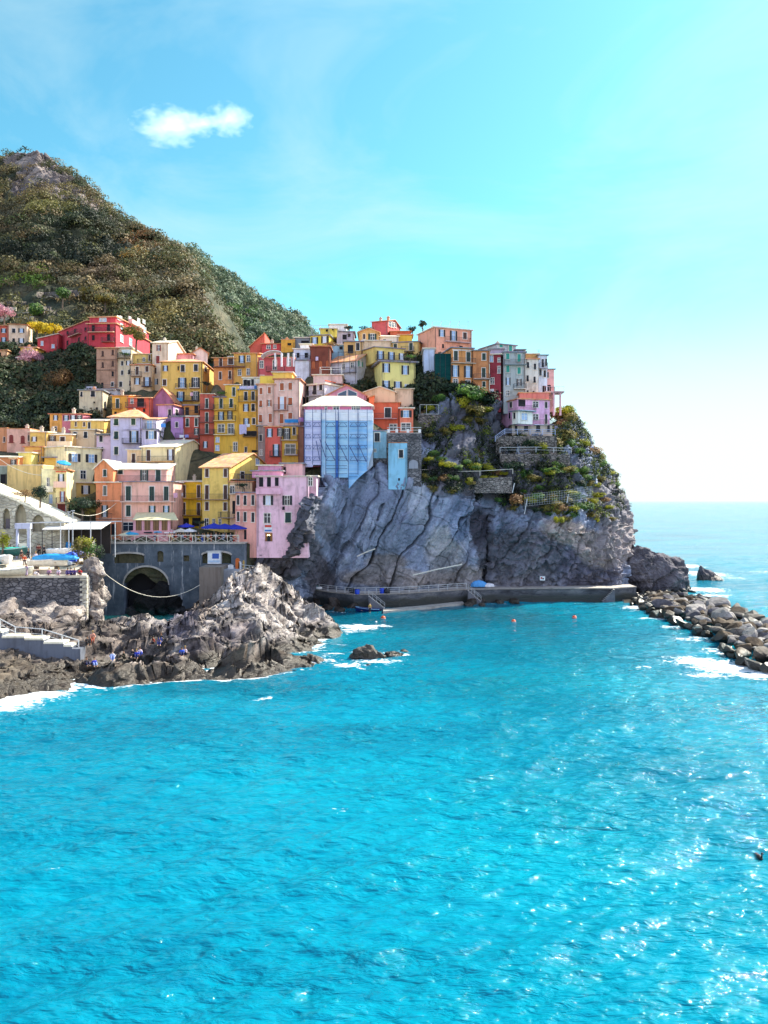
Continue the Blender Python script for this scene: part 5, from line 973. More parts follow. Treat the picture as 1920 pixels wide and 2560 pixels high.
n2 = N(nt, 'ShaderNodeTexNoise', Scale=.5, Detail=6.0, Roughness=.7); nt.links.new(tc.outputs['Object'], n2.inputs['Vector'])
x = ramp(nt, n2.outputs[0], [(.3, (.045, .06, .08)), (.55, (.095, .12, .15)), (.75, (.17, .19, .22))]).outputs[0]
x = mixc(nt, ramp(nt, n1.outputs[0], [(.56, (0, 0, 0)), (.66, (.85, .85, .85))]).outputs[0], x, (.55, .55, .56)); x = mixc(nt, ramp(nt, n1.outputs[0], [(.28, (.7, .7, .7)), (.42, (0, 0, 0))]).outputs[0], x, (.06, .06, .06))
nt.links.new(x, b.inputs['Base Color']); b.inputs['Roughness'].default_value = .9; bump(nt, b, n2.outputs[0], .5, .1); M_BRIDGE = m_
M_PAVE = plaster('c9bda6'); M_PLANK = plain('6a5a4a', .8)
M_STEEL = plain('c8ccd0', .4); M_PALEWOOD = plain('e6e0d2', .6)
# plaza
def plaza_z(y): return 9.43 + (y - 113) * .095
pl = []
for d in (113.3, 118, 124, 130, 137.9, 150):
    xr = {113.3: 216, 118: 222, 124: 226, 130: 232, 137.9: 236, 150: 240}[d]
    pl.append([(xd(px, d), d, plaza_z(d)) for px in np.linspace(-420, xr, 8)])
a = np.array(pl); top = a.reshape(-1, 3); tag(mobj('plaza', np_mesh('plaza', top, grid_faces(*a.shape[:2])), M_PAVE), kind='structure')
# harbour wall under the plaza
w = empty('harbour_wall', (xd(-420, 113), 113, 0)); L_ = xd(216, 113) - xd(-420, 113)
MB().box(0, L_, 0, 3, -1, 9.2).build('wall', M_QUAY, w); MB().box(-.0, L_ + .1, -.12, .45, 9.203, 9.55).build('coping', plaster('d8cdb4'), w)
mbk = MB(); 
for k in range(26): mbk.box(L_ - .55 - (k % 2) * .35, L_ + .09, -.1, .5, k * .35, k * .35 + .33)
mbk.build('corner_quoins', M_CHURCH, w)
tag(w, 'tall rubble stone harbour wall below the boats', 'wall')
side = MB().extr([(xd(216, 113.2) + .11, 113.6), (xd(218, 118), 118), (xd(236, 137.5), 137.5), (xd(236, 137.5) - 6, 137.5), (xd(216, 113.2) - 6, 113.6)], 'z', -1, 9.3)
tag(side.build('side_wall', M_QUAY), 'narrow stone side wall turning from the harbour wall towards the bridge', 'wall')
for i, (px, py, d, sx, sz, sd) in enumerate([(228, 1440, 117, 1.9, 2.8, 1), (232, 1490, 119, 1.8, 4.2, 2), (226, 1525, 116, 1.5, 2.8, 3)]):
    p = P(px, py, d); rockmass('wall_rock', p.x, p.y, p.z, sx, 2.5, sz, 600 + sd, M_ISLE2, 1, sub=5, label=['sunlit rock bulging beside the top of the harbour wall corner', 'tall sunlit rock beside the harbour wall corner', 'rock at the foot of the harbour wall corner'][i], amp=.14)
for i, (px, py, d, sx, sy, sz, sd) in enumerate([(25, 1545, 110, 5, 3, 3.0, 11), (75, 1560, 108, 4, 2.6, 3.2, 12), (112, 1525, 111, 3.6, 2.2, 1.8, 13), (165, 1530, 111, 3.6, 2, 1.6, 14), (155, 1562, 108, 3.0, 2.2, 2.2, 15), (112, 1578, 105, 3, 2, 2.2, 16), (20, 1520, 111, 2.6, 2, 2.4, 17)]):
    p = P(px, py, d); rockmass('wall_foot_rock', p.x, p.y, p.z - .6, sx, sy, sz, 620 + sd, M_ISLE2, sd, sub=5, label=['broad brown rock under the left part of the harbour wall', 'large brown rock above the stepped concrete wall', 'rounded boulder against the harbour wall', 'long grey slab against the harbour wall', 'round grey boulder above the stair railing end', 'low brown rock behind the stair railing', 'mossy rock at the left edge of the photo under the harbour wall'][i], amp=.08, planes=10)
# bridge
DB = 138.0; X0 = xd(248, DB); XL = lambda x: xd(T('L', x, 0)[0], DB) - X0; ZL = lambda y: zd(T('L', 0, y)[1], DB)
deck = zd(1359.5, DB)
br = empty('arched_bridge', (X0, DB, 0)); LB = xd(612, DB) - X0
outer = [(-2.5, -1.5), (LB, -1.5), (LB, deck), (0.2, deck), (-2.5, deck - 1.6)]
holes = [arch(XL(350), XL(800), -1.2, ZL(640), ZL(455) - ZL(640), 18), arch(XL(250), XL(555), ZL(428), ZL(350), ZL(322) - ZL(350)), arch(XL(678), XL(745), ZL(415), ZL(330), ZL(305) - ZL(330)), arch(XL(938), XL(1000), ZL(410), ZL(352), .05), arch(XL(1125), XL(1415), ZL(430), ZL(345), ZL(308) - ZL(345))]
holed('wall', outer, holes, 3.0, M_BRIDGE, None, br)
MB().box(0, LB, 3.02, 9, -1, deck - 3.6).box(0, LB, 5.5, 9, deck - 3.59, deck - .3).build('inner_wall', DARK, br)  # near-black backing, the shade inside the arches put into its colour
MB().box(0.1, LB, -.25, .05, deck + .003, deck + .22).build('coping', M_CONC, br)
for k, (a0, a1, zz, zsx, ri) in enumerate([(350, 800, 0, 640, 455), (250, 555, 428, 350, 322), (1125, 1415, 430, 345, 308)]):
    pts = arch(XL(a0), XL(a1), ZL(zsx) - .3, ZL(zsx), ZL(ri) - ZL(zsx), 18)[1:-1]; mm = MB()
    for p, q in zip(pts[:-1], pts[1:]): mm.beam((p[0], -.08, p[1]), (q[0], -.08, q[1]), .14, .3)
    mm.build('arch_ring', M_CONC, br)
tag(br, 'stained stone bridge with one large arch below the crowded terrace', 'bridge')
tag(MB().poly([(xd(236, 130), 130, plaza_z(130) + .0), (X0 + .2, DB, deck), (X0 + LB, DB, deck), (X0 + LB + 1, 150, deck + 1.0), (xd(200, 150), 150, deck + .8), (xd(215, 137), 137, plaza_z(137) + .05)], [(0, 1, 2, 3, 4, 5)]).build('terrace', M_PAVE), kind='structure')
# cross railing along the bridge
def cross_rail(name, pts, label, mat, post=2.0, hh=1.25, cross=True, mid=0, bars=0, cat='railing'):
    o = empty(name, pts[0]); o0 = Vector(pts[0]); rails = MB(); posts = MB(); xs = MB()
    for a, b_ in zip(pts[:-1], pts[1:]):
        a = Vector(a) - o0; b_ = Vector(b_) - o0; n = max(1, round((b_ - a).length / post))
        up = Vector((0, 0, hh))
        rails.beam(a + up, b_ + up, .09)
        for m in range(mid): k = hh * (m + 1) / (mid + 1); rails.beam(a + Vector((0, 0, k)), b_ + Vector((0, 0, k)), .05)
        if cross: rails.beam(a + up * .08, b_ + up * .08, .07)
        for i in range(n + 1):
            p = a + (b_ - a) * i / n
            if i or a.length < .01: MB().box(p.x - .05, p.x + .05, p.y - .05, p.y + .05, p.z, p.z + hh).build('post', mat, o)
            if cross and i < n:
                q = a + (b_ - a) * (i + 1) / n; xs.beam(p + up * .08, q + up * .96, .05); xs.beam(p + up * .96, q + up * .08, .05)
    rails.build('rail', mat, o)
    if cross: xs.build('cross_brace', mat, o)
    tag(o, label, cat); return o
cross_rail('bridge_railing', [(X0 + .2, DB - .1, deck + .22), (X0 + LB - 1, DB - .1, deck + .22)], 'pale railing with crossed bars along the top of the bridge', M_PALEWOOD)
cross_rail('ramp_railing', [(xd(222, 129), 129, plaza_z(129) + .1), (xd(244, 137.8), 137.8, deck + .2)], 'short pale railing rising from the boat ramp to the bridge', M_PALEWOOD, mid=2, cross=False)
# kiosk in the right hand arch
kx = xd(535, 137.2); kz = ZL(430)
k = empty('ticket_kiosk', (kx, 137.2, kz)); MB().box(-1.1, 1.1, 0, 1.6, 0, 2.1).build('wall', plain('e8eef4', .5), k); MB().box(-1.3, 1.3, -.2, 1.8, 2.103, 2.22).build('roof', M_STEEL, k); MB().box(-.3, .85, -.03, -.002, .9, 1.8).build('window', glassy('3a5aa8'), k); MB().box(-1.0, 1.0, -.04, -.002, .25, .6).build('counter_panel', plain('b8d4ee', .6), k)
tag(k, 'white and blue kiosk standing in the right arch of the bridge', 'kiosk')
MB_ = MB().box(0, xd(553, 132) - xd(498, 132), 0, 6, 0, zd(1418, 132)); tag(mobj('landing_block', MB_.mesh('landing_block'), plaster('6e6258'), None, Matrix.Translation((xd(498, 132), 132, 0))), 'brown concrete landing block under the right arch of the bridge', 'wall')
MB_ = MB().box(0, xd(606, 134) - xd(553, 134), 0, 4, 0, zd(1424, 134)); tag(mobj('landing_wall', MB_.mesh('landing_wall'), plaster('8c929c'), None, Matrix.Translation((xd(553.2, 134), 134, 0))), 'plain grey landing wall joining the white rocks to the bridge', 'wall')
for px, py, hx, hz, c, l in [(594, 1410, .35, 1.0, 'c8641c', 'orange sign post on the landing beside the bridge'), (577, 1417, .45, .4, 'e8e8e8', 'white low box on the landing beside the bridge'), (600, 1415, .25, .7, 'dcdce4', 'narrow white board on the landing right of the orange post'), (609, 1412, .15, .8, 'b09048', 'thin ochre post at the right end of the landing')]:
    p = P(px, py, 135.5); p.z = zd(1424, 134); o = MB().box(-hx, hx, -.1, .1, 0, hz * 1.6).box(-hx * .6, hx * .6, -.15, .15, hz * 1.603, hz * 1.8).build('landing_sign', plain(c, .6)); o.location = p; tag(o, l, 'sign')
for i, (px, py, d, sx, sz, sd) in enumerate([(372, 1500, 137, 2.6, 2.2, 1), (400, 1480, 139, 3.6, 3.4, 2), (350, 1520, 139, 2.2, 1.6, 3), (445, 1500, 139, 3, 2.4, 4), (255, 1480, 142, 3, 5, 5), (470, 1470, 141, 3, 3, 6)]):
    p = P(px, py, d); rockmass('arch_rock', p.x, p.y, p.z - .8, sx, 2, sz, 640 + sd, M_CLIFF, sd, sub=5, label=['pointed blue grey rock inside the large bridge arch', 'largest blue grey rock leaning under the large bridge arch', 'low rock at the water in the large bridge arch', 'rock right of the large bridge arch', 'rock mass left of the large bridge arch', 'dark rock under the right end of the large arch'][i], amp=.1)
# church-like stone building on the left with arches and a sloping top
dF = 133.0; XF = lambda x: xd(T('F', x, 0)[0], dF); ZF = lambda y: zd(T('F', 0, y)[1], dF); gb = plaza_z(dF) - .5
sb = empty('stone_building', (XF(-400), dF, gb)); ox, oz = XF(-400), gb
o_ = [(q[0] - ox, q[1] - oz) for q in [(XF(-400), gb), (XF(890), gb), (XF(890), ZF(1475)), (XF(0), ZF(1078)), (XF(-400), ZF(900))]]
hl = [[(q[0] - ox, q[1] - oz) for q in ar] for ar in (arch(XF(35), XF(140), ZF(1560), ZF(1400), 1.5), arch(XF(200), XF(365), ZF(1640), ZF(1420), 2.4), arch(XF(440), XF(615), ZF(1600), ZF(1500), 1.6))]
wm_ = MB(); tp = lambda x: float(np.interp(x, [o_[4][0], o_[3][0], o_[2][0]], [o_[4][1], o_[3][1], o_[2][1]])); cur = o_[0][0]
for hh_ in hl: # build the front in slices round each arch
    x0_, x1_ = hh_[0][0], hh_[-1][0]; wm_.extr([(cur, 0), (x0_, 0), (x0_, tp(x0_)), (cur, tp(cur))] if cur > o_[3][0] or x0_ < o_[3][0] else [(cur, 0), (x0_, 0), (x0_, tp(x0_)), o_[3], (cur, tp(cur))], 'y', 0, .5)
    wm_.extr([(x0_, 0), (x1_, 0), (x1_, hh_[0][1]), (x0_, hh_[0][1])], 'y', 0, .5)
    cv_ = hh_[1:-1]
    for a_, b_ in zip(cv_[:-1], cv_[1:]): wm_.extr([(a_[0], a_[1]), (b_[0], b_[1]), (b_[0], tp(b_[0])), (a_[0], tp(a_[0]))], 'y', 0, .5)
    cur = x1_
wm_.extr([(cur, 0), (o_[1][0], 0), o_[2], (cur, tp(cur))], 'y', 0, .5); wm_.build('wall', M_CHURCH, sb)
MB().extr([(q[0] + (.2 if q[0] < 1 else -.2), q[1] - (.2 if q[1] > 1 else 0)) for q in o_], 'y', .9, 2.2).build('inner_wall', plaster('a09478'), sb)
MB().poly([(XF(-400) - ox, -.2, ZF(900) - oz), (XF(895) - ox, -.2, ZF(1475) - oz), (XF(895) - ox, 8, ZF(1475) - oz), (XF(-400) - ox, 8, ZF(900) - oz), (XF(-400) - ox, -.2, ZF(900) - oz + .3), (XF(895) - ox, -.2, ZF(1475) - oz + .3), (XF(895) - ox, 8, ZF(1475) - oz + .3), (XF(-400) - ox, 8, ZF(900) - oz + .3)], [(0, 3, 2, 1), (4, 5, 6, 7), (0, 1, 5, 4), (1, 2, 6, 5), (2, 3, 7, 6), (3, 0, 4, 7)]).build('roof', plaster('efe6c8'), sb)
MB().box(XF(60) - ox, XF(130) - ox, .5, .6, ZF(1600) - oz, ZF(1420) - oz).build('window', glassy('4a4858'), sb)
tag(sb, 'sunlit pale stone building with arches and one long sloping roof', 'building')
dn = 128.0; M0 = (xd(38, dn), dn, plaza_z(dn)); pt = empty('portal', M0)
MB().box(.1, .4, 0, .4, 0, zd(1322, 128) - plaza_z(128)).box(1.9, 2.3, 0, .4, 0, zd(1322, 128) - plaza_z(128)).box(0, 2.4, -.2, .7, zd(1322, 128) - plaza_z(128) + .003, zd(1308, 128) - plaza_z(128)).build('portal_frame', plaster('a8aecc'), pt); MB().box(.42, 1.88, .2, .3, 0, 2.4).build('doorway', plaster('f0e0c8'), pt); tag(pt, 'grey blue stone portal in front of the pale stone building', 'portal')
# black canopy, lamp posts
dc = 131.0
cn = empty('cafe_canopy', (xd(105, dc), dc, plaza_z(dc))); Lc = xd(252, dc) - xd(105, dc); zc = zd(1325, dc) - plaza_z(dc)
MB().poly([(0, 0, zc), (Lc, 0, zc + .1), (Lc, 5, zc + 1.1), (0, 5, zc + 1.1), (0, 0, zc + .14), (Lc, 0, zc + .24), (Lc, 5, zc + 1.24), (0, 5, zc + 1.24)], [(0, 3, 2, 1), (4, 5, 6, 7), (0, 1, 5, 4), (1, 2, 6, 5), (2, 3, 7, 6), (3, 0, 4, 7)]).build('canopy_cloth', plain('f0ece4', .9), cn)
[MB().beam((Lc * k / 6, .1, 0), (Lc * k / 6, .1, zc), .1).build('canopy_post', M_IRON, cn) for k in range(7)]; MB().box(0, Lc, 4.6, 4.8, 0, zc + .9).build('back_panel', plain('241c1c', .8), cn)
mm = MB(); [mm.box(.4 + i * 1.5, 1.2 + i * 1.5, 2.2, 2.9, .7, .75).beam((.8 + i * 1.5, 2.5, 0), (.8 + i * 1.5, 2.5, .7), .08) for i in range(6)]; mm.build('counter', M_PLANK, cn)
tag(cn, 'white cloth canopy over the dark cafe front behind the boats', 'canopy')
pb = empty('pergola_beam', (xd(75, 128), 128, plaza_z(128))); Lp = xd(290, 131) - xd(75, 128); zp = zd(1307, 128) - plaza_z(128)
MB().beam((0, 0, zp), (Lp, 3, zp + .1), .14).beam((0, 3.6, zp), (Lp, 6, zp + .1), .14).build('beam', M_STEEL, pb); [MB().beam((Lp * k, 3 * k, 0), (Lp * k, 3 * k, zp), .12).build('post', M_STEEL, pb) for k in (0, .35, .7, .99)]
tag(pb, 'long grey steel pergola beam above the white canopy', 'pergola')
for px, yt, l in ((172, 1281, 'left one of the two tall thin grey posts beside the canopy'), (182, 1278, 'right one of the two tall thin grey posts beside the canopy')):
    d = 124; o = empty('street_lamp', (xd(px, d), d, plaza_z(d))); hh = zd(yt, d) - plaza_z(d); MB().tube([(0, 0, 0), (0, 0, hh)], [.1, .06], 8).build('pole', M_STEEL, o); MB().box(-.25, .25, -.1, .1, hh + .003, hh + .14).build('lamp_head', M_STEEL, o); tag(o, l, 'lamp post', 'tall thin posts beside the canopy')
M_PROMW = rock_mat('old_harbour_concrete', [(.3, (.03, .032, .038)), (.5, (.085, .09, .105)), (.72, (.2, .2, .21))], .5, .15, wet=(.025, .028, .026), streak=(2.5, 1, .7), bs=.8)
# ---------------------------------------------------------------- promenade along the cliff
prom = [(655, 1432, 4.6), (690, 1447, 4.1), (755, 1468, 3.2), (820, 1478, 2.9), (884, 1485, 2.7), (998, 1483, 2.75), (1166, 1472, 2.9), (1330, 1470, 2.9), (1530, 1470, 2.9), (1590, 1466, 2.9)]
yc = np.interp
pts = []; 
for px, py, z in prom: d = (CAMH - z) * F / (py - HY); pts.append(Vector((xd(px, d), d, z)))
for i, p in enumerate(pts): pass
pr = empty('promenade', (pts[0].x, pts[0].y, 0)); o0 = Vector((pts[0].x, pts[0].y, 0)); V = []; 
for p in pts: V += [(p.x - o0.x, p.y, p.z), (p.x - o0.x, p.y + 4.5, p.z)]
V = [(a, b_ - o0.y, c) for a, b_, c in V]; n = len(pts); MB().poly(V, [(2 * i, 2 * i + 2, 2 * i + 3, 2 * i + 1) for i in range(n - 1)]).build('walkway_surface', plaster('a89e94'), pr)
V = []
for p in pts: V += [(p.x - o0.x, p.y - o0.y, -1.5), (p.x - o0.x, p.y - o0.y - .15, p.z - .25), (p.x - o0.x, p.y - o0.y - .15, p.z + .0)]
MB().poly(V, [(3 * i, 3 * i + 3, 3 * i + 4, 3 * i + 1) for i in range(n - 1)] ).build('retaining_wall', M_PROMW, pr, smooth=False)
mm = MB(); [mm.beam(Vector((a.x - o0.x, a.y - o0.y - .1, a.z - .08)), Vector((c.x - o0.x, c.y - o0.y - .1, c.z - .08)), .3, .2) for a, c in zip(pts[:-1], pts[1:])]; mm.build('kerb', plaster('8c847c'), pr)
tag(pr, kind='structure')
rl = cross_rail('promenade_railing', [(p.x, p.y + .05, p.z) for p in pts[:5]], 'pale railing on the sloping left part of the promenade', M_STEEL, 2.2, 1.1, False, 2)
rl = cross_rail('promenade_railing', [(p.x, p.y + .05, p.z) for p in pts[4:7]], 'pale railing on the long level middle part of the promenade', M_STEEL, 2.2, 1.1, False, 2)
cross_rail('rock_railing', [P(600, 1425, 133), P(655, 1432, 146) + Vector((0, 0, .2))], 'thin rail running behind the white rocks down to the promenade', M_STEEL, 2.5, .9, False, 1)
def stairs(name, px0, py0, z0, px1, py1, z1, w, n, label, rail=True):
    a = PZ(px0, py0, z0) if False else None
    d0 = (CAMH - z0) * F / (py0 - HY); A_ = Vector((xd(px0, d0), d0 - .3, z0)); d1 = d0 - 1.2; B2 = Vector((xd(px1, d1), d0 - .3, z1))
    o = empty(name, (A_.x, A_.y, 0)); m = MB(); st = MB()
    for i in range(n):
        xa = (B2.x - A_.x) * i / n; xb = (B2.x - A_.x) * (i + 1) / n; zz = z0 + (z1 - z0) * (i + 1) / n
        m.box(min(xa, xb), max(xa, xb), -w, 0, -1, zz - .03); st.box(min(xa, xb), max(xa, xb), -w - .02, 0.0, zz - .029, zz)
    m.build('stair_block', plaster('5a5c64'), o); st.build('step', plaster('cfc6ba'), o)
    if rail:
        mm = MB(); a = Vector((0, -w, z0 + 1)); c = Vector((B2.x - A_.x, -w, z1 + 1)); mm.beam(a, c, .06).beam(a - Vector((0, 0, .35)), c - Vector((0, 0, .35)), .05)
        for i in range(5): p = a + (c - a) * i / 4; mm.beam(p - Vector((0, 0, 1)), p, .06)
        mm.build('railing', M_STEEL, o)
    tag(o, label, 'stairs')
stairs('sea_stairs', 922, 1486, 2.7, 962, 1516, .35, 1.5, 12, 'concrete steps down to the low ledge near the moored boat')
stairs('sea_stairs', 1168, 1472, 2.9, 1202, 1497, .7, 1.4, 9, 'concrete steps at the middle of the promenade beside the blue tarp')
stairs('sea_stairs', 1532, 1468, 3.0, 1506, 1490, .5, 1.2, 9, 'small steps at the right end of the promenade wall', False)
def ledge(pxs, ys, z, thick, wid, label):
    p = [PZ(a, b_, z) for a, b_ in zip(pxs, ys)]; o0 = p[0].copy(); m = MB()
    for a, c in zip(p[:-1], p[1:]):
        a = a - o0; c = c - o0; m.poly([(a.x, a.y, 0), (c.x, c.y, 0), (c.x, c.y + wid, 0), (a.x, a.y + wid, 0), (a.x, a.y, -thick), (c.x, c.y, -thick), (c.x, c.y + wid, -thick), (a.x, a.y + wid, -thick)], [(0, 1, 2, 3), (0, 4, 5, 1), (2, 6, 7, 3), (1, 5, 6, 2), (3, 7, 4, 0), (4, 7, 6, 5)])
    o = m.build('mooring_ledge', plaster('9c958c')); o.location = o0; tag(o, label, 'ledge')
ledge([958, 1050, 1160], [1528, 1520, 1508], .5, 1.6, 3.2, 'low concrete mooring ledge behind the blue rowing boat')
ledge([1310, 1380, 1450], [1500, 1500, 1499], .35, 1.5, 1.6, 'narrow wet ledge along the right part of the promenade wall')
ledge([1202, 1260, 1302], [1500, 1495, 1492], .7, 1.8, 2.6, 'low concrete ledge under the middle stairs')
ledge([1455, 1500, 1560], [1493, 1492, 1499], .5, 1.6, 2.2, 'short concrete ledge at the right end of the wall')
def barrel(px, py, z, r, h, c, l, cat='barrel', name='barrel'):
    p = PZ(px, py, z); o = empty(name, p); MB().tube([(0, 0, 0), (0, 0, h * .3), (0, 0, h * .7), (0, 0, h)], [r * .9, r, r, r * .9], 12).build('body', plain(c, .5), o); MB().tube([(0, 0, h + .003), (0, 0, h + .06)], r * .95, 12).build('rim', plain('202838', .5), o); tag(o, l, cat)
barrel(893, 1485, 2.7, .45, .9, '2050d8', 'blue barrel beside the black tub by the first stairs'); barrel(880, 1482, 2.72, .55, .8, '181c28', 'black tub left of the blue barrel by the first stairs'); barrel(955, 1483, 2.75, .45, 1.0, '1c48d0', 'blue barrel standing right of the first stairs'); barrel(967, 1483, 2.75, .6, .7, '1c1e28', 'black tub standing right of the first stairs')
barrel(787, 1473, 3.1, .5, .7, '40d0d8', 'turquoise tub on the sloping promenade', 'tub', 'tub')
def blob(name, p, sx, sy, sz, seed, mat, label, cat, rz=0, amp=.12):
    me = boulder_mesh(seed, (sx, sy, sz), .5, 4, 3); 
    n = len(me.vertices); v = np.empty(n * 3, np.float32); me.vertices.foreach_get('co', v); v = v.reshape(-1, 3); w = fbm(v * 2.2 + seed, 3, seed, True); v *= (1 + amp * w)[:, None]; v[:, 2] = np.maximum(v[:, 2], -sz * .35)
    me.vertices.foreach_set('co', v.ravel()); me.polygons.foreach_set('use_smooth', [True] * len(me.polygons)); me.update(); o = mobj(name, me, mat); o.location = p; o.rotation_euler = (0, 0, rz); return tag(o, label, cat)
blob('tarpaulin_bundle', PZ(1199, 1471, 2.95) + Vector((0, 1.6, .5)), 1.6, .8, 1.0, 31, plain('58a8ec', .7), 'light blue tarpaulin bundle at the foot of the dark cleft', 'tarpaulin')
blob('white_sack', PZ(1224, 1471, 2.95) + Vector((0, 1.6, .3)), 1.1, .7, .55, 32, plain('e8e8ee', .8), 'white sack beside the light blue tarpaulin bundle', 'sack')
blob('white_sack', PZ(796, 1474, 3.1) + Vector((0, .5, .2)), .6, .5, .4, 33, plain('e8e8e8', .8), 'small white bag beside the turquoise tub', 'bag')
nb = empty('notice_board', P(1356, 1451, 156.8)); MB().box(-.5, .5, -.05, .05, 0, .8).build('board', plain('f4f4f4', .6), nb); MB().box(-.35, -.05, -.07, -.051, .3, .65).build('red_mark', plain('c03028', .6), nb); MB().box(.0, .3, -.07, -.051, .2, .5).build('dark_mark', plain('30343c', .6), nb); MB().beam((0, .08, -1.2), (0, .08, .5), .06).build('post', M_IRON, nb); tag(nb, 'small white notice board on the dark rock above the promenade', 'sign')
# sloping pipes / handrails fixed to the cliff
def pipe(name, a, b_, r, mat, label, cat):
    a = Vector(a); b_ = Vector(b_); o = MB().tube([(0, 0, 0), (b_ - a) * .5 + Vector((0, -.05, .1)), b_ - a], r, 6).build(name, mat); o.location = a; tag(o, label, cat)
pipe('handrail', P(1032, 1438, 151.0), P(1155, 1411, 151.0), .13, M_PALEWOOD, 'long pale timber beam sloping across the foot of the cliff', 'beam')
pipe('handrail', P(893, 1391, 148.5), P(938, 1372, 148.5), .12, M_PALEWOOD, 'short pale beam leaning on the cliff ledge', 'beam')
for i, (x0, y0, x1, y1) in enumerate([(1311, 1285, 1318, 1247), (1281, 1232, 1286, 1208), (1417, 1258, 1421, 1236)]): pipe('fence_post', P(x0, y0, 156), P(x1, y1, 156.5), .09, M_STEEL, ['tall pale post below the net fence on the cliff', 'thin pale post standing above the dark cleft', 'pale post at the upper end of the net fence'][i], 'post')
# ---------------------------------------------------------------- stepped wall and rail at lower left
sw = empty('stepped_wall', (xd(-60, 92), 92, 0)); m = MB(); cpn = MB(); K = lambda x, y, d: (xd(T('K', x, 0)[0], d), zd(T('K', 0, y)[1], d))
segs = [(-300, 25, 1285), (25, 285, 1345), (285, 505, 1368), (505, 735, 1412), (735, 830, 1445), (830, 925, 1470)]
for a, b_, y in segs:
    xa, zt = K(a, y, 92); xb, _ = K(b_, y, 92); xa -= sw.location.x; xb -= sw.location.x
    m.box(xa, xb, 0, 1.6, 0, zt - .15)
    if b_ < 900: cpn.box(xa - .02, xb - .02, -.08, 1.7, zt - .147, zt + .08)
m.build('wall', plaster('565c6a'), sw); cpn.build('coping', plaster('e4dcc0'), sw); tag(sw, 'stepped concrete wall descending through the shore rocks at the left edge', 'wall')
rp = []
for x, y in [(-200, 1150), (0, 1235), (175, 1325), (485, 1350), (715, 1420), (905, 1480)]: a, z = K(x, y, 93); rp.append((a, 93, z - .3))
cross_rail('stair_railing', rp, 'white two bar railing beside the stepped concrete wall', M_STEEL, 3.0, 1.25, False, 1)
# ---------------------------------------------------------------- ropes and cables
def cable(name, a, b_, sag, r, mat, label):
    a, b_ = Vector(a), Vector(b_); pts = [Vector((0, 0, 0)) + (b_ - a) * t + Vector((0, 0, -4 * sag * t * (1 - t))) for t in [i / 16 for i in range(17)]]; o = MB().tube(pts, r, 5).build(name, mat); o.location = a; tag(o, label, 'rope' if name == 'rope' else 'cable')
M_ROPE = plain('e8e0cc', .8)
cable('rope', P(217, 1391, 121), P(500, 1462, 131), 3.8, .05, M_ROPE, 'pale mooring rope sagging across the large bridge arch')
blob('rope_coil', P(243, 1409, 121), .7, .5, .5, 35, M_ROPE, 'pale coiled rope hanging at the left end of the bridge', 'rope', 0, .4)
cable('cable', P(182, 1281, 124), P(290, 1258, 143), 1.2, .04, M_ROPE, 'overhead cable from the thin posts up to the orange house'); cable('cable', P(90, 1272, 126), P(182, 1283, 124), .8, .04, M_ROPE, 'short overhead cable left of the thin posts'); cable('cable', P(0, 1148, 128), P(105, 1188, 128), .6, .04, M_ROPE, 'overhead cable crossing the blank ochre house front')
# ---------------------------------------------------------------- scaffold on the blue wrapped house
ds = 151.0; XI = lambda x: xd(T('I', x, 0)[0], ds); ZI = lambda y: zd(T('I', 0, y)[1], ds)
bw = empty('wrapped_building', (XI(95), ds + 1.6, ZI(940))); tag(bw, 'tall building wrapped in blue and white sheeting above the cliff', 'building')
ox, oz = XI(95), ZI(940)
MB().extr([(0, ZI(745) - oz), (XI(280) - ox, ZI(745) - oz), (XI(282) - ox, 0), (XI(600) - ox, 0), (XI(700) - ox, ZI(900) - oz), (XI(820) - ox, ZI(810) - oz), (XI(885) - ox, ZI(750) - oz), (XI(885) - ox, ZI(100) - oz), (0, ZI(100) - oz)], 'y', 0, 8).build('wall', plaster('b8c0d0'), bw)
sc = empty('scaffolding', (XI(90), ds, ZI(940))); tag(sc, 'scaffolding hung with white and blue tarpaulins over the cliff edge', 'scaffolding'); ox = XI(90)
def sheet(x0, x1, y0, y1, mat, name, yy=.62, wav=.1, nx=10, nz=16, y0b=None, y1b=None):
    V = []; 
    for j in range(nz + 1):
        for i in range(nx + 1):
            u, v = i / nx, j / nz; X = XI(x0 + (x1 - x0) * u) - ox; yb_ = y1 + ((y1b if y1b is not None else y1) - y1) * u
            Z = ZI(y0 + (yb_ - y0) * v) - oz; V.append((X, yy + wav * math.sin(u * 9 + v * 4 + x0) * math.sin(math.pi * v * 4) * .5 + .12 * abs(math.sin(math.pi * v * 4)), Z))
    f = [(j * (nx + 1) + i, j * (nx + 1) + i + 1, (j + 1) * (nx + 1) + i + 1, (j + 1) * (nx + 1) + i) for j in range(nz) for i in range(nx)]
    o = MB().poly(V, f).build(name, mat, sc, None, True)
    return o
def tarp(c, c2): 
    key = ('tp', c)
    if key in MATS: return MATS[key]
    m, nt, b = nodes('tarpaulin_' + c); tc = N(nt, 'ShaderNodeTexCoord'); mp = N(nt, 'ShaderNodeMapping'); mp.inputs['Scale'].default_value = (.15, .2, 1.4); nt.links.new(tc.outputs['Object'], mp.inputs['Vector']); n1 = N(nt, 'ShaderNodeTexNoise', Scale=1.0, Detail=4.0, Roughness=.6); nt.links.new(mp.outputs[0], n1.inputs['Vector'])
    nt.links.new(ramp(nt, n1.outputs[0], [(.35, lin(c)), (.62, lin(c2))]).outputs[0], b.inputs['Base Color']); b.inputs['Roughness'].default_value = .95; b.inputs['Specular IOR Level'].default_value = .1; n9 = N(nt, 'ShaderNodeTexNoise', Scale=.9, Detail=5.0, Distortion=1.0); nt.links.new(tc.outputs['Object'], n9.inputs['Vector']); bump(nt, b, n9.outputs[0], .8, .25); MATS[key] = m; return m
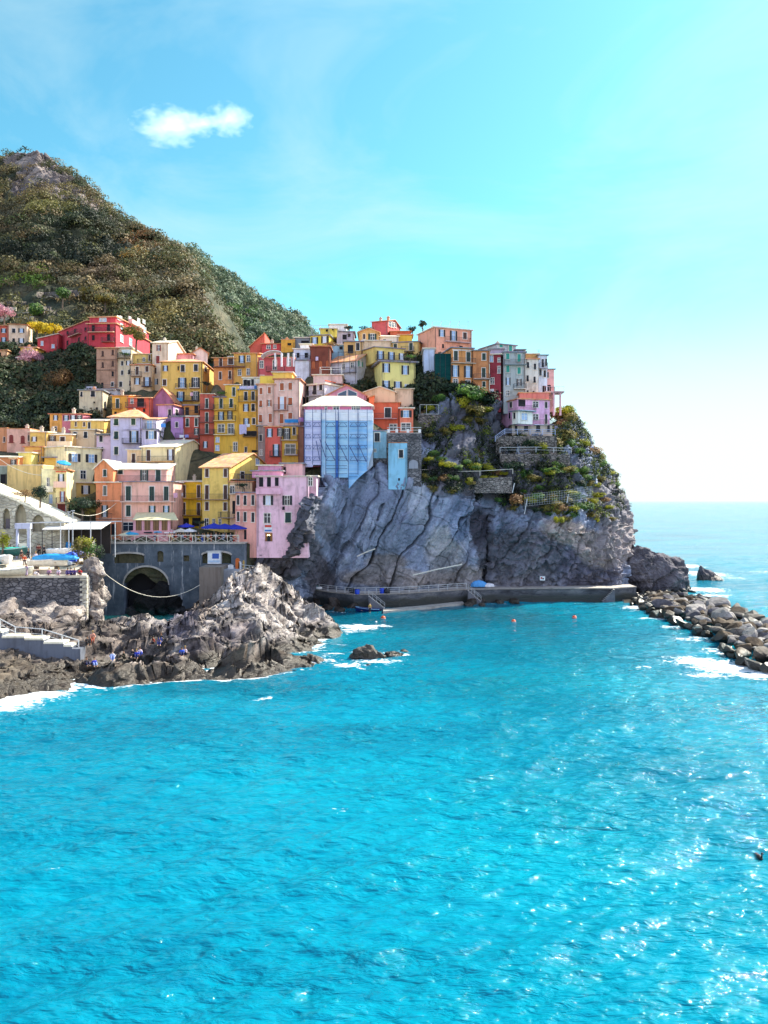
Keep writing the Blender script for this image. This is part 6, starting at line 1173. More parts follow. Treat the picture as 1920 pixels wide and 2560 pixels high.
TW = tarp('f4f4f6', 'e8ecf4'); TL = tarp('c4c6ea', 'dcdcf4'); TB = tarp('98cef0', 'bce2f6'); TD = tarp('80bcec', 'a8d2f2'); TC = tarp('a4d0f0', 'c8e4f6')
sheet(92, 885, 140, 232, TW, 'white_tarpaulin', .5); sheet(92, 190, 228, 770, TL, 'lilac_tarpaulin'); sheet(192, 288, 228, 745, TL, 'lilac_tarpaulin'); sheet(288, 345, 222, 892, TC, 'pale_tarpaulin', .55); sheet(346, 455, 230, 938, TB, 'blue_tarpaulin'); sheet(455, 487, 232, 940, tarp('4a7ccc', '6090d8'), 'navy_tarpaulin', .45); sheet(488, 600, 228, 892, TB, 'blue_tarpaulin'); sheet(605, 715, 232, 1022, TD, 'blue_tarpaulin', .62, .1, 10, 16, None, 900); sheet(716, 820, 238, 900, TD, 'blue_tarpaulin', .6, .1, 10, 16, None, 810); sheet(820, 887, 170, 800, TC, 'pale_tarpaulin', .66, .1, 6, 16, None, 560)
PX_ = [95, 192, 290, 343, 457, 487, 603, 714, 820]; mp_ = MB(); ml = MB(); mt = MB()
for x in PX_:
    yb_ = 745 if x < 290 else (940 if x < 610 else 860 if x < 800 else 800)
    for yy in (0, .45) if x in (95, 290, 487, 714) else (0,): mp_.beam((XI(x) - ox, yy, ZI(yb_) - oz), (XI(x) - ox, yy, ZI(100) - oz), .1)
for (x0, x1) in ((105, 170), (197, 282), (343, 452), (488, 590), (620, 712), (720, 818)):
    for y in (262, 395, 522, 655):
        ml = MB()
        for q in (y, y + 42): ml.beam((XI(x0) - ox, -.02, ZI(q) - oz), (XI(x1) - ox, -.02, ZI(q) - oz), .09)
        xm0, xm1 = x0 + (x1 - x0) * .3, x0 + (x1 - x0) * .7
        ml.beam((XI(x0) - ox, -.04, ZI(y + 42) - oz), (XI(xm0) - ox, -.04, ZI(y + 6) - oz), .07).beam((XI(xm1) - ox, -.04, ZI(y + 6) - oz), (XI(x1) - ox, -.04, ZI(y + 42) - oz), .07)
        ml.build('truss', plain('2c4a86', .5), sc)
ml = MB()
for y in (756, 790, 850): ml.beam((XI(340) - ox, -.03, ZI(y) - oz), (XI(590) - ox, -.03, ZI(y) - oz), .08)
for y in (850, 885): ml.beam((XI(610) - ox, -.03, ZI(y) - oz), (XI(710) - ox, -.03, ZI(y) - oz), .08)
for x0, y0, x1, y1 in ((232, 470, 275, 690), (275, 450, 340, 660), (335, 480, 450, 690), (487, 490, 600, 710), (610, 520, 712, 715), (710, 490, 810, 715)): mt.beam((XI(x0) - ox, -.08, ZI(y0) - oz), (XI(x1) - ox, -.08, ZI(y1) - oz), .13)
M_SCAF = plain('2c4a86', .5); mp_.build('standard_pole', M_SCAF, sc); ml.build('lower_rail', M_SCAF, sc); mt.build('brace', M_SCAF, sc)
# stone retaining wall below the vermilion house
dw = 153.0; XI2 = lambda x: xd(T('I', x, 0)[0], dw); ZI2 = lambda y: zd(T('I', 0, y)[1], dw)
rw = empty('terrace_retaining_wall', (XI2(1050), dw, ZI2(1000))); MB().box(0, XI2(1445) - XI2(1050), 0, 10, 0, ZI2(385) - ZI2(1000)).build('wall', M_QUAY, rw)
pts_ = arch(XI2(1300) - XI2(1050), XI2(1405) - XI2(1050), ZI2(790) - ZI2(1000), ZI2(730) - ZI2(1000), ZI2(690) - ZI2(730), 12)
MB().extr(pts_, 'y', -.06, -.003).build('blind_arch', plaster('888c98'), rw)
MB().box(0, XI2(1445) - XI2(1050), .05, 10, ZI2(385) - ZI2(1000) + .003, ZI2(375) - ZI2(1000)).build('terrace_floor', plaster('a09890'), rw)
for x in (1068, 1160, 1290, 1425): MB().box(XI2(x) - XI2(1050) - .25, XI2(x) - XI2(1050) + .25, .1, .5, ZI2(375) - ZI2(1000) + .003, ZI2(335) - ZI2(1000)).build('pillar', plaster('ece6e4'), rw)
mm = MB(); mm.box(0, XI2(1445) - XI2(1050), .25, .32, ZI2(318) - ZI2(1000), ZI2(312) - ZI2(1000)).box(0, XI2(1445) - XI2(1050), .25, .32, ZI2(348) - ZI2(1000), ZI2(344) - ZI2(1000)); mm.build('rail', M_STEEL, rw)
tag(rw, 'high stone retaining wall with white terrace pillars under the vermilion house', 'wall')
sw2 = MB().box(0, XI(1062) - XI(893), 0, 6, 0, ZI(640) - ZI(985)); o = mobj('stone_buttress', sw2.mesh('stone_buttress'), M_QUAY, None, Matrix.Translation((XI(893), 155.1, ZI(985)))); tag(o, 'rough stone base under the pale blue house beside the scaffold', 'wall')
# white rail and walls on the right hand gardens
def stonestrip(pts, h, th, label, mat=M_DRY, name='garden_wall'):
    o0 = Vector(pts[0]); m = MB()
    for a, c in zip(pts[:-1], pts[1:]):
        a = Vector(a) - o0; c = Vector(c) - o0; m.poly([(a.x, a.y, -h), (c.x, c.y, -h), (c.x, c.y, c.z), (a.x, a.y, a.z), (a.x, a.y + th, -h), (c.x, c.y + th, -h), (c.x, c.y + th, c.z), (a.x, a.y + th, a.z)], [(0, 1, 2, 3), (4, 7, 6, 5), (3, 2, 6, 7), (0, 4, 5, 1), (0, 3, 7, 4), (1, 5, 6, 2)])
    o = m.build(name, mat); o.location = o0; tag(o, label, 'wall'); return o
stonestrip([P(1250, 1134, 163.5), P(1425, 1136, 165)], 4.5, 1.5, 'dark stone garden wall below the pink villa')
cross_rail('garden_railing', [P(1250, 1132, 163.6), P(1340, 1131, 164.1), P(1428, 1134, 165)], 'pale railing on the garden wall below the pink villa', M_STEEL, 3, 1.1, False, 1)
stonestrip([P(1240, 1090, 165.0), P(1392, 1090, 165.6)], 4, 1.5, 'terrace wall directly under the pink villa')
cross_rail('villa_railing', [P(1238, 1104, 164.0), P(1262, 1086, 164.3), P(1388, 1088, 164.8)], 'pale blue railing of the terrace under the pink villa', plain('b8c8f0', .5), 2.6, 1.1, False, 2)
cross_rail('path_railing', [P(1056, 1185, 156.6), P(1140, 1190, 156.8), P(1200, 1189, 157), P(1282, 1184, 157.5)], 'single white rail along the green cliff path', M_PALEWOOD, 5, .9, False, 0)
stonestrip([P(1052, 1192, 157), P(1140, 1198, 157.2), P(1280, 1192, 158)], 3.2, 1.2, 'low stone wall carrying the green cliff path')
stonestrip([P(1045, 1035, 163), P(1105, 1037, 164), P(1135, 1040, 165)], 6, 2, 'stone wall with a wire frame left of the green bushes under the orange houses')
gf = empty('wire_frame', P(1050, 1035, 162.8)); mm = MB(); [mm.beam((x * 3.8, 0, 0), (x * 3.8, 0, 1.9), .07) for x in (0, .35, 1)]; mm.beam((0, 0, 1.9), (3.8, 0, 1.9), .07).beam((0, 0, 0), (3.8, 0, 0), .07).build('frame', M_STEEL, gf); tag(gf, 'rectangular pale frame on the stone wall beside the vermilion house', 'frame')
# net fence on the cliff
nf = empty('net_fence', P(1312, 1262, 156.2)); pp = [Vector((0, 0, 0)), P(1417, 1250, 158) - P(1312, 1262, 156.2), P(1480, 1240, 163) - P(1312, 1262, 156.2)]; mm = MB()
for a, c in zip(pp[:-1], pp[1:]):
    for k in range(6): mm.beam(a + Vector((0, 0, .45 * k - .3)), c + Vector((0, 0, .45 * k - .3)), .025)
    for k in range(18): q = a + (c - a) * k / 17; mm.beam(q - Vector((0, 0, .3)), q + Vector((0, 0, 2)), .025)
mm.build('net', M_STEEL, nf); tag(nf, 'thin wire net fence across the bushes of the cliff', 'fence')
# green netting house side
gn = empty('netted_scaffold', (xd(1087, 169.5), 169.5, zd(950, 169.5))); w_ = xd(1127, 169.5) - xd(1087, 169.5); h_ = zd(884, 169.5) - zd(950, 169.5)
MB().box(0, w_, 0, 3, 0, h_).build('green_net', tarp('0c3a3c', '164a48'), gn); mm = MB(); [mm.beam((w_ * k / 3, -.06, 0), (w_ * k / 3, -.06, h_ + .5), .06) for k in range(4)]; mm.build('pole', M_IRON, gn); tag(gn, 'scaffold covered by dark green netting left of the orange ochre house', 'scaffolding')
# terrace columns at the end of the village
tc_ = empty('columned_terrace', P(1362, 1015, 171)); MB().box(0, 4.2, 0, 4, 2.9, 3.2).build('slab', plaster('c8a0a0'), tc_); mm = MB(); [mm.tube([(x, .4, -2), (x, .4, 2.9)], .22, 8) for x in (.6, 2.0, 3.4)]; mm.build('column', plaster('e8b0b8'), tc_); mm = MB(); [mm.beam((x, .1, 3.2), (x, .1, 4.2), .05) for x in (0, 1, 2, 3, 4.1)]; mm.beam((0, .1, 4.2), (4.1, .1, 4.2), .06).build('railing', plaster('e8b0b8'), tc_); tag(tc_, 'small terrace on pink columns at the seaward end of the village', 'terrace')
# roof frames
def frame(name, P0, w, dp, h, n, mat, label, cat='pergola'):
    o = empty(name, P0); mm = MB()
    for i in range(n):
        x = w * i / (n - 1)
        for y in (0, dp): mm.beam((x, y, 0), (x, y, h), .07)
        mm.beam((x, 0, h), (x, dp, h), .06)
    for y in (0, dp): mm.beam((0, y, h), (w, y, h), .07)
    mm.build('frame', mat, o); tag(o, label, cat)
frame('roof_pergola', P(778, 842, 186), 6.2, 4, 2.6, 4, M_STEEL, 'bare metal pergola frame on the top yellow house'); frame('roof_railing_frame', P(1082, 817, 180), 8, 5, 1.3, 5, M_STEEL, 'thin railing on the roof of the salmon house', 'railing')
frame('roof_shade_frame', P(800, 938, 169), 4.5, 3, 1.7, 3, M_WHITE, 'white shade frame on the roof terrace of the orange eaved white house')
frame('scaffold_tubes', P(845, 935, 172.5), 3.8, 1, 4.8, 4, M_IRON, 'thin scaffold tubes on the grey white gabled house', 'scaffolding')
frame('terrace_pergola', P(593, 1222, 141), 3.4, 2.4, 2.6, 3, M_IRON, 'dark pergola frame over the plant terrace beside the pink loggia')
# terrace pots, canopy
cv = empty('curved_canopy', P(646, 905, 172)); mm = MB(); 
for k in range(8):
    a0, a1 = math.pi * (.15 + .5 * k / 8), math.pi * (.15 + .5 * (k + 1) / 8); mm.poly([(3.4 - 3.2 * math.cos(a0) , -.4, 2.4 * math.sin(a0)), (3.4 - 3.2 * math.cos(a1), -.4, 2.4 * math.sin(a1)), (3.4 - 3.2 * math.cos(a1), 4, 2.4 * math.sin(a1)), (3.4 - 3.2 * math.cos(a0), 4, 2.4 * math.sin(a0)), (3.4 - 3.2 * math.cos(a0), -.4, 2.4 * math.sin(a0) + .1), (3.4 - 3.2 * math.cos(a1), -.4, 2.4 * math.sin(a1) + .1), (3.4 - 3.2 * math.cos(a1), 4, 2.4 * math.sin(a1) + .1), (3.4 - 3.2 * math.cos(a0), 4, 2.4 * math.sin(a0) + .1)], [(0, 1, 2, 3), (4, 7, 6, 5), (0, 4, 5, 1), (3, 2, 6, 7)])
mm.build('cloth', plain('eceef6', .8), cv); mm = MB(); [mm.box(x - .18, x + .18, -.2, .2, -1, 1.9) for x in (3.6, 5.0, 6.4, 7.6)]; mm.build('column', plaster('e6e2ea'), cv); tag(cv, 'white curved canopy and columns on the rose red house terrace', 'canopy')
# terraced field walls on the mountain foot
def gpoint(G, px, py):
    G = G[:-28]
    X = G[..., 0] / G[..., 1] * F + CX; Y = HY - (G[..., 2] - CAMH) / G[..., 1] * F; k = np.argmin((X - px) ** 2 + (Y - py) ** 2); return Vector(G.reshape(-1, 3)[k])
TWL = [((100, 745), (210, 742)), ((105, 757), (175, 756)), ((0, 768), (75, 768)), ((0, 782), (50, 783)), ((75, 782), (135, 781)), ((0, 797), (92, 797)), ((95, 792), (150, 789)), ((10, 808), (95, 806))]
for i, (a, b_) in enumerate(TWL):
    n = 6; pp = [gpoint(Gn, a[0] + (b_[0] - a[0]) * k / n, a[1] + (b_[1] - a[1]) * k / n) + Vector((0, -2.6, 1.3)) for k in range(n + 1)]
    stonestrip(pp, 1.6, .6, 'dry stone terrace wall on the lower mountain slope, ' + ['topmost on the right', 'just under the topmost one', 'upper one at the left edge', 'second at the left edge', 'short one beside the olive bushes', 'long low one at the left edge', 'above the yellow hedge', 'lowest at the left edge'][i], M_CHURCH if i % 2 else M_DRY, 'terrace_wall')
# ---------------------------------------------------------------- trees and bushes
LEAF = {'green': leafmat('leaves_green', [(.3, lin('24401c')), (.5, lin('3f6426')), (.72, lin('7c9a38'))]), 'yellow': leafmat('leaves_yellow', [(.3, lin('5c6418')), (.55, lin('96961c')), (.75, lin('c8bc38'))]), 'mimosa': leafmat('mimosa_bloom', [(.3, lin('a08c18')), (.55, lin('d8bc20')), (.75, lin('f0d840'))]), 'olive': leafmat('leaves_olive', [(.3, lin('3c3c1c')), (.5, lin('6c6428')), (.72, lin('a08c3c'))]),
        'brown': leafmat('leaves_brown', [(.3, lin('4c3420')), (.5, lin('7c5a34')), (.72, lin('a88450'))]), 'pink': leafmat('blossom_pink', [(.3, lin('8c5c68')), (.5, lin('c890a0')), (.72, lin('e8c0c8'))]), 'dark': leafmat('leaves_dark', [(.3, lin('12201a')), (.5, lin('1e3422')), (.72, lin('34502c'))]), 'dry': leafmat('leaves_dry', [(.3, lin('5a4630')), (.5, lin('94744c')), (.72, lin('c4a070'))])}
M_BARK = rock_mat('bark', [(.3, (.06, .045, .035)), (.6, (.16, .12, .09))], 1.5, .05, streak=(3, 3, .5))
def tree(name, p, h, rx, rz, leaf, label, n=1500, size=.16, cat='tree', group=None, trunk=True, hollow=.45, lumps=8):
    o = empty(name, p); tag(o, label, cat, group); m = MB(); top = h - rz * .9
    if trunk:
        m.tube([(0, 0, -.8), (.1, 0, top * .5), (0, .1, top + rz * .3)], [.06 * h ** .7 + .03, .05 * h ** .7 + .02, .03], 7)
        for k in range(6):
            a = k * 1.05 + rng.random(); s = top * (.45 + .1 * k / 2); m.tube([(0.05, 0, s), (math.cos(a) * rx * .35, math.sin(a) * rx * .35, s + rz * .5), (math.cos(a) * rx * .65, math.sin(a) * rx * .65, s + rz * .9)], [.03 * h ** .6, .025, .012], 5)
        m.build('trunk', M_BARK, o)
    c = clump_points(n, rx, rx, rz, lumps, hollow); c[:, 2] += h - rz * .95; V, Fq = quads(c, size, c - np.array([0, 0, h - rz]))
    mobj('crown', np_mesh('crown', V, Fq), LEAF[leaf], o); return o
def onhill(px, py, G=Gn): return gpoint(G, px, py)
def onground(px, py, d0=140, d1=235):
    for d in np.arange(d0, d1, .4):
        q = P(px, py, d)
        if ground_z([q.x], [q.y])[0] > q.z: return q
    return P(px, py, d1)
tree('round_tree', onhill(252, 785) + Vector((0, -9, -1)), 8.5, 3.9, 3.8, 'olive', 'round yellow green tree above the red palace', 1800, .26)
tree('bushy_tree', onhill(286, 792) + Vector((0, -9, 0)), 5, 3.2, 2, 'olive', 'low yellow green tree at the right of the palace roof', 1300, .24)
tree('bushy_tree', onhill(180, 780) + Vector((0, -8, 0)), 6, 3.0, 2.4, 'green', 'mid green tree on the terraces left of the round yellow green tree', 1300, .24)
tree('bushy_tree', onhill(115, 815) + Vector((0, -8, 0)), 5, 2.6, 2.2, 'green', 'small green tree on the terraces above the yellow hedge', 1100, .24)
tree('autumn_tree', onground(145, 985, 160, 220), 7, 4.2, 3.4, 'brown', 'round brown autumn tree alone on the dark slope', 3400, .17)
tree('blossom_tree', P(72, 930, 196), 6, 3.8, 2.6, 'pink', 'pink blossoming tree below the little yellow house', 2200, .14, hollow=.3)
tree('blossom_tree', P(10, 812, 215), 6, 3.2, 2.4, 'pink', 'pink blossoming tree at the left edge above the red house', 1500, .16, hollow=.3)
tree('blossom_tree', P(14, 1040, 184), 6, 3.4, 3, 'dry', 'yellowish bare twig tree at the left edge of the photo', 1300, .14, hollow=.3)
for i, (px, py, r) in enumerate([(92, 835, 2.6), (112, 838, 2.8), (134, 842, 2.4)]): tree('mimosa', P(px, py + 8, 212 - i), 4.6, r, 2.0, 'mimosa', ['left', 'middle', 'right'][i] + ' bright yellow mimosa in the hedge before the red palace', 1500, .18, 'bush')
o = tree('olive_tree', P(340, 870, 186), 5.5, 3.6, 2.4, 'olive', 'olive tree growing in front of the red palace', 2200, .17)
tree('ivy_bush', P(100, 1258, 134), 3.5, 1.6, 1.8, 'dark', 'dark green bush against the white and yellow house', 900, .13, 'bush')
tree('ivy_bush', P(205, 1300, 140), 4.2, 3.2, 1.8, 'dark', 'dark tree in the gap left of the orange harbour house', 1500, .15, 'tree')
tree('creeper', P(225, 1303, 142), 3.4, 2.2, 1.4, 'olive', 'olive coloured bush at the corner of the orange harbour house', 800, .14, 'bush')
tree('creeper', P(62, 1248, 134), 1.6, 2.2, .8, 'dry', 'dry flowering creeper along the blank ochre wall foot', 700, .1, 'bush')
tree('shrub', P(6, 1372, 128), 3, 1.6, 1.8, 'yellow', 'yellow shrub at the left edge beside the pale stone building', 700, .13, 'bush')
for i, (px, py, r, c) in enumerate([(195, 1385, 2.0, 'olive'), (212, 1372, 1.6, 'yellow'), (224, 1388, 1.8, 'green'), (216, 1410, 1.5, 'olive'), (205, 1425, 1.3, 'dry'), (222, 1430, 1.2, 'olive'), (240, 1392, 1.6, 'dark')]): tree('hanging_shrub', P(px, py + 8, 119 + i), r * 1.6, r, r * .9, c, ['sunlit olive shrub spilling over the harbour wall top', 'yellow flowering shrub below the ramp railing', 'green shrub at the left end of the bridge', 'olive shrub lower on the harbour wall corner', 'dry shrub beside the red dressed sitter', 'small olive shrub low on the wall corner rocks', 'dark shrub in the shade at the bridge end'][i], 700, .11, 'shrub')
# bushes of the cliff gardens: every one a thing of its own
DM = {}
def cliffpt(px, py):
    if 'c' not in DM: X = Gc[..., 0] / Gc[..., 1] * F + CX; Y = HY - (Gc[..., 2] - CAMH) / Gc[..., 1] * F; DM['c'] = (X, Y)
    X, Y = DM['c']; w = (X - px) ** 2 + (Y - py) ** 2; k = np.argsort(w.ravel())[:6]; pts = Gc.reshape(-1, 3)[k]; return Vector(pts[np.argmin(pts[:, 1])])
TB_ = [(1158, 985, 3.0, 'green'), (1185, 992, 3.2, 'green'), (1210, 1005, 2.6, 'dark'), (1165, 1010, 2.4, 'yellow'), (1190, 1030, 2.2, 'olive'), (1212, 1030, 1.8, 'yellow'), (1140, 975, 2.0, 'dark'), (1125, 960, 1.8, 'dark'), (1200, 970, 1.6, 'green'), (1170, 1050, 1.6, 'olive'), (1198, 1058, 1.8, 'olive'), (1145, 1070, 1.5, 'yellow'), (1115, 1080, 1.6, 'olive'), (1075, 1090, 1.2, 'olive'), (1090, 960, 1.4, 'dark'), (1080, 980, 1.5, 'green'), (1100, 985, 1.2, 'dark'),
       (1066, 1148, 1.3, 'yellow'), (1085, 1135, 1.2, 'green'), (1098, 1148, 1.0, 'green'), (1112, 1160, 1.4, 'yellow'), (1128, 1165, 1.3, 'yellow'), (1145, 1172, 1.1, 'green'), (1170, 1158, 1.3, 'green'), (1182, 1168, 1.3, 'yellow'), (1192, 1170, 1.2, 'green'), (1212, 1170, 1.4, 'yellow'), (1226, 1175, 1.2, 'yellow'), (1240, 1180, 1.2, 'dry'), (1262, 1182, 1.1, 'yellow'), (1064, 1192, 1.2, 'olive'), (1085, 1198, 1.0, 'green'), (1110, 1196, 1.3, 'dry'), (1132, 1196, 1.4, 'green'), (1168, 1202, 1.3, 'yellow'), (1178, 1208, 1.2, 'olive'), (1205, 1196, 1.2, 'yellow'), (1230, 1200, 1.3, 'yellow'), (1085, 1226, 1.2, 'olive'), (1130, 1231, .9, 'olive'),
       (1290, 1170, 2.0, 'dark'), (1312, 1185, 1.6, 'green'), (1322, 1195, 1.4, 'olive'), (1338, 1200, 1.4, 'olive'), (1352, 1218, 1.1, 'green'), (1365, 1172, 1.8, 'dark'), (1380, 1180, 1.6, 'green'), (1372, 1188, 1.3, 'yellow'), (1395, 1165, 1.5, 'green'), (1415, 1175, 1.5, 'olive'), (1430, 1185, 1.4, 'green'), (1345, 1168, 1.3, 'dark'), (1318, 1115, 1.9, 'dark'), (1352, 1118, 1.6, 'yellow'), (1378, 1108, 1.8, 'olive'), (1390, 1112, 1.4, 'olive'), (1410, 1090, 2.2, 'olive'), (1420, 1108, 1.8, 'green'), (1438, 1098, 1.6, 'yellow'), (1450, 1110, 1.8, 'yellow'), (1462, 1120, 1.6, 'olive'), (1445, 1130, 1.2, 'green'), (1480, 1130, 1.8, 'dry'), (1495, 1145, 1.8, 'olive'), (1502, 1160, 1.5, 'green'),
       (1455, 1180, 1.4, 'green'), (1465, 1195, 1.6, 'green'), (1450, 1210, 1.3, 'dark'), (1475, 1210, 1.5, 'olive'), (1490, 1215, 1.4, 'yellow'), (1500, 1200, 1.4, 'olive'), (1520, 1185, 1.5, 'yellow'), (1530, 1200, 1.4, 'olive'), (1535, 1215, 1.3, 'green'), (1310, 1228, .9, 'green'), (1346, 1218, 1.0, 'green'), (1340, 1246, 1.5, 'green'), (1355, 1252, 1.2, 'olive'), (1375, 1245, 1.2, 'olive'), (1295, 1255, 2.2, 'brown'), (1322, 1252, 1.4, 'yellow'), (1248, 1250, 1.0, 'green'), (1261, 1262, .8, 'green'), (1283, 1270, .9, 'olive'), (1362, 1268, 1.5, 'olive'), (1385, 1262, 1.6, 'olive'), (1402, 1270, 1.3, 'dry'), (1425, 1232, 1.6, 'yellow'), (1440, 1240, 1.4, 'green'), (1462, 1250, 1.3, 'olive'), (1445, 1265, 1.8, 'green'), (1430, 1275, 1.4, 'yellow'), (1468, 1268, 1.6, 'green'), (1480, 1255, 1.3, 'yellow'), (1392, 1280, 1.2, 'olive'), (1372, 1285, .9, 'green'), (1398, 1300, 1.4, 'yellow'), (1412, 1300, 1.2, 'olive'), (1430, 1290, 1.2, 'green'), (1480, 1285, 1.3, 'olive'), (1495, 1300, 1.0, 'yellow'), (1340, 1275, 1.0, 'dark'), (1412, 1252, 1.2, 'olive'), (1495, 1240, 1.3, 'yellow'), (1510, 1250, 1.2, 'dry'), (1520, 1265, 1.0, 'yellow'), (1530, 1300, 1.0, 'olive'), (1522, 1240, 1.0, 'olive'), (1045, 1020, 1.4, 'dry'), (1052, 1008, 1.3, 'yellow'), (1395, 1035, 2.0, 'dry'), (1412, 1030, 2.4, 'yellow'), (1420, 1050, 2.0, 'olive'), (1405, 1060, 2.0, 'dry'), (1430, 1065, 1.6, 'yellow'), (1392, 1070, 1.4, 'olive')]
CN = {'green': 'bright green', 'dark': 'dark green', 'yellow': 'yellow green', 'olive': 'olive green', 'dry': 'dry straw coloured', 'brown': 'reddish brown'}
seenl = {}
def where(px, py):
    if py < 1100 and px < 1230: return 'below the orange houses'
    if px < 1285 and py < 1190: return 'above the white rail of the cliff path'
    if px < 1285 and py < 1240: return 'hanging under the cliff path'
    if py < 1100: return 'beside the pink villa towards the sea'
    if py < 1150: return 'in the garden under the pink villa'
    if py < 1225: return 'on the rock shelf below the garden wall' if px < 1450 else 'near the seaward edge of the headland'
    return 'by the net fence on the headland' if px < 1430 else 'above the pale rock face of the headland'
PROTO = {}
for c in CN:
    for v in range(3):
        cc = clump_points(1000, 1.15, 1.0, .8, 9 + 2 * v, .3); V, Fq = quads(cc, .085, cc + np.array([0, 0, .2])); me = np_mesh('bush', V, Fq); me.materials.append(LEAF[c]); PROTO[c, v] = me
for i, (px, py, r, c) in enumerate(TB_):
    p = cliffpt(px, py); o = bpy.data.objects.new('shrub', PROTO[c, i % 3]); C.objects.link(o); o.location = p + Vector((0, -.25 * r, .1 * r)); s = r * 1.05; o.scale = (s * rng.uniform(.9, 1.5), s, s * rng.uniform(.6, 1.0)); o.rotation_euler = (0, 0, rng.uniform(0, 6.28))
    w = where(px, py); lb = '%s shrub %s' % (CN[c], w); tag(o, lb, 'shrub', '%s shrubs %s' % (CN[c], w))
# low scrub between them
X, Y = DM['c'] if 'c' in DM else (0, 0); r2 = np.random.default_rng(3); n_ = 14000
ii = r2.integers(0, Gc.shape[0], n_ * 3); jj = r2.integers(0, Gc.shape[1], n_ * 3); px, py = X[ii, jj], Y[ii, jj]
topy = np.interp(px, [1050, 1118, 1185, 1240, 1300, 1400, 1500, 1560], [1205, 1228, 1245, 1262, 1262, 1290, 1300, 1270]); ok = (px > 1048) & (py < topy) & (py > 950) & (fbm(Gc[ii, jj] / 4, 3, 70) + .15 * r2.random(n_ * 3) > -.05)
cpts = Gc[ii[ok], jj[ok]]; per = 16; rep = np.repeat(np.arange(len(cpts)), per); rr = .35 + .55 * r2.random(len(cpts)); v = r2.normal(size=(len(rep), 3)); v /= np.linalg.norm(v, axis=1, keepdims=True)
pts = cpts[rep] + v * (rr[rep] * .8)[:, None] + np.array([0, -.3, .2]); pal = np.array([lin(q) for q in ['121a16', '1a2618', '26341e', '3e4c24', '788430', '6a5a3a']]); ci = np.clip(((fbm(cpts / 5, 3, 71) * .6 + .45 + r2.normal(0, .15, len(cpts))) * 6).astype(int), 0, 5)
V, Fq = quads(pts, .15, v); o = mobj('cliff_scrub', np_mesh('cliff_scrub', V, Fq, np.repeat(pal[ci][rep], 4, 0)), SCRUB); tag(o, 'low dark scrub clinging to the upper ledges of the headland', None, None, 'stuff')
# roof garden plants on the skyline
tree('palm_like_plant', P(1056, 838, 193), 3.6, 1.6, 1.0, 'dark', 'spiky dark palm on the skyline left of the salmon house', 500, .16, 'plant', hollow=.2)
tree('roof_plant', P(1030, 838, 193), 2.4, 1.6, 1.0, 'dark', 'dark terrace plants right of the red rooftop house', 450, .13, 'plant', hollow=.2); tree('roof_plant', P(872, 832, 188), 2.0, 1.2, .9, 'dark', 'dark terrace plant beside the pergola house', 350, .12, 'plant', hollow=.2); tree('roof_plant', P(915, 832, 190), 1.3, 3.0, .6, 'dark', 'hedge of terrace plants left of the red rooftop house', 500, .12, 'plant', hollow=.2)
tree('roof_plant', P(826, 868, 176), 1.2, 2.6, .5, 'brown', 'row of plants on the rust brown house roof', 500, .1, 'plant', hollow=.2)
for i, (t, x, y, d) in enumerate([('B', 512, 615, 184), ('G', 1280, 1185, 142), ('C', 230, 980, 164), ('H', 490, 760, 143), ('D', 1310, 560, 170), ('B', 1460, 960, 175)]):
    px, py = T(t, x, y); tree('potted_plant', P(px, py, d), 1.3, 1.5, .5, 'dark' if i % 2 else 'green', ['green balcony plants under the white arched awning', 'dark plants over the doorway of the vivid yellow house', 'plants on the low roof of the stacked balcony house', 'plants on the pergola terrace of the pink harbour house', 'plants on the dark terrace of the broad pale yellow house', 'plants on the flat roof of the narrow brick red house'][i], 350, .09, 'plant', hollow=.2)
# ---------------------------------------------------------------- laundry and small cloths
def cloth(t, x0, x1, y0, y1, d, col, label, cat='laundry'):
    a, b_ = T(t, x0, y0); c, e = T(t, x1, y1); p0, p1 = P(a, b_, d), P(c, e, d); nx = 8; V = []
    for k in range(7):
        for i in range(nx + 1): u = i / nx; V.append(((p1.x - p0.x) * u, .08 * math.sin(u * 14 + k * .3) * (k / 6 + .3), (p1.z - p0.z) * k / 6 * (1 + .05 * math.sin(u * 7))))
    f = [(k * (nx + 1) + i, k * (nx + 1) + i + 1, (k + 1) * (nx + 1) + i + 1, (k + 1) * (nx + 1) + i) for k in range(6) for i in range(nx)]
    m = MB().poly(V, f); V2 = [(x, y + .03, z) for x, y, z in V]; m.poly(V2, [q[::-1] for q in f]); o = m.build('hanging_cloth', plain(col, .9), smooth=True, fix=False); o.location = p0; tag(o, label, cat)
cloth('C', 452, 535, 1295, 1405, 162.6, 'ccc8ec', 'big lilac sheet hanging from the tall golden house'); cloth('C', 538, 575, 1290, 1325, 162.6, 'e8ecf4', 'small white cloth right of the big lilac sheet')
cloth('C', 455, 540, 855, 893, 164.6, 'd8d8f4', 'white laundry on the left of the golden house loggia'); cloth('C', 545, 622, 852, 890, 164.6, 'e8d8f0', 'pinkish white laundry in the middle of the golden house loggia'); cloth('C', 624, 652, 845, 890, 164.6, '5088d0', 'blue cloth at the right of the golden house loggia')
cloth('B', 1112, 1180, 1082, 1120, 178.6, '68c0e8', 'light blue cloth on the yellow house lower balcony'); cloth('B', 1145, 1195, 1508, 1540, 163.8, 'eceef8', 'white laundry on the brick red house left'); cloth('B', 1205, 1250, 1505, 1538, 163.8, '9098d8', 'blue grey laundry on the brick red house middle')
cloth('B', 1268, 1300, 1020, 1060, 163, 'e8b8c8', 'pink towel hanging near the lilac house'); cloth('G', 985, 1030, 795, 850, 142.0, 'e8b0c8', 'pink laundry at the left end of the yellow balcony'); cloth('G', 1035, 1095, 792, 835, 148.6, 'f0e0e0', 'white laundry on the upper yellow balcony')
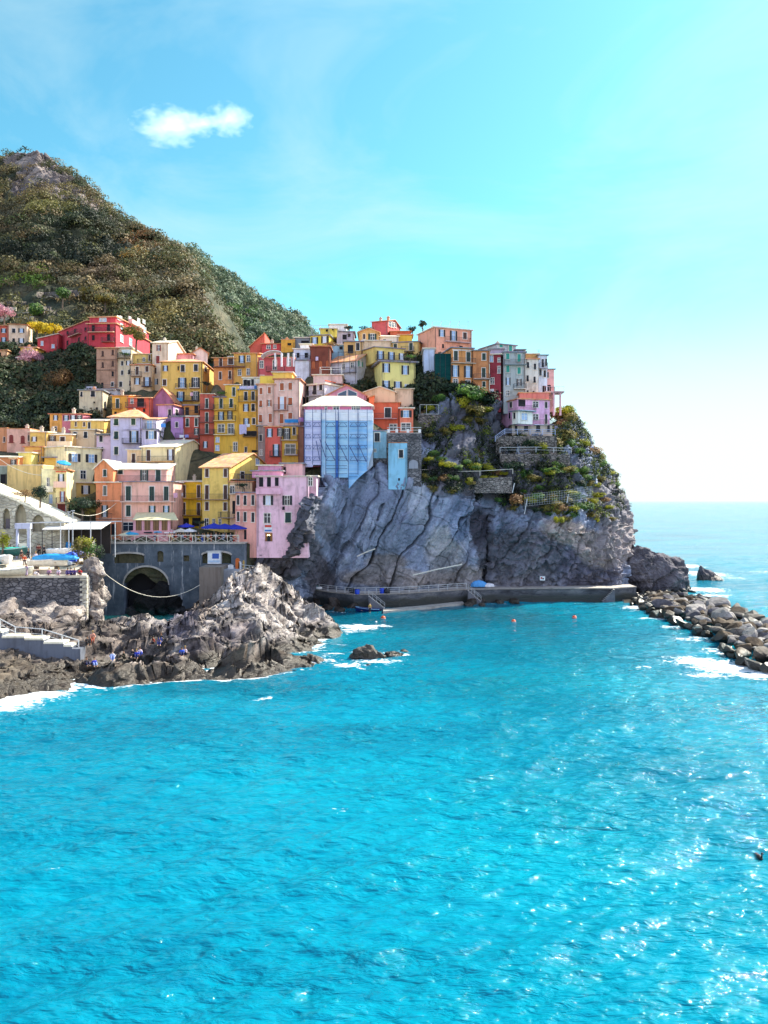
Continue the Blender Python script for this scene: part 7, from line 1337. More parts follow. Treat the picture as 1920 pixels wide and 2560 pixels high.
cloth('C', 975, 1130, 1235, 1275, 161.2, '3c9ce0', 'bright blue tarpaulin over the coral red house roof edge', 'tarpaulin'); cloth('C', 1135, 1165, 1215, 1265, 160.6, 'd0b0e0', 'lilac cloth beside the scaffold'); cloth('C', 1168, 1192, 1215, 1265, 160.6, 'c08cd0', 'purple cloth touching the scaffold'); cloth('C', 1332, 1362, 515, 560, 173.5, 'e0d0f0', 'white cloth on the rust brown house'); cloth('B', 930, 985, 1375, 1420, 158, '58a0f0', 'blue cloth at the corner of the lilac white house'); cloth('A', 500, 620, 725, 790, 205, '4890e0', 'blue tarpaulin under the small red house', 'tarpaulin'); cloth('A', 735, 840, 750, 800, 204, '98b8e0', 'pale blue tarpaulin under the long red palace', 'tarpaulin')
cloth('B', 70, 190, 950, 985, 180, 'dcdcf0', 'white parapet sheet on the long grey cream house'); cloth('B', 480, 580, 525, 580, 184.6, 'e8f0ec', 'white arched awning above the planted balcony', 'awning')
# ---------------------------------------------------------------- umbrellas
def parasol(p, r, h, col, label, n=8, tilt=0, cat='parasol', grp=None):
    o = empty('parasol', p); o.rotation_euler = (tilt, tilt * .4, rng.random()); MB().tube([(0, 0, 0), (0, 0, h + .15)], .035, 6).build('pole', M_STEEL, o); m = MB(); V = [(0, 0, h + .1)]
    for k in range(n): a = 2 * math.pi * k / n; V.append((r * math.cos(a), r * math.sin(a), h - r * .28))
    for k in range(n): a = 2 * math.pi * k / n; V.append((r * math.cos(a), r * math.sin(a), h - r * .28 - .18))
    m.poly(V, [(0, 1 + k, 1 + (k + 1) % n) for k in range(n)] + [(1 + k, 1 + n + k, 1 + n + (k + 1) % n, 1 + (k + 1) % n) for k in range(n)]); m.build('canopy', plain(col, .8), o); tag(o, label, cat, grp)
def deckp(px, d, dz=0): return Vector((xd(px, d), d, deck + (d - 138) * .083 + dz))
for px, d, r, h, c, l in [(333, 140.5, 1.5, 1.9, '38b8e8', 'cyan parasol at the left of the terrace crowd'), (352, 141.5, 1.6, 2.2, '2c70e0', 'blue parasol behind the cyan one on the terrace'), (318, 140.5, 1.5, 1.7, 'f4f0c8', 'pale yellow parasol at the left end of the terrace'), (376, 141, 1.5, 2.1, '1c2434', 'black parasol on the bridge terrace'), (399, 141, 1.5, 2.2, '58b8e8', 'light blue parasol in the middle of the terrace'), (426, 141, 1.5, 2.1, 'f4f0f0', 'white parasol in the middle of the terrace'), (452, 141.4, 1.4, 2.2, 'f0e8d8', 'cream parasol right of the white one'), (466, 143, 1.5, 2.9, '2438c8', 'small deep blue parasol near the veranda'), (474, 141.4, 1.3, 2.2, 'f6f6f6', 'white parasol at the right of the crowd'), (535, 140.5, 2.3, 3.2, '1430b0', 'large dark blue parasol of the restaurant, left one'), (562, 140.8, 2.3, 3.1, '1430b0', 'large dark blue parasol of the restaurant, middle one'), (588, 141, 2.2, 3.0, '1832b8', 'large dark blue parasol of the restaurant, right one')]: parasol(deckp(px, d), r, h, c, l)
p = T('F', 868, 690); parasol(P(p[0], p[1] + 8, 148), 1.3, 1.6, '1898d8', 'small blue parasol on the golden terrace house', tilt=.3)
MBd = MB().box(0, xd(612, 141) - xd(495, 141), 0, .3, 0, 1.6); tag(mobj('terrace_hedge', MBd.mesh('terrace_hedge'), LEAF['dark'], None, Matrix.Translation((xd(495, 142.2), 142.2, deck + .2))), 'dark hedge screen behind the restaurant tables under the blue parasols', 'hedge')
# ---------------------------------------------------------------- boats
def boat(p, L, W, Hh, hull, inner, rz, label, cover=None, seats=2, cat='boat', keel=True, rim='f0f0f0', stand=False):
    o = empty('rowing_boat', p, rz); n = 14; prof = []; m = MB(); sec = []
    for i in range(n + 1):
        u = i / n; w = W / 2 * (math.sin(math.pi * min(1, .12 + u * .95)) ** .55 if u < .9 else math.sin(math.pi * min(1, .12 + u * .95)) ** .55) ; w = W / 2 * min(1, (1 - u) ** .5 * 1.35) * (.82 + .18 * min(1, u * 4)); sh = Hh * (1 + .45 * u ** 2.5); X = -L / 2 + L * u; kz = .18 * Hh * u ** 4
        sec.append([(X, -w, sh), (X - .02, -w * .92, sh * .55), (X - .05 * u, -w * .55, .12 * Hh + kz), (X - .08 * u, 0, kz), (X - .05 * u, w * .55, .12 * Hh + kz), (X - .02, w * .92, sh * .55), (X, w, sh)])
    V = [q for s_ in sec for q in s_]; f = [(i * 7 + k, (i + 1) * 7 + k, (i + 1) * 7 + k + 1, i * 7 + k + 1) for i in range(n) for k in range(6)] + [tuple(range(7))]
    m.poly(V, f); V2 = [(x, y * .9, z + .06) if z > .5 * Hh else (x, y * .85, z + .12) for x, y, z in V]; m.poly(V2, [q[::-1] for q in f]); m.build('hull', plain(hull, .35), o, smooth=True)
    g = MB(); [g.beam(sec[i][k], sec[i + 1][k], .1, .07) for i in range(n) for k in (0, 6)]; g.build('gunwale', plain(rim, .5), o)
    if seats:
        for k in range(seats): x = -L * .28 + L * .5 * k / max(1, seats - 1); MB().box(x - .12, x + .12, -W * .4, W * .4, Hh * .62, Hh * .68).build('seat', plain(inner, .6), o)
    if cover:
        V = []; q = 10
        for i in range(n + 1):
            for k in range(7): a = math.pi * k / 6; s_ = sec[i]; wy = abs(s_[0][1]) * 1.05; V.append((s_[0][0], -wy * math.cos(a), s_[0][2] - .12 + (.42 + .1 * math.sin(i * 1.7)) * Hh * .8 * math.sin(a) * (1 - .5 * (i / n) ** 3)))
        MB().poly(V, [(i * 7 + k, (i + 1) * 7 + k, (i + 1) * 7 + k + 1, i * 7 + k + 1) for i in range(n) for k in range(6)] + [tuple(range(7))]).build('tarpaulin_cover', plain(cover, .6), o, smooth=True)
    if stand:
        for x in (-L * .3, L * .22): MB().box(x - .1, x + .1, -W * .42, W * .42, -.42, .12).build('cradle', M_PLANK, o)
    tag(o, label, cat); return o
def ZP(x, y, dd=0):
    px, py = T('Z', x, y); d = 21.305 / ((py - HY) / F + .095)
    return Vector((xd(px, d), d, plaza_z(d) + dd))
boat(ZP(835, 585, .45), 5.6, 2.0, 1.0, 'f4ead8', 'c8a070', R(4), 'white boat on chocks with a light blue cover near the wall edge', None, 2, stand=True)
blob('boat_cover', ZP(930, 585) + Vector((0, .1, 1.7)), 3.3, .9, .62, 51, plain('30a8e8', .6), 'light blue tarpaulin thrown over the white boat on chocks', 'tarpaulin', R(-2), .2)
boat(ZP(110, 530, .3), 4.2, 1.9, 1.1, 'f4ece4', 'c8a070', R(-55), 'white hooded boat pointing at the viewer on the left of the ramp', 'f6f2f0')
boat(ZP(230, 700, .1), 5.2, 2.1, .9, 'f6ecd0', 'f0e0b8', R(12), 'cream dinghy upturned near the left end of the wall', 'fbf3da')
boat(ZP(260, 380, .3), 5.8, 2.0, 1.1, '1a5c58', '2a8078', R(-28), 'dark green boat under a turquoise cover on the ramp', '38c0b0')
boat(ZP(700, 215, .6), 6.8, 2.1, .9, 'f4f2f4', 'c8a070', R(-3), 'long white boat with a navy stripe lying across the back of the ramp', 'f4f4f8', rim='1c2c78')
boat(ZP(430, 225, .3), 5.0, 1.5, .6, 'e8c890', 'c87848', R(-5), 'flat wooden punt with an orange rim behind the walkers', None, 3, rim='d86838')
boat(ZP(1080, 360, .4), 5.0, 1.8, .8, 'f6f4f2', 'd0b090', R(-10), 'white dinghy behind the blue covered boat', 'f8f6f4')
blob('blue_tarpaulin', ZP(1060, 230) + Vector((0, 0, .9)), 1.3, .9, .9, 52, plain('1c50d8', .6), 'deep blue tarpaulin heap beside the long white boat', 'tarpaulin', .3, .35); blob('blue_tarpaulin', ZP(1085, 270) + Vector((.6, -.5, .7)), 1.1, .7, .9, 53, plain('30a0f0', .6), 'sky blue tarpaulin heap below the thin posts', 'tarpaulin', .8, .35)
blob('blue_tarpaulin', ZP(1230, 500) + Vector((0, 0, .9)), 1.1, .9, 1.0, 54, plain('1c54d0', .6), 'blue tarpaulin bundle behind the sitters at the wall corner', 'tarpaulin', .8, .4); blob('blue_tarpaulin', ZP(1330, 450) + Vector((0, 0, .9)), 1.0, .7, .8, 55, plain('2c3a90', .6), 'dark blue bundle at the top of the shrubs by the wall corner', 'tarpaulin', .3, .4)
blob('outboard_cover', ZP(1150, 530) + Vector((0, 0, .5)), .8, .5, .6, 56, plain('d8e4f4', .6), 'white outboard motor cover beside the boat on chocks', 'cover', .2, .3)
boat(ZP(-30, 520, .2), 4.0, 1.6, .8, '2898b8', 'c8a070', R(60), 'turquoise boat cut by the left edge of the photo', None, 2)
tag(MB().box(-4.2, 4.2, -.2, .2, 0, .55).box(-4.3, 4.3, -.3, .3, .553, .65).build('bench', plaster('a89888')), 'long low stone bench on the plaza behind the wall', 'bench').location = ZP(800, 655, .0)
bt = boat(PZ(919, 1532, -.12), 4.5, 1.7, .75, '1a2c6c', 'd8b8a0', R(173), 'dark blue rowing boat floating beside the mooring ledge', None, 2, rim='8cc0e8')
MB().beam((-2.35, 0, .7), (-2.5, 0, .1), .22, .3).build('outboard_motor', M_IRON, bt)
for px, py, r, c, l in [(958, 1549, .42, 'e8602c', 'orange buoy nearest the blue rowing boat'), (1284, 1557, .38, 'e85824', 'orange buoy alone in the middle of the harbour'), (1436, 1547, .38, 'e85020', 'orange buoy farthest to the right in the harbour'), (940, 1557, .2, 'f4f4f4', 'tiny white float beside the orange buoy near the boat')]:
    p = PZ(px, py, 0); o = empty('buoy', p + Vector((0, 0, r * .5))); me = boulder_mesh(1, (r, r, r * 1.05), 0, 3, 0); me.polygons.foreach_set('use_smooth', [True] * len(me.polygons)); mobj('float', me, plain(c, .4), o); MB().tube([(0, 0, r), (0, 0, r + .14), (.08, 0, r + .2)], .04, 6).build('eyelet', M_IRON, o); MB().tube([(0, 0, -.02), (0, 0, .05)], r * 1.02, 14).build('band', plain('f0e8e0', .5), o); tag(o, l, 'buoy')
bd = empty('seabird', PZ(1899, 2143, .08)); me = boulder_mesh(2, (.13, .3, .13), 0, 3, 0); me.polygons.foreach_set('use_smooth', [True] * len(me.polygons)); mobj('body', me, plain('181818', .6), bd); MB().tube([(0, -.2, .05), (0, -.28, .2), (0, -.26, .34), (0, -.36, .38), (0, -.48, .37)], [.06, .04, .045, .04, .012], 8).build('neck_and_head', plain('141414', .6), bd, smooth=True); MB().poly([(-.06, .25, .05), (.06, .25, .05), (.1, .5, .02), (-.1, .5, .02), (0, .35, .1)], [(0, 1, 4), (1, 2, 4), (2, 3, 4), (3, 0, 4)]).build('tail', plain('181818', .6), bd); tag(bd, 'dark seabird swimming at the right edge of the photo', 'bird')
# ---------------------------------------------------------------- people
def skin(name, verts, edges, radii, root=0, sub=1):
    me = bpy.data.meshes.new(name); me.from_pydata(verts, edges, []); o = bpy.data.objects.new(name, me); C.objects.link(o)
    o.modifiers.new('s', 'SKIN'); 
    for i, r in enumerate(radii): me.skin_vertices[0].data[i].radius = (r, r) if not isinstance(r, tuple) else r
    me.skin_vertices[0].data[root].use_root = True
    su = o.modifiers.new('d', 'SUBSURF'); su.levels = sub; su.render_levels = sub
    dg = bpy.context.evaluated_depsgraph_get(); out = bpy.data.meshes.new_from_object(o.evaluated_get(dg)); out.name = name
    bpy.data.objects.remove(o); bpy.data.meshes.remove(me); out.polygons.foreach_set('use_smooth', [True] * len(out.polygons)); return out
def joints(pose):
    # x right, y back (faces -y), z up
    if pose == 'stand': hip = .93; kn = [(-.1, -.02, .5), (.11, .03, .5)]; ft = [(-.12, .0, .07), (.14, .05, .07)]; hd = [(-.24, -.02, 1.12), (.26, .0, 1.12)]; ha = [(-.27, -.1, .88), (.27, -.06, .86)]; lean = 0
    elif pose == 'walk': hip = .91; kn = [(-.1, -.2, .52), (.1, .06, .49)]; ft = [(-.1, -.3, .07), (.1, .4, .1)]; hd = [(-.25, .12, 1.13), (.25, -.1, 1.13)]; ha = [(-.26, .2, .9), (.24, -.28, .95)]; lean = -.04
    elif pose == 'sit': hip = .14; kn = [(-.15, -.4, .5), (.15, -.42, .48)]; ft = [(-.14, -.62, .06), (.15, -.66, .06)]; hd = [(-.28, -.1, .38), (.28, -.1, .38)]; ha = [(-.18, -.36, .42), (.18, -.36, .42)]; lean = -.1
    else: hip = .78; kn = [(-.12, -.3, .5), (.12, -.28, .48)]; ft = [(-.12, -.1, .07), (.14, .02, .07)]; hd = [(-.28, -.3, .95), (.28, -.3, .95)]; ha = [(-.22, -.5, .8), (.2, -.5, .8)]; lean = -.3
    return hip, kn, ft, hd, ha, lean
POSES = {}
for pose in ('stand', 'walk', 'sit', 'bend'):
    hip, kn, ft, el, ha, ln = joints(pose)
    sh = hip + .5; ne = hip + .57; y1 = ln
    V = [(0, 0, hip), (0, y1 * .5, hip + .25), (0, y1, sh - .04), (0, y1, ne + .02), (0, y1 - .02, ne + .14), (0, y1 - .03, ne + .24)]
    E = [(0, 1), (1, 2), (2, 3), (3, 4), (4, 5)]; Rr = [.13, .12, .14, .05, .088, .075]
    for s_, k in ((-1, 0), (1, 1)):
        b0 = len(V); V += [(s_ * .1, 0, hip - .04), kn[k], (ft[k][0], ft[k][1], ft[k][2] + .03), (ft[k][0] + s_ * .02, ft[k][1] - .17, ft[k][2] - .03)]; E += [(0, b0), (b0, b0 + 1), (b0 + 1, b0 + 2), (b0 + 2, b0 + 3)]; Rr += [.09, .062, .045, .032]
        b0 = len(V); hx, hy, hz = ha[k]; e = Vector(ha[k]) - Vector(el[k]); e.normalize(); pm = Vector(ha[k]) + e * .07
        V += [(s_ * .18, y1, sh - .03), el[k], ha[k], tuple(pm)]; E += [(2, b0), (b0, b0 + 1), (b0 + 1, b0 + 2), (b0 + 2, b0 + 3)]; Rr += [.055, .04, .028, .032]
        for j in range(5): # four fingers and a thumb
            off = Vector(((j - 1.5) * .018, 0, 0)) if j < 4 else Vector((0, -.035, .04)); ln_ = (.075, .085, .08, .065, .05)[j]; c1 = len(V)
            V += [tuple(pm + off + e * ln_ * .5), tuple(pm + off + e * ln_ + Vector((0, -.015, 0)))]; E += [(b0 + 3, c1), (c1, c1 + 1)]; Rr += [.009, .007]
    body = skin('body', V, E, Rr)
    tv = [(0, 0, hip), (0, y1 * .5, hip + .25), (0, y1, sh - .05), (0, y1, ne - .02)]; te = [(0, 1), (1, 2), (2, 3)]; tr = [.16, .15, .165, .07]
    for s_, k in ((-1, 0), (1, 1)):
        b0 = len(tv); mid = (Vector(el[k]) + Vector(ha[k])) / 2; tv += [(s_ * .19, y1, sh - .04), el[k], tuple(mid)]; te += [(2, b0), (b0, b0 + 1), (b0 + 1, b0 + 2)]; tr += [.075, .06, .05]
    shirt = skin('shirt', tv, te, tr)
    lv = [(0, .0, hip + .02)]; le = []; lr = [.155]
    for s_, k in ((-1, 0), (1, 1)):
        b0 = len(lv); lv += [(s_ * .1, 0, hip - .06), kn[k], (ft[k][0], ft[k][1], ft[k][2] + .1)]; le += [(0, b0), (b0, b0 + 1), (b0 + 1, b0 + 2)]; lr += [.11, .082, .07]
    trou = skin('trousers', lv, le, lr)
    hair = boulder_mesh(9, (.105, .115, .1), .2, 2, 0)
    for v in hair.vertices: v.co += Vector((0, y1 + .0, ne + .26))
    face = MB().box(-.012, .012, -.155 + y1, -.12 + y1, ne + .145, ne + .18).mesh('nose')
    POSES[pose] = (body, shirt, trou, hair)
SK = [plain('c89878', .6), plain('a87858', .6), plain('e0b498', .6)]; HR = [plain('2a1c14', .8), plain('503624', .8), plain('141210', .8), plain('a88850', .8)]
def person(p, pose, shirt, trou, label, rz=0, grp=None, s=1.0):
    o = empty('person', p, rz); o.scale = (s, s, s); b_, sh, tr, hr = POSES[pose]
    for nm, me, mt in (('body', b_, rng.choice(SK)), ('shirt', sh, plain(shirt, .85)), ('trousers', tr, plain(trou, .85)), ('hair', hr, rng.choice(HR))):
        c = bpy.data.objects.new(nm, me); C.objects.link(c); c.parent = o
        if not me.materials: me.materials.append(SK[0])
        c.material_slots[0].link = 'OBJECT'; c.material_slots[0].material = mt
    tag(o, label, 'person', grp)
PP = [(655, 330, 'stand', '7a2c2c', '3a2428', 'person in dark red standing left of the dark coated pair'), (682, 330, 'stand', '8c4038', '2c2430', 'person in brown red standing close beside the dark red one'), (765, 345, 'walk', '1c2030', '20202c', 'person in black with open coat walking on the ramp'), (425, 520, 'walk', 'd85830', '403038', 'person in orange jacket walking towards the boat on chocks'), (540, 560, 'stand', '282430', '302830', 'person in a black coat at the bow of the boat on chocks'), (618, 470, 'stand', 'd8d0e0', '8890b0', 'person in pale clothes behind the boat on chocks'), (372, 425, 'stand', '3c2c2c', '8c4830', 'person in brown beside the turquoise covered boat'), (487, 415, 'walk', '202028', '1c1c24', 'person in black behind the orange jacket walker'), (455, 700, 'stand', '7c5c94', 'd0b8d8', 'person in a striped purple top standing at the wall'), (45, 710, 'sit', 'b02c2c', '301c20', 'person in red sitting at the left edge of the wall'), (315, 720, 'sit', '5a3c2c', '302420', 'brown haired person sitting low behind the wall, left of the purple top'), (390, 718, 'sit', '34343c', '28242c', 'dark dressed person sitting just left of the purple top'), (655, 700, 'sit', '3c3038', 'e0d8e0', 'person in black sitting on the wall right of the purple top'), (850, 690, 'sit', 'c890b0', '5c4860', 'person in pink sitting on the middle of the wall'), (1015, 680, 'sit', 'f0e8f0', 'a08098', 'person in white sitting on the wall under the boat stern'), (1170, 665, 'sit', '6c5c90', '4c3c78', 'person in lilac sitting at the right of the wall'), (1235, 665, 'sit', '50408c', '3c3070', 'person in violet sitting beside the lilac one'), (1290, 655, 'sit', '5c3c8c', '302860', 'person in dark violet sitting under the blue bundle'), (1390, 665, 'sit', 'd8202c', '50202c', 'person in bright red sitting alone at the wall corner'), (100, 330, 'stand', 'd8b8d0', '5c4870', 'person in pale pink left of the green boat'), (60, 320, 'stand', '302838', '403850', 'person in black at the left edge beside the pale pink one'), (180, 340, 'stand', 'c07868', '48302c', 'person in salmon beside the green boat'), (210, 350, 'bend', '703838', '38282c', 'person bending behind the hooded white boat'), (310, 150, 'stand', '2c2838', '282438', 'person in black at the portal'), (470, 160, 'stand', '48384c', '302838', 'person in grey left of the long white boat'), (530, 165, 'stand', '34303c', '34303c', 'person in charcoal near the bow of the long white boat'), (590, 120, 'stand', 'd8d0d8', '504860', 'person in white behind the long white boat'),
      (1085, 150, 'stand', 'c88ca0', '504068', 'person in rose near the blue heaps'), (1140, 165, 'stand', '9870a8', '483c60', 'person in mauve left of the thin posts'), (1235, 160, 'stand', '70405c', '402838', 'person in plum between the thin posts'), (1305, 165, 'stand', 'c06c58', '50302c', 'person in coral right of the thin posts'), (1350, 160, 'stand', 'e0a888', '604038', 'person in peach beside the coral one'), (1395, 165, 'walk', 'a05c6c', '402c38', 'person in dusty rose heading for the bridge'), (1440, 150, 'stand', 'd8c8e0', '686090', 'person in lilac white near the ramp railing'), (1500, 150, 'stand', 'a8788c', '483040', 'person in old rose beside the ramp railing'), (1530, 140, 'stand', 'e8c0b0', '704848', 'person in cream at the foot of the ramp railing')]
for i, (x, y, po, a, b_, l) in enumerate(PP):
    p = ZP(x, y, .0)
    if po == 'sit' and y > 600: p.z = 9.55; p.y = 113.2; p.x = xd(T('Z', x, 0)[0], 113.2)
    person(p, po, a, b_, l, R(rng.choice([-30, 20, 150, 200, 0, 90]) if po != 'sit' else rng.choice([0, 15, -20])), 'people on the boat ramp')
cc = [('e8e0e0', 'white'), ('c8242c', 'red'), ('2858c8', 'blue'), ('1c2030', 'black'), ('e0c890', 'sand'), ('c83c34', 'scarlet'), ('2c3c70', 'navy'), ('e8c040', 'yellow'), ('6c90c0', 'pale blue'), ('583848', 'plum'), ('a8b0b8', 'grey'), ('d89070', 'peach')]
xs2 = [372, 388, 392, 402, 414, 420, 424, 431, 440, 447, 452, 458, 463, 470, 477, 489, 496, 506, 511, 520, 528, 540, 548, 558, 566, 577, 586, 594]
nb_ = ['left end of the crowd', 'under the light blue parasol', 'middle of the crowd', 'under the white parasol', 'right part of the crowd', 'before the veranda', 'left of the blue restaurant parasols', 'under the left blue restaurant parasol', 'under the middle blue restaurant parasol', 'under the right blue restaurant parasol']
for i, px in enumerate(xs2):
    c = cc[(i * 5 + 1) % 12]; c2 = cc[(i * 7 + 3) % 12]; z_ = nb_[min(9, int((px - 370) / 23))]; d = rng.uniform(138.7, 140.3)
    person(deckp(px, d), ['stand', 'walk', 'stand'][i % 3], c[0], c2[0], 'person in %s top and %s trousers, %s' % (c[1], c2[1], z_), R(rng.uniform(0, 360)), 'crowd along the bridge terrace')
RP = [(232, 1612, 'bend', 'e8a088', 'c06048', 'bather with bare shoulders bending on the rock under the stair railing'), (218, 1620, 'sit', '2c2428', '201c20', 'dark dressed person crouched beside the bather on the rocks'), (342, 1652, 'sit', '3048d0', '202c60', 'person in vivid blue sitting on the flat shore shelf'), (350, 1650, 'sit', 'e8d8e0', '5060c0', 'person in pinkish white right of the vivid blue one'), (333, 1645, 'sit', '24222c', '1c2030', 'person in black behind the vivid blue one'), (312, 1648, 'sit', '2c3020', '30281c', 'person in olive black alone on the flat shore shelf'), (282, 1652, 'sit', 'c8d0f0', '8898d8', 'person in light blue lying left on the flat shore shelf'), (216, 1668, 'sit', '2c2c38', '2c3058', 'dark dressed person low on the rocks near the water'), (236, 1666, 'sit', '3c48c0', '98b0e8', 'person in blue low on the rocks right of the dark one'), (385, 1610, 'sit', 'a84030', '282438', 'person in rust red sitting in the middle of the rocks'), (399, 1612, 'sit', '5c5c98', '3c4890', 'person in slate blue beside the rust red one'), (404, 1622, 'sit', '20242c', '203070', 'person in black and blue below the slate blue one'), (455, 1640, 'sit', '3060d8', '202c58', 'person in blue sitting at the edge right of the shelf'), (465, 1636, 'sit', 'f0d8e4', '303048', 'person in pale pink beside the blue one at the edge')]
for px, py, po, a, b_, l in RP:
    best = None
    for d in np.arange(80, 126, .25):
        q = P(px, py, d); zz = rock_z([q.x], [q.y])[0]
        if zz > q.z: best = Vector((q.x, q.y, zz)); break
    if best is None: best = PZ(px, py, 2.5)
    person(best + Vector((0, -.1, 0)), po, a, b_, l, R(rng.uniform(-50, 50)), 'people sitting on the shore rocks')
person(PZ(933, 1534, 0) + Vector((-.6, .1, .12)), 'stand', 'c8a048', '40342c', 'person in a mustard top standing in the blue rowing boat', R(20))
# ---------------------------------------------------------------- water
m, nt, b = nodes('sea_water'); tc = N(nt, 'ShaderNodeTexCoord'); geo = N(nt, 'ShaderNodeNewGeometry')
def nz(sc, det, vec=(1, 1, 1), rough=.5, dist=0.0):
    mp = N(nt, 'ShaderNodeMapping'); mp.inputs['Scale'].default_value = vec; nt.links.new(geo.outputs['Position'], mp.inputs['Vector']); n = N(nt, 'ShaderNodeTexNoise', Scale=sc, Detail=det, Roughness=rough, Distortion=dist); nt.links.new(mp.outputs[0], n.inputs['Vector']); return n.outputs[0]
big = nz(.02, 3.0, (1, 1.6, 1)); mid = nz(.9, 4.0, (.42, 1.5, 1), .6)
col = ramp(nt, big, [(.3, WATER_A), (.5, WATER_B), (.7, WATER_C)]).outputs[0]
col = mixc(nt, .4, col, ramp(nt, mid, [(.36, (.5, .66, .8)), (.5, (1.0, 1.0, 1.0)), (.72, (1.15, 1.1, 1.06))]).outputs[0], 'MULTIPLY')
fa = N(nt, 'ShaderNodeAttribute', attribute_name='foam'); fsep = N(nt, 'ShaderNodeSeparateColor'); nt.links.new(fa.outputs['Color'], fsep.inputs[0])
fn = nz(.9, 6.0, (1, 1.7, 1), .72, .8); fm = N(nt, 'ShaderNodeMath', operation='MULTIPLY_ADD'); nt.links.new(fsep.outputs[0], fm.inputs[0]); fm.inputs[1].default_value = .33; nt.links.new(fn, fm.inputs[2])
fr = ramp(nt, fm.outputs[0], [(.69, (0, 0, 0)), (.79, (1, 1, 1))])
refl_dark = mixc(nt, fsep.outputs[2], col, (.0, .085, .135)); shal = mixc(nt, fsep.outputs[1], refl_dark, (.06, .38, .3));  # third channel paints the dark cliff reflection into the water colour
nt.links.new(mixc(nt, fr.outputs[0], shal, (.86, .88, .9)), b.inputs['Base Color'])
rr = ramp(nt, fr.outputs[0], [(0, (.06, .06, .06)), (1, (.8, .8, .8))]); nt.links.new(rr.outputs[0], b.inputs['Roughness']); b.inputs['IOR'].default_value = 1.33
b.inputs['Specular IOR Level'].default_value = .3; h1 = nz(.6, 3.0, (.75, 1.3, 1), .5, .3); h2 = nz(1.9, 4.0, (.45, 1.4, 1), .58, .4)
a1 = N(nt, 'ShaderNodeMath', operation='MULTIPLY_ADD'); nt.links.new(h2, a1.inputs[0]); a1.inputs[1].default_value = .5; nt.links.new(h1, a1.inputs[2])
wp = N(nt, 'ShaderNodeMath', operation='MULTIPLY'); nt.links.new(a1.outputs[0], wp.inputs[0]); nt.links.new(ramp(nt, nz(.035, 3.0, (.7, 1.6, 1), .6), [(.36, (.55, .55, .55)), (.62, (1.25, 1.25, 1.25))]).outputs[0], wp.inputs[1]); bump(nt, b, wp.outputs[0], 1.0, .6); M_SEA = m
nr, nc = 900, 860
py = HY + 1.5 * (1 + np.linspace(0, 1, nr)[:, None] ** 1.6 * 0)  # placeholder
t = np.linspace(0, 1, nr)[:, None]; dist = 1 / (1 / 24 * (1 - t) + t / 60000.)
az = np.linspace(-1.0, 1.15, nc)[None, :]; Xw = dist * az; Yw = dist + 0 * az; f = np.stack([Xw.ravel(), Yw.ravel()], 1)
h = np.zeros(len(f)); r3 = np.random.default_rng(21)
for k in range(34):
    lam = 1.1 * (1.16 ** k) if k < 16 else r3.uniform(1.0, 9); th = R(100) + r3.normal(0, .55); ph = r3.uniform(0, 6.28); amp = .0105 * lam ** .75
    gsp = np.maximum(f[:, 1] ** 2 / 24 / nr, .05); fade = np.clip(lam / (gsp * 2.5) - .6, 0, 1)
    w = np.sin((f[:, 0] * math.cos(th) + f[:, 1] * math.sin(th)) * 2 * math.pi / lam + ph); h += amp * fade * (1 - np.abs(w)) * 1.6 if k % 2 else amp * fade * w
h *= .8 + .5 * fbm(np.stack([f[:, 0] / 30, f[:, 1] / 30, f[:, 0] * 0], 1), 2, 5)
foam = np.zeros(len(f)); shl = np.zeros(len(f))
def fe(px, py_, rx, ry, w=1.0, rot=0):
    global foam
    p = PZ(px, py_, 0); s = p.y / F; ax = rx * s; ay = ry * s * p.y / CAMH; dx = f[:, 0] - p.x; dy = f[:, 1] - p.y; c, q = math.cos(rot), math.sin(rot); u = (dx * c + dy * q) / ax; v = (-dx * q + dy * c) / ay
    foam = np.maximum(foam, w * np.clip((1.5 - np.sqrt(u * u + v * v)) * .85, 0, 1))
for a in [(40, 1752, 90, 22, 1.1), (110, 1742, 80, 14, 1.0), (0, 1775, 60, 16, 1.0), (200, 1722, 70, 6, .7), (330, 1703, 80, 5, .55), (480, 1693, 90, 5, .7), (620, 1684, 70, 9, .9), (700, 1672, 60, 9, 1.0), (790, 1655, 55, 9, 1.0), (830, 1640, 26, 8, .8), (900, 1570, 60, 7, 1.0), (870, 1582, 30, 6, .8), (950, 1568, 40, 4, .7), (870, 1668, 50, 8, .8), (930, 1660, 80, 10, .75), (1000, 1640, 40, 8, .8), (880, 1640, 30, 5, .5), (900, 1680, 60, 6, .5), (1740, 1655, 80, 14, .9), (1820, 1672, 90, 18, 1.15), (1760, 1690, 70, 10, .7), (1900, 1692, 90, 14, 1.0), (1790, 1630, 50, 10, .8), (1730, 1600, 50, 6, .7), (1640, 1548, 60, 5, .7), (1590, 1520, 40, 6, .9), (1690, 1570, 50, 5, .7), (1760, 1435, 60, 8, 1.0), (1720, 1415, 40, 6, .9), (1760, 1475, 60, 7, 1.0), (1830, 1446, 60, 4, .6), (1900, 1430, 60, 3, .6), (1780, 1490, 60, 5, .8), (930, 1520, 40, 2, .5), (840, 1532, 40, 3, .6), (1000, 1530, 40, 2, .4), (1260, 1512, 120, 2, .35), (1440, 1512, 100, 2, .35), (320, 1537, 50, 3, .7), (660, 1750, 30, 5, .55), (640, 1756, 16, 3, .6), (1610, 1670, 30, 4, .5), (850, 1615, 26, 4, .5)]: fe(*a)
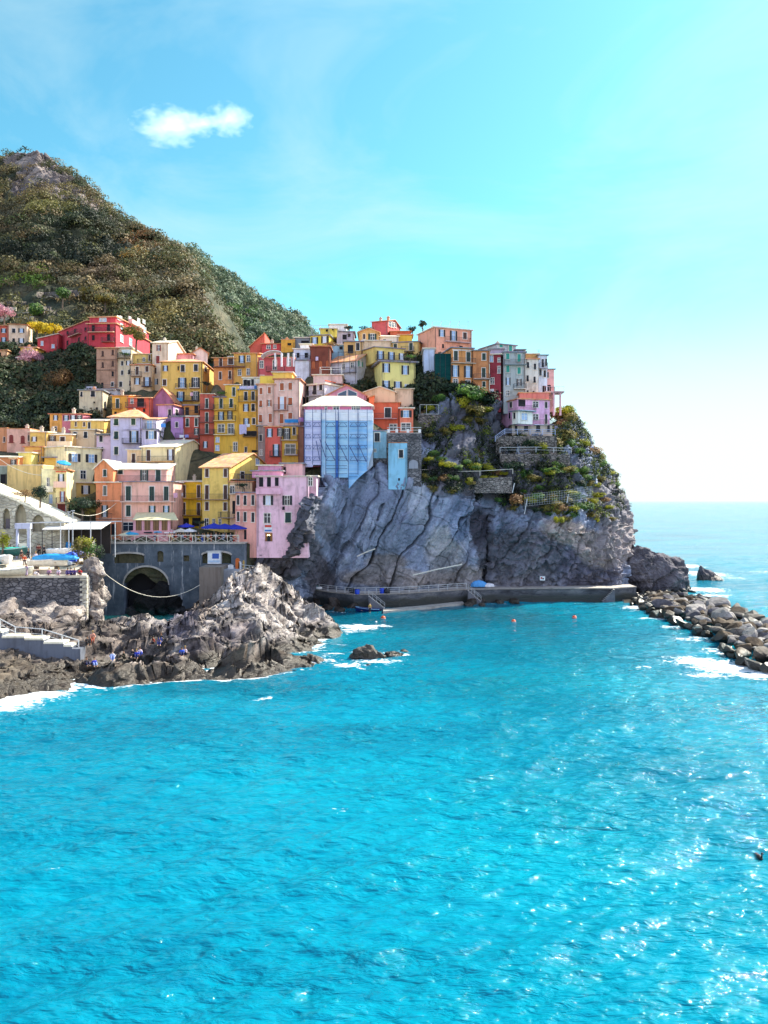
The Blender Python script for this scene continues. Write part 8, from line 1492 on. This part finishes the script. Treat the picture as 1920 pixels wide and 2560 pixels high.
mk = (f[:, 0] > -76) & (f[:, 0] < -4) & (f[:, 1] > 75) & (f[:, 1] < 141); zz = rock_z(f[mk, 0], f[mk, 1]); ed = np.clip(1 - np.abs(zz + .1) / 1.1, 0, 1) * np.clip(.75 + .9 * fbm(np.stack([f[mk, 0] / 6, f[mk, 1] / 6, zz * 0], 1), 3, 8), 0, 1.1)
foam[mk] = np.maximum(foam[mk], ed)
p = PZ(285, 1553, 0); shl = np.clip(1.6 - np.sqrt(((f[:, 0] - p.x) / 9) ** 2 + ((f[:, 1] - p.y) / 14) ** 2), 0, 1)
V = np.stack([Xw.ravel(), Yw.ravel(), h], 1); deep = np.zeros(len(f))  # deep: cliff reflection and sheltered shade painted into the water colour
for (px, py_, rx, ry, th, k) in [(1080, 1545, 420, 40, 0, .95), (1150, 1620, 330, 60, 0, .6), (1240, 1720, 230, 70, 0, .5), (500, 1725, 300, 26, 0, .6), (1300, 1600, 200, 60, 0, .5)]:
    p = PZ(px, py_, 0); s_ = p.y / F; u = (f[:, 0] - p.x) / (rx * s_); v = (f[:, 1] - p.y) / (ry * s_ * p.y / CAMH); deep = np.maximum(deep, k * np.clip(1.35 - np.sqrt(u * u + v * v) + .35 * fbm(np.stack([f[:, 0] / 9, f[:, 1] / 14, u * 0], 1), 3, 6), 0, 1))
cols = np.stack([foam, shl, deep], 1)  # third channel: cliff reflection and sheltered shade painted into the water colour
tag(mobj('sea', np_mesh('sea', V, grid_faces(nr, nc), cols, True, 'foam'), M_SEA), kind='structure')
# near water under and behind the camera and the far sides: coarse sheet a little lower
tag(MB().poly([(-60000, -400, -.9), (60000, -400, -.9), (60000, 60000, -.9), (-60000, 60000, -.9)], [(0, 1, 2, 3)]).build('sea_bed', plain('0a3a44', .9)), kind='structure')
# splash at the lower left
# ---------------------------------------------------------------- cloud
m = bpy.data.materials.new('cloud_vapour'); m.use_nodes = True; nt = m.node_tree; nt.nodes.clear(); out = N(nt, 'ShaderNodeOutputMaterial'); pv = N(nt, 'ShaderNodeVolumePrincipled'); nt.links.new(pv.outputs[0], out.inputs['Volume']); tc = N(nt, 'ShaderNodeTexCoord')
gr = N(nt, 'ShaderNodeTexGradient', gradient_type='SPHERICAL'); mp = N(nt, 'ShaderNodeMapping'); nt.links.new(tc.outputs['Object'], mp.inputs['Vector']); nt.links.new(mp.outputs[0], gr.inputs['Vector'])
n1 = N(nt, 'ShaderNodeTexNoise', Scale=2.1, Detail=5.0, Roughness=.6); nt.links.new(tc.outputs['Object'], n1.inputs['Vector'])
a = N(nt, 'ShaderNodeMath', operation='MULTIPLY_ADD'); nt.links.new(n1.outputs[0], a.inputs[0]); a.inputs[1].default_value = 2.6; s = N(nt, 'ShaderNodeMath', operation='SUBTRACT'); nt.links.new(gr.outputs['Fac'], s.inputs[0]); s.inputs[1].default_value = 1.48; nt.links.new(s.outputs[0], a.inputs[2])
mx = N(nt, 'ShaderNodeMath', operation='MAXIMUM'); nt.links.new(a.outputs[0], mx.inputs[0]); mx.inputs[1].default_value = 0; ml = N(nt, 'ShaderNodeMath', operation='MULTIPLY'); nt.links.new(mx.outputs[0], ml.inputs[0]); ml.inputs[1].default_value = .02; nt.links.new(ml.outputs[0], pv.inputs['Density']); pv.inputs['Color'].default_value = (1, 1, 1, 1); pv.inputs['Anisotropy'].default_value = .3
for (px, py, rx, rz_, ry, l) in [(508, 308, 52, 26, 40, 'thin wisp of cloud joining the two small puffs'), (425, 316, 108, 52, 70, 'larger left puff of the small white cloud pair'), (572, 298, 66, 44, 50, 'smaller right puff of the small white cloud pair')]:
    d = 2200.; p = P(px, py, d); s_ = d / F; me = boulder_mesh(3, (1, 1, 1), 0, 3, 0); o = mobj('cloud', me, m); o.location = p; o.scale = (rx * s_, ry * s_, rz_ * s_); tag(o, l, 'cloud')
# ---------------------------------------------------------------- light, sky, camera
SUN_AZ, SUN_EL = R(57), R(43)     # to the right of the view, ahead of the camera
sv = Vector((math.sin(SUN_AZ) * math.cos(SUN_EL), math.cos(SUN_AZ) * math.cos(SUN_EL), math.sin(SUN_EL)))
L = bpy.data.lights.new('sun', 'SUN'); L.energy = 5.0; L.angle = R(.6); L.color = (1, .91, .78); lo = bpy.data.objects.new('sun', L); C.objects.link(lo); lo.rotation_euler = sv.to_track_quat('Z', 'Y').to_euler(); lo.location = (60, 0, 120)
w = bpy.data.worlds.new('World'); bpy.context.scene.world = w; w.use_nodes = True; nt = w.node_tree; bg = nt.nodes['Background']
sk = nt.nodes.new('ShaderNodeTexSky'); sk.sky_type = 'NISHITA'; sk.sun_disc = False; sk.sun_elevation = SUN_EL; sk.sun_rotation = SUN_AZ; sk.air_density = 1.0; sk.dust_density = SKY_DUST; sk.ozone_density = 1.0
tcw = N(nt, 'ShaderNodeTexCoord'); sw_ = N(nt, 'ShaderNodeSeparateXYZ'); nt.links.new(tcw.outputs['Generated'], sw_.inputs[0])
mr = N(nt, 'ShaderNodeMapRange', interpolation_type='SMOOTHSTEP'); nt.links.new(sw_.outputs[1], mr.inputs[0]); mr.inputs[1].default_value = .35; mr.inputs[2].default_value = -.35
dt = N(nt, 'ShaderNodeVectorMath', operation='DOT_PRODUCT'); nt.links.new(tcw.outputs['Generated'], dt.inputs[0]); dt.inputs[1].default_value = (math.sin(R(38)), math.cos(R(38)), -.05)
m2 = N(nt, 'ShaderNodeMapRange', interpolation_type='SMOOTHSTEP'); nt.links.new(dt.outputs['Value'], m2.inputs[0]); m2.inputs[1].default_value = .5; m2.inputs[2].default_value = .94; m3 = N(nt, 'ShaderNodeMapRange', interpolation_type='SMOOTHSTEP'); nt.links.new(sw_.outputs[2], m3.inputs[0]); m3.inputs[1].default_value = .25; m3.inputs[2].default_value = .05; m4 = N(nt, 'ShaderNodeMath', operation='MULTIPLY'); nt.links.new(m2.outputs[0], m4.inputs[0]); nt.links.new(m3.outputs[0], m4.inputs[1])
tint = mixc(nt, mr.outputs[0], SKY_TINT, SKY_BACK_FILL); wn = N(nt, 'ShaderNodeTexNoise', Scale=2.2, Detail=6.0, Roughness=.6, Distortion=.8); wm_ = N(nt, 'ShaderNodeMapping'); wm_.inputs['Scale'].default_value = (1, 1, 2.4); nt.links.new(tcw.outputs['Generated'], wm_.inputs[0]); nt.links.new(wm_.outputs[0], wn.inputs['Vector'])
wf = ramp(nt, wn.outputs[0], [(.46, (0, 0, 0)), (.72, (.5, .5, .5))]); x = mixc(nt, 1.0, sk.outputs[0], tint, 'MULTIPLY'); x = mixc(nt, wf.outputs[0], x, WISP); x = mixc(nt, m4.outputs[0], x, SKY_GLOW)     # sky behind the viewer brightened as added fill for shaded fronts, clear cyan ahead
nt.links.new(x, bg.inputs[0]); bg.inputs[1].default_value = .15
cam = bpy.data.cameras.new('camera'); co = bpy.data.objects.new('camera', cam); C.objects.link(co); co.location = (0, 0, CAMH); co.rotation_euler = (R(90), 0, 0); cam.sensor_fit = 'VERTICAL'; cam.sensor_height = 36; cam.lens = 36 * F / 2560; cam.shift_y = -27 / 2560; cam.clip_end = 100000; cam.clip_start = .5
S_ = bpy.context.scene; S_.camera = co; S_.view_settings.view_transform = 'Standard'; S_.view_settings.look = 'None'; S_.view_settings.exposure = EXPO; S_.view_settings.gamma = 1
S_.render.engine = 'CYCLES'; S_.cycles.use_denoising = True; S_.cycles.max_bounces = 6; S_.cycles.diffuse_bounces = 3; S_.cycles.volume_bounces = 4; S_.cycles.sample_clamp_indirect = 6; S_.cycles.use_adaptive_sampling = True; S_.cycles.volume_step_rate = 1.0
S_.render.resolution_x = 768; S_.render.resolution_y = 1024
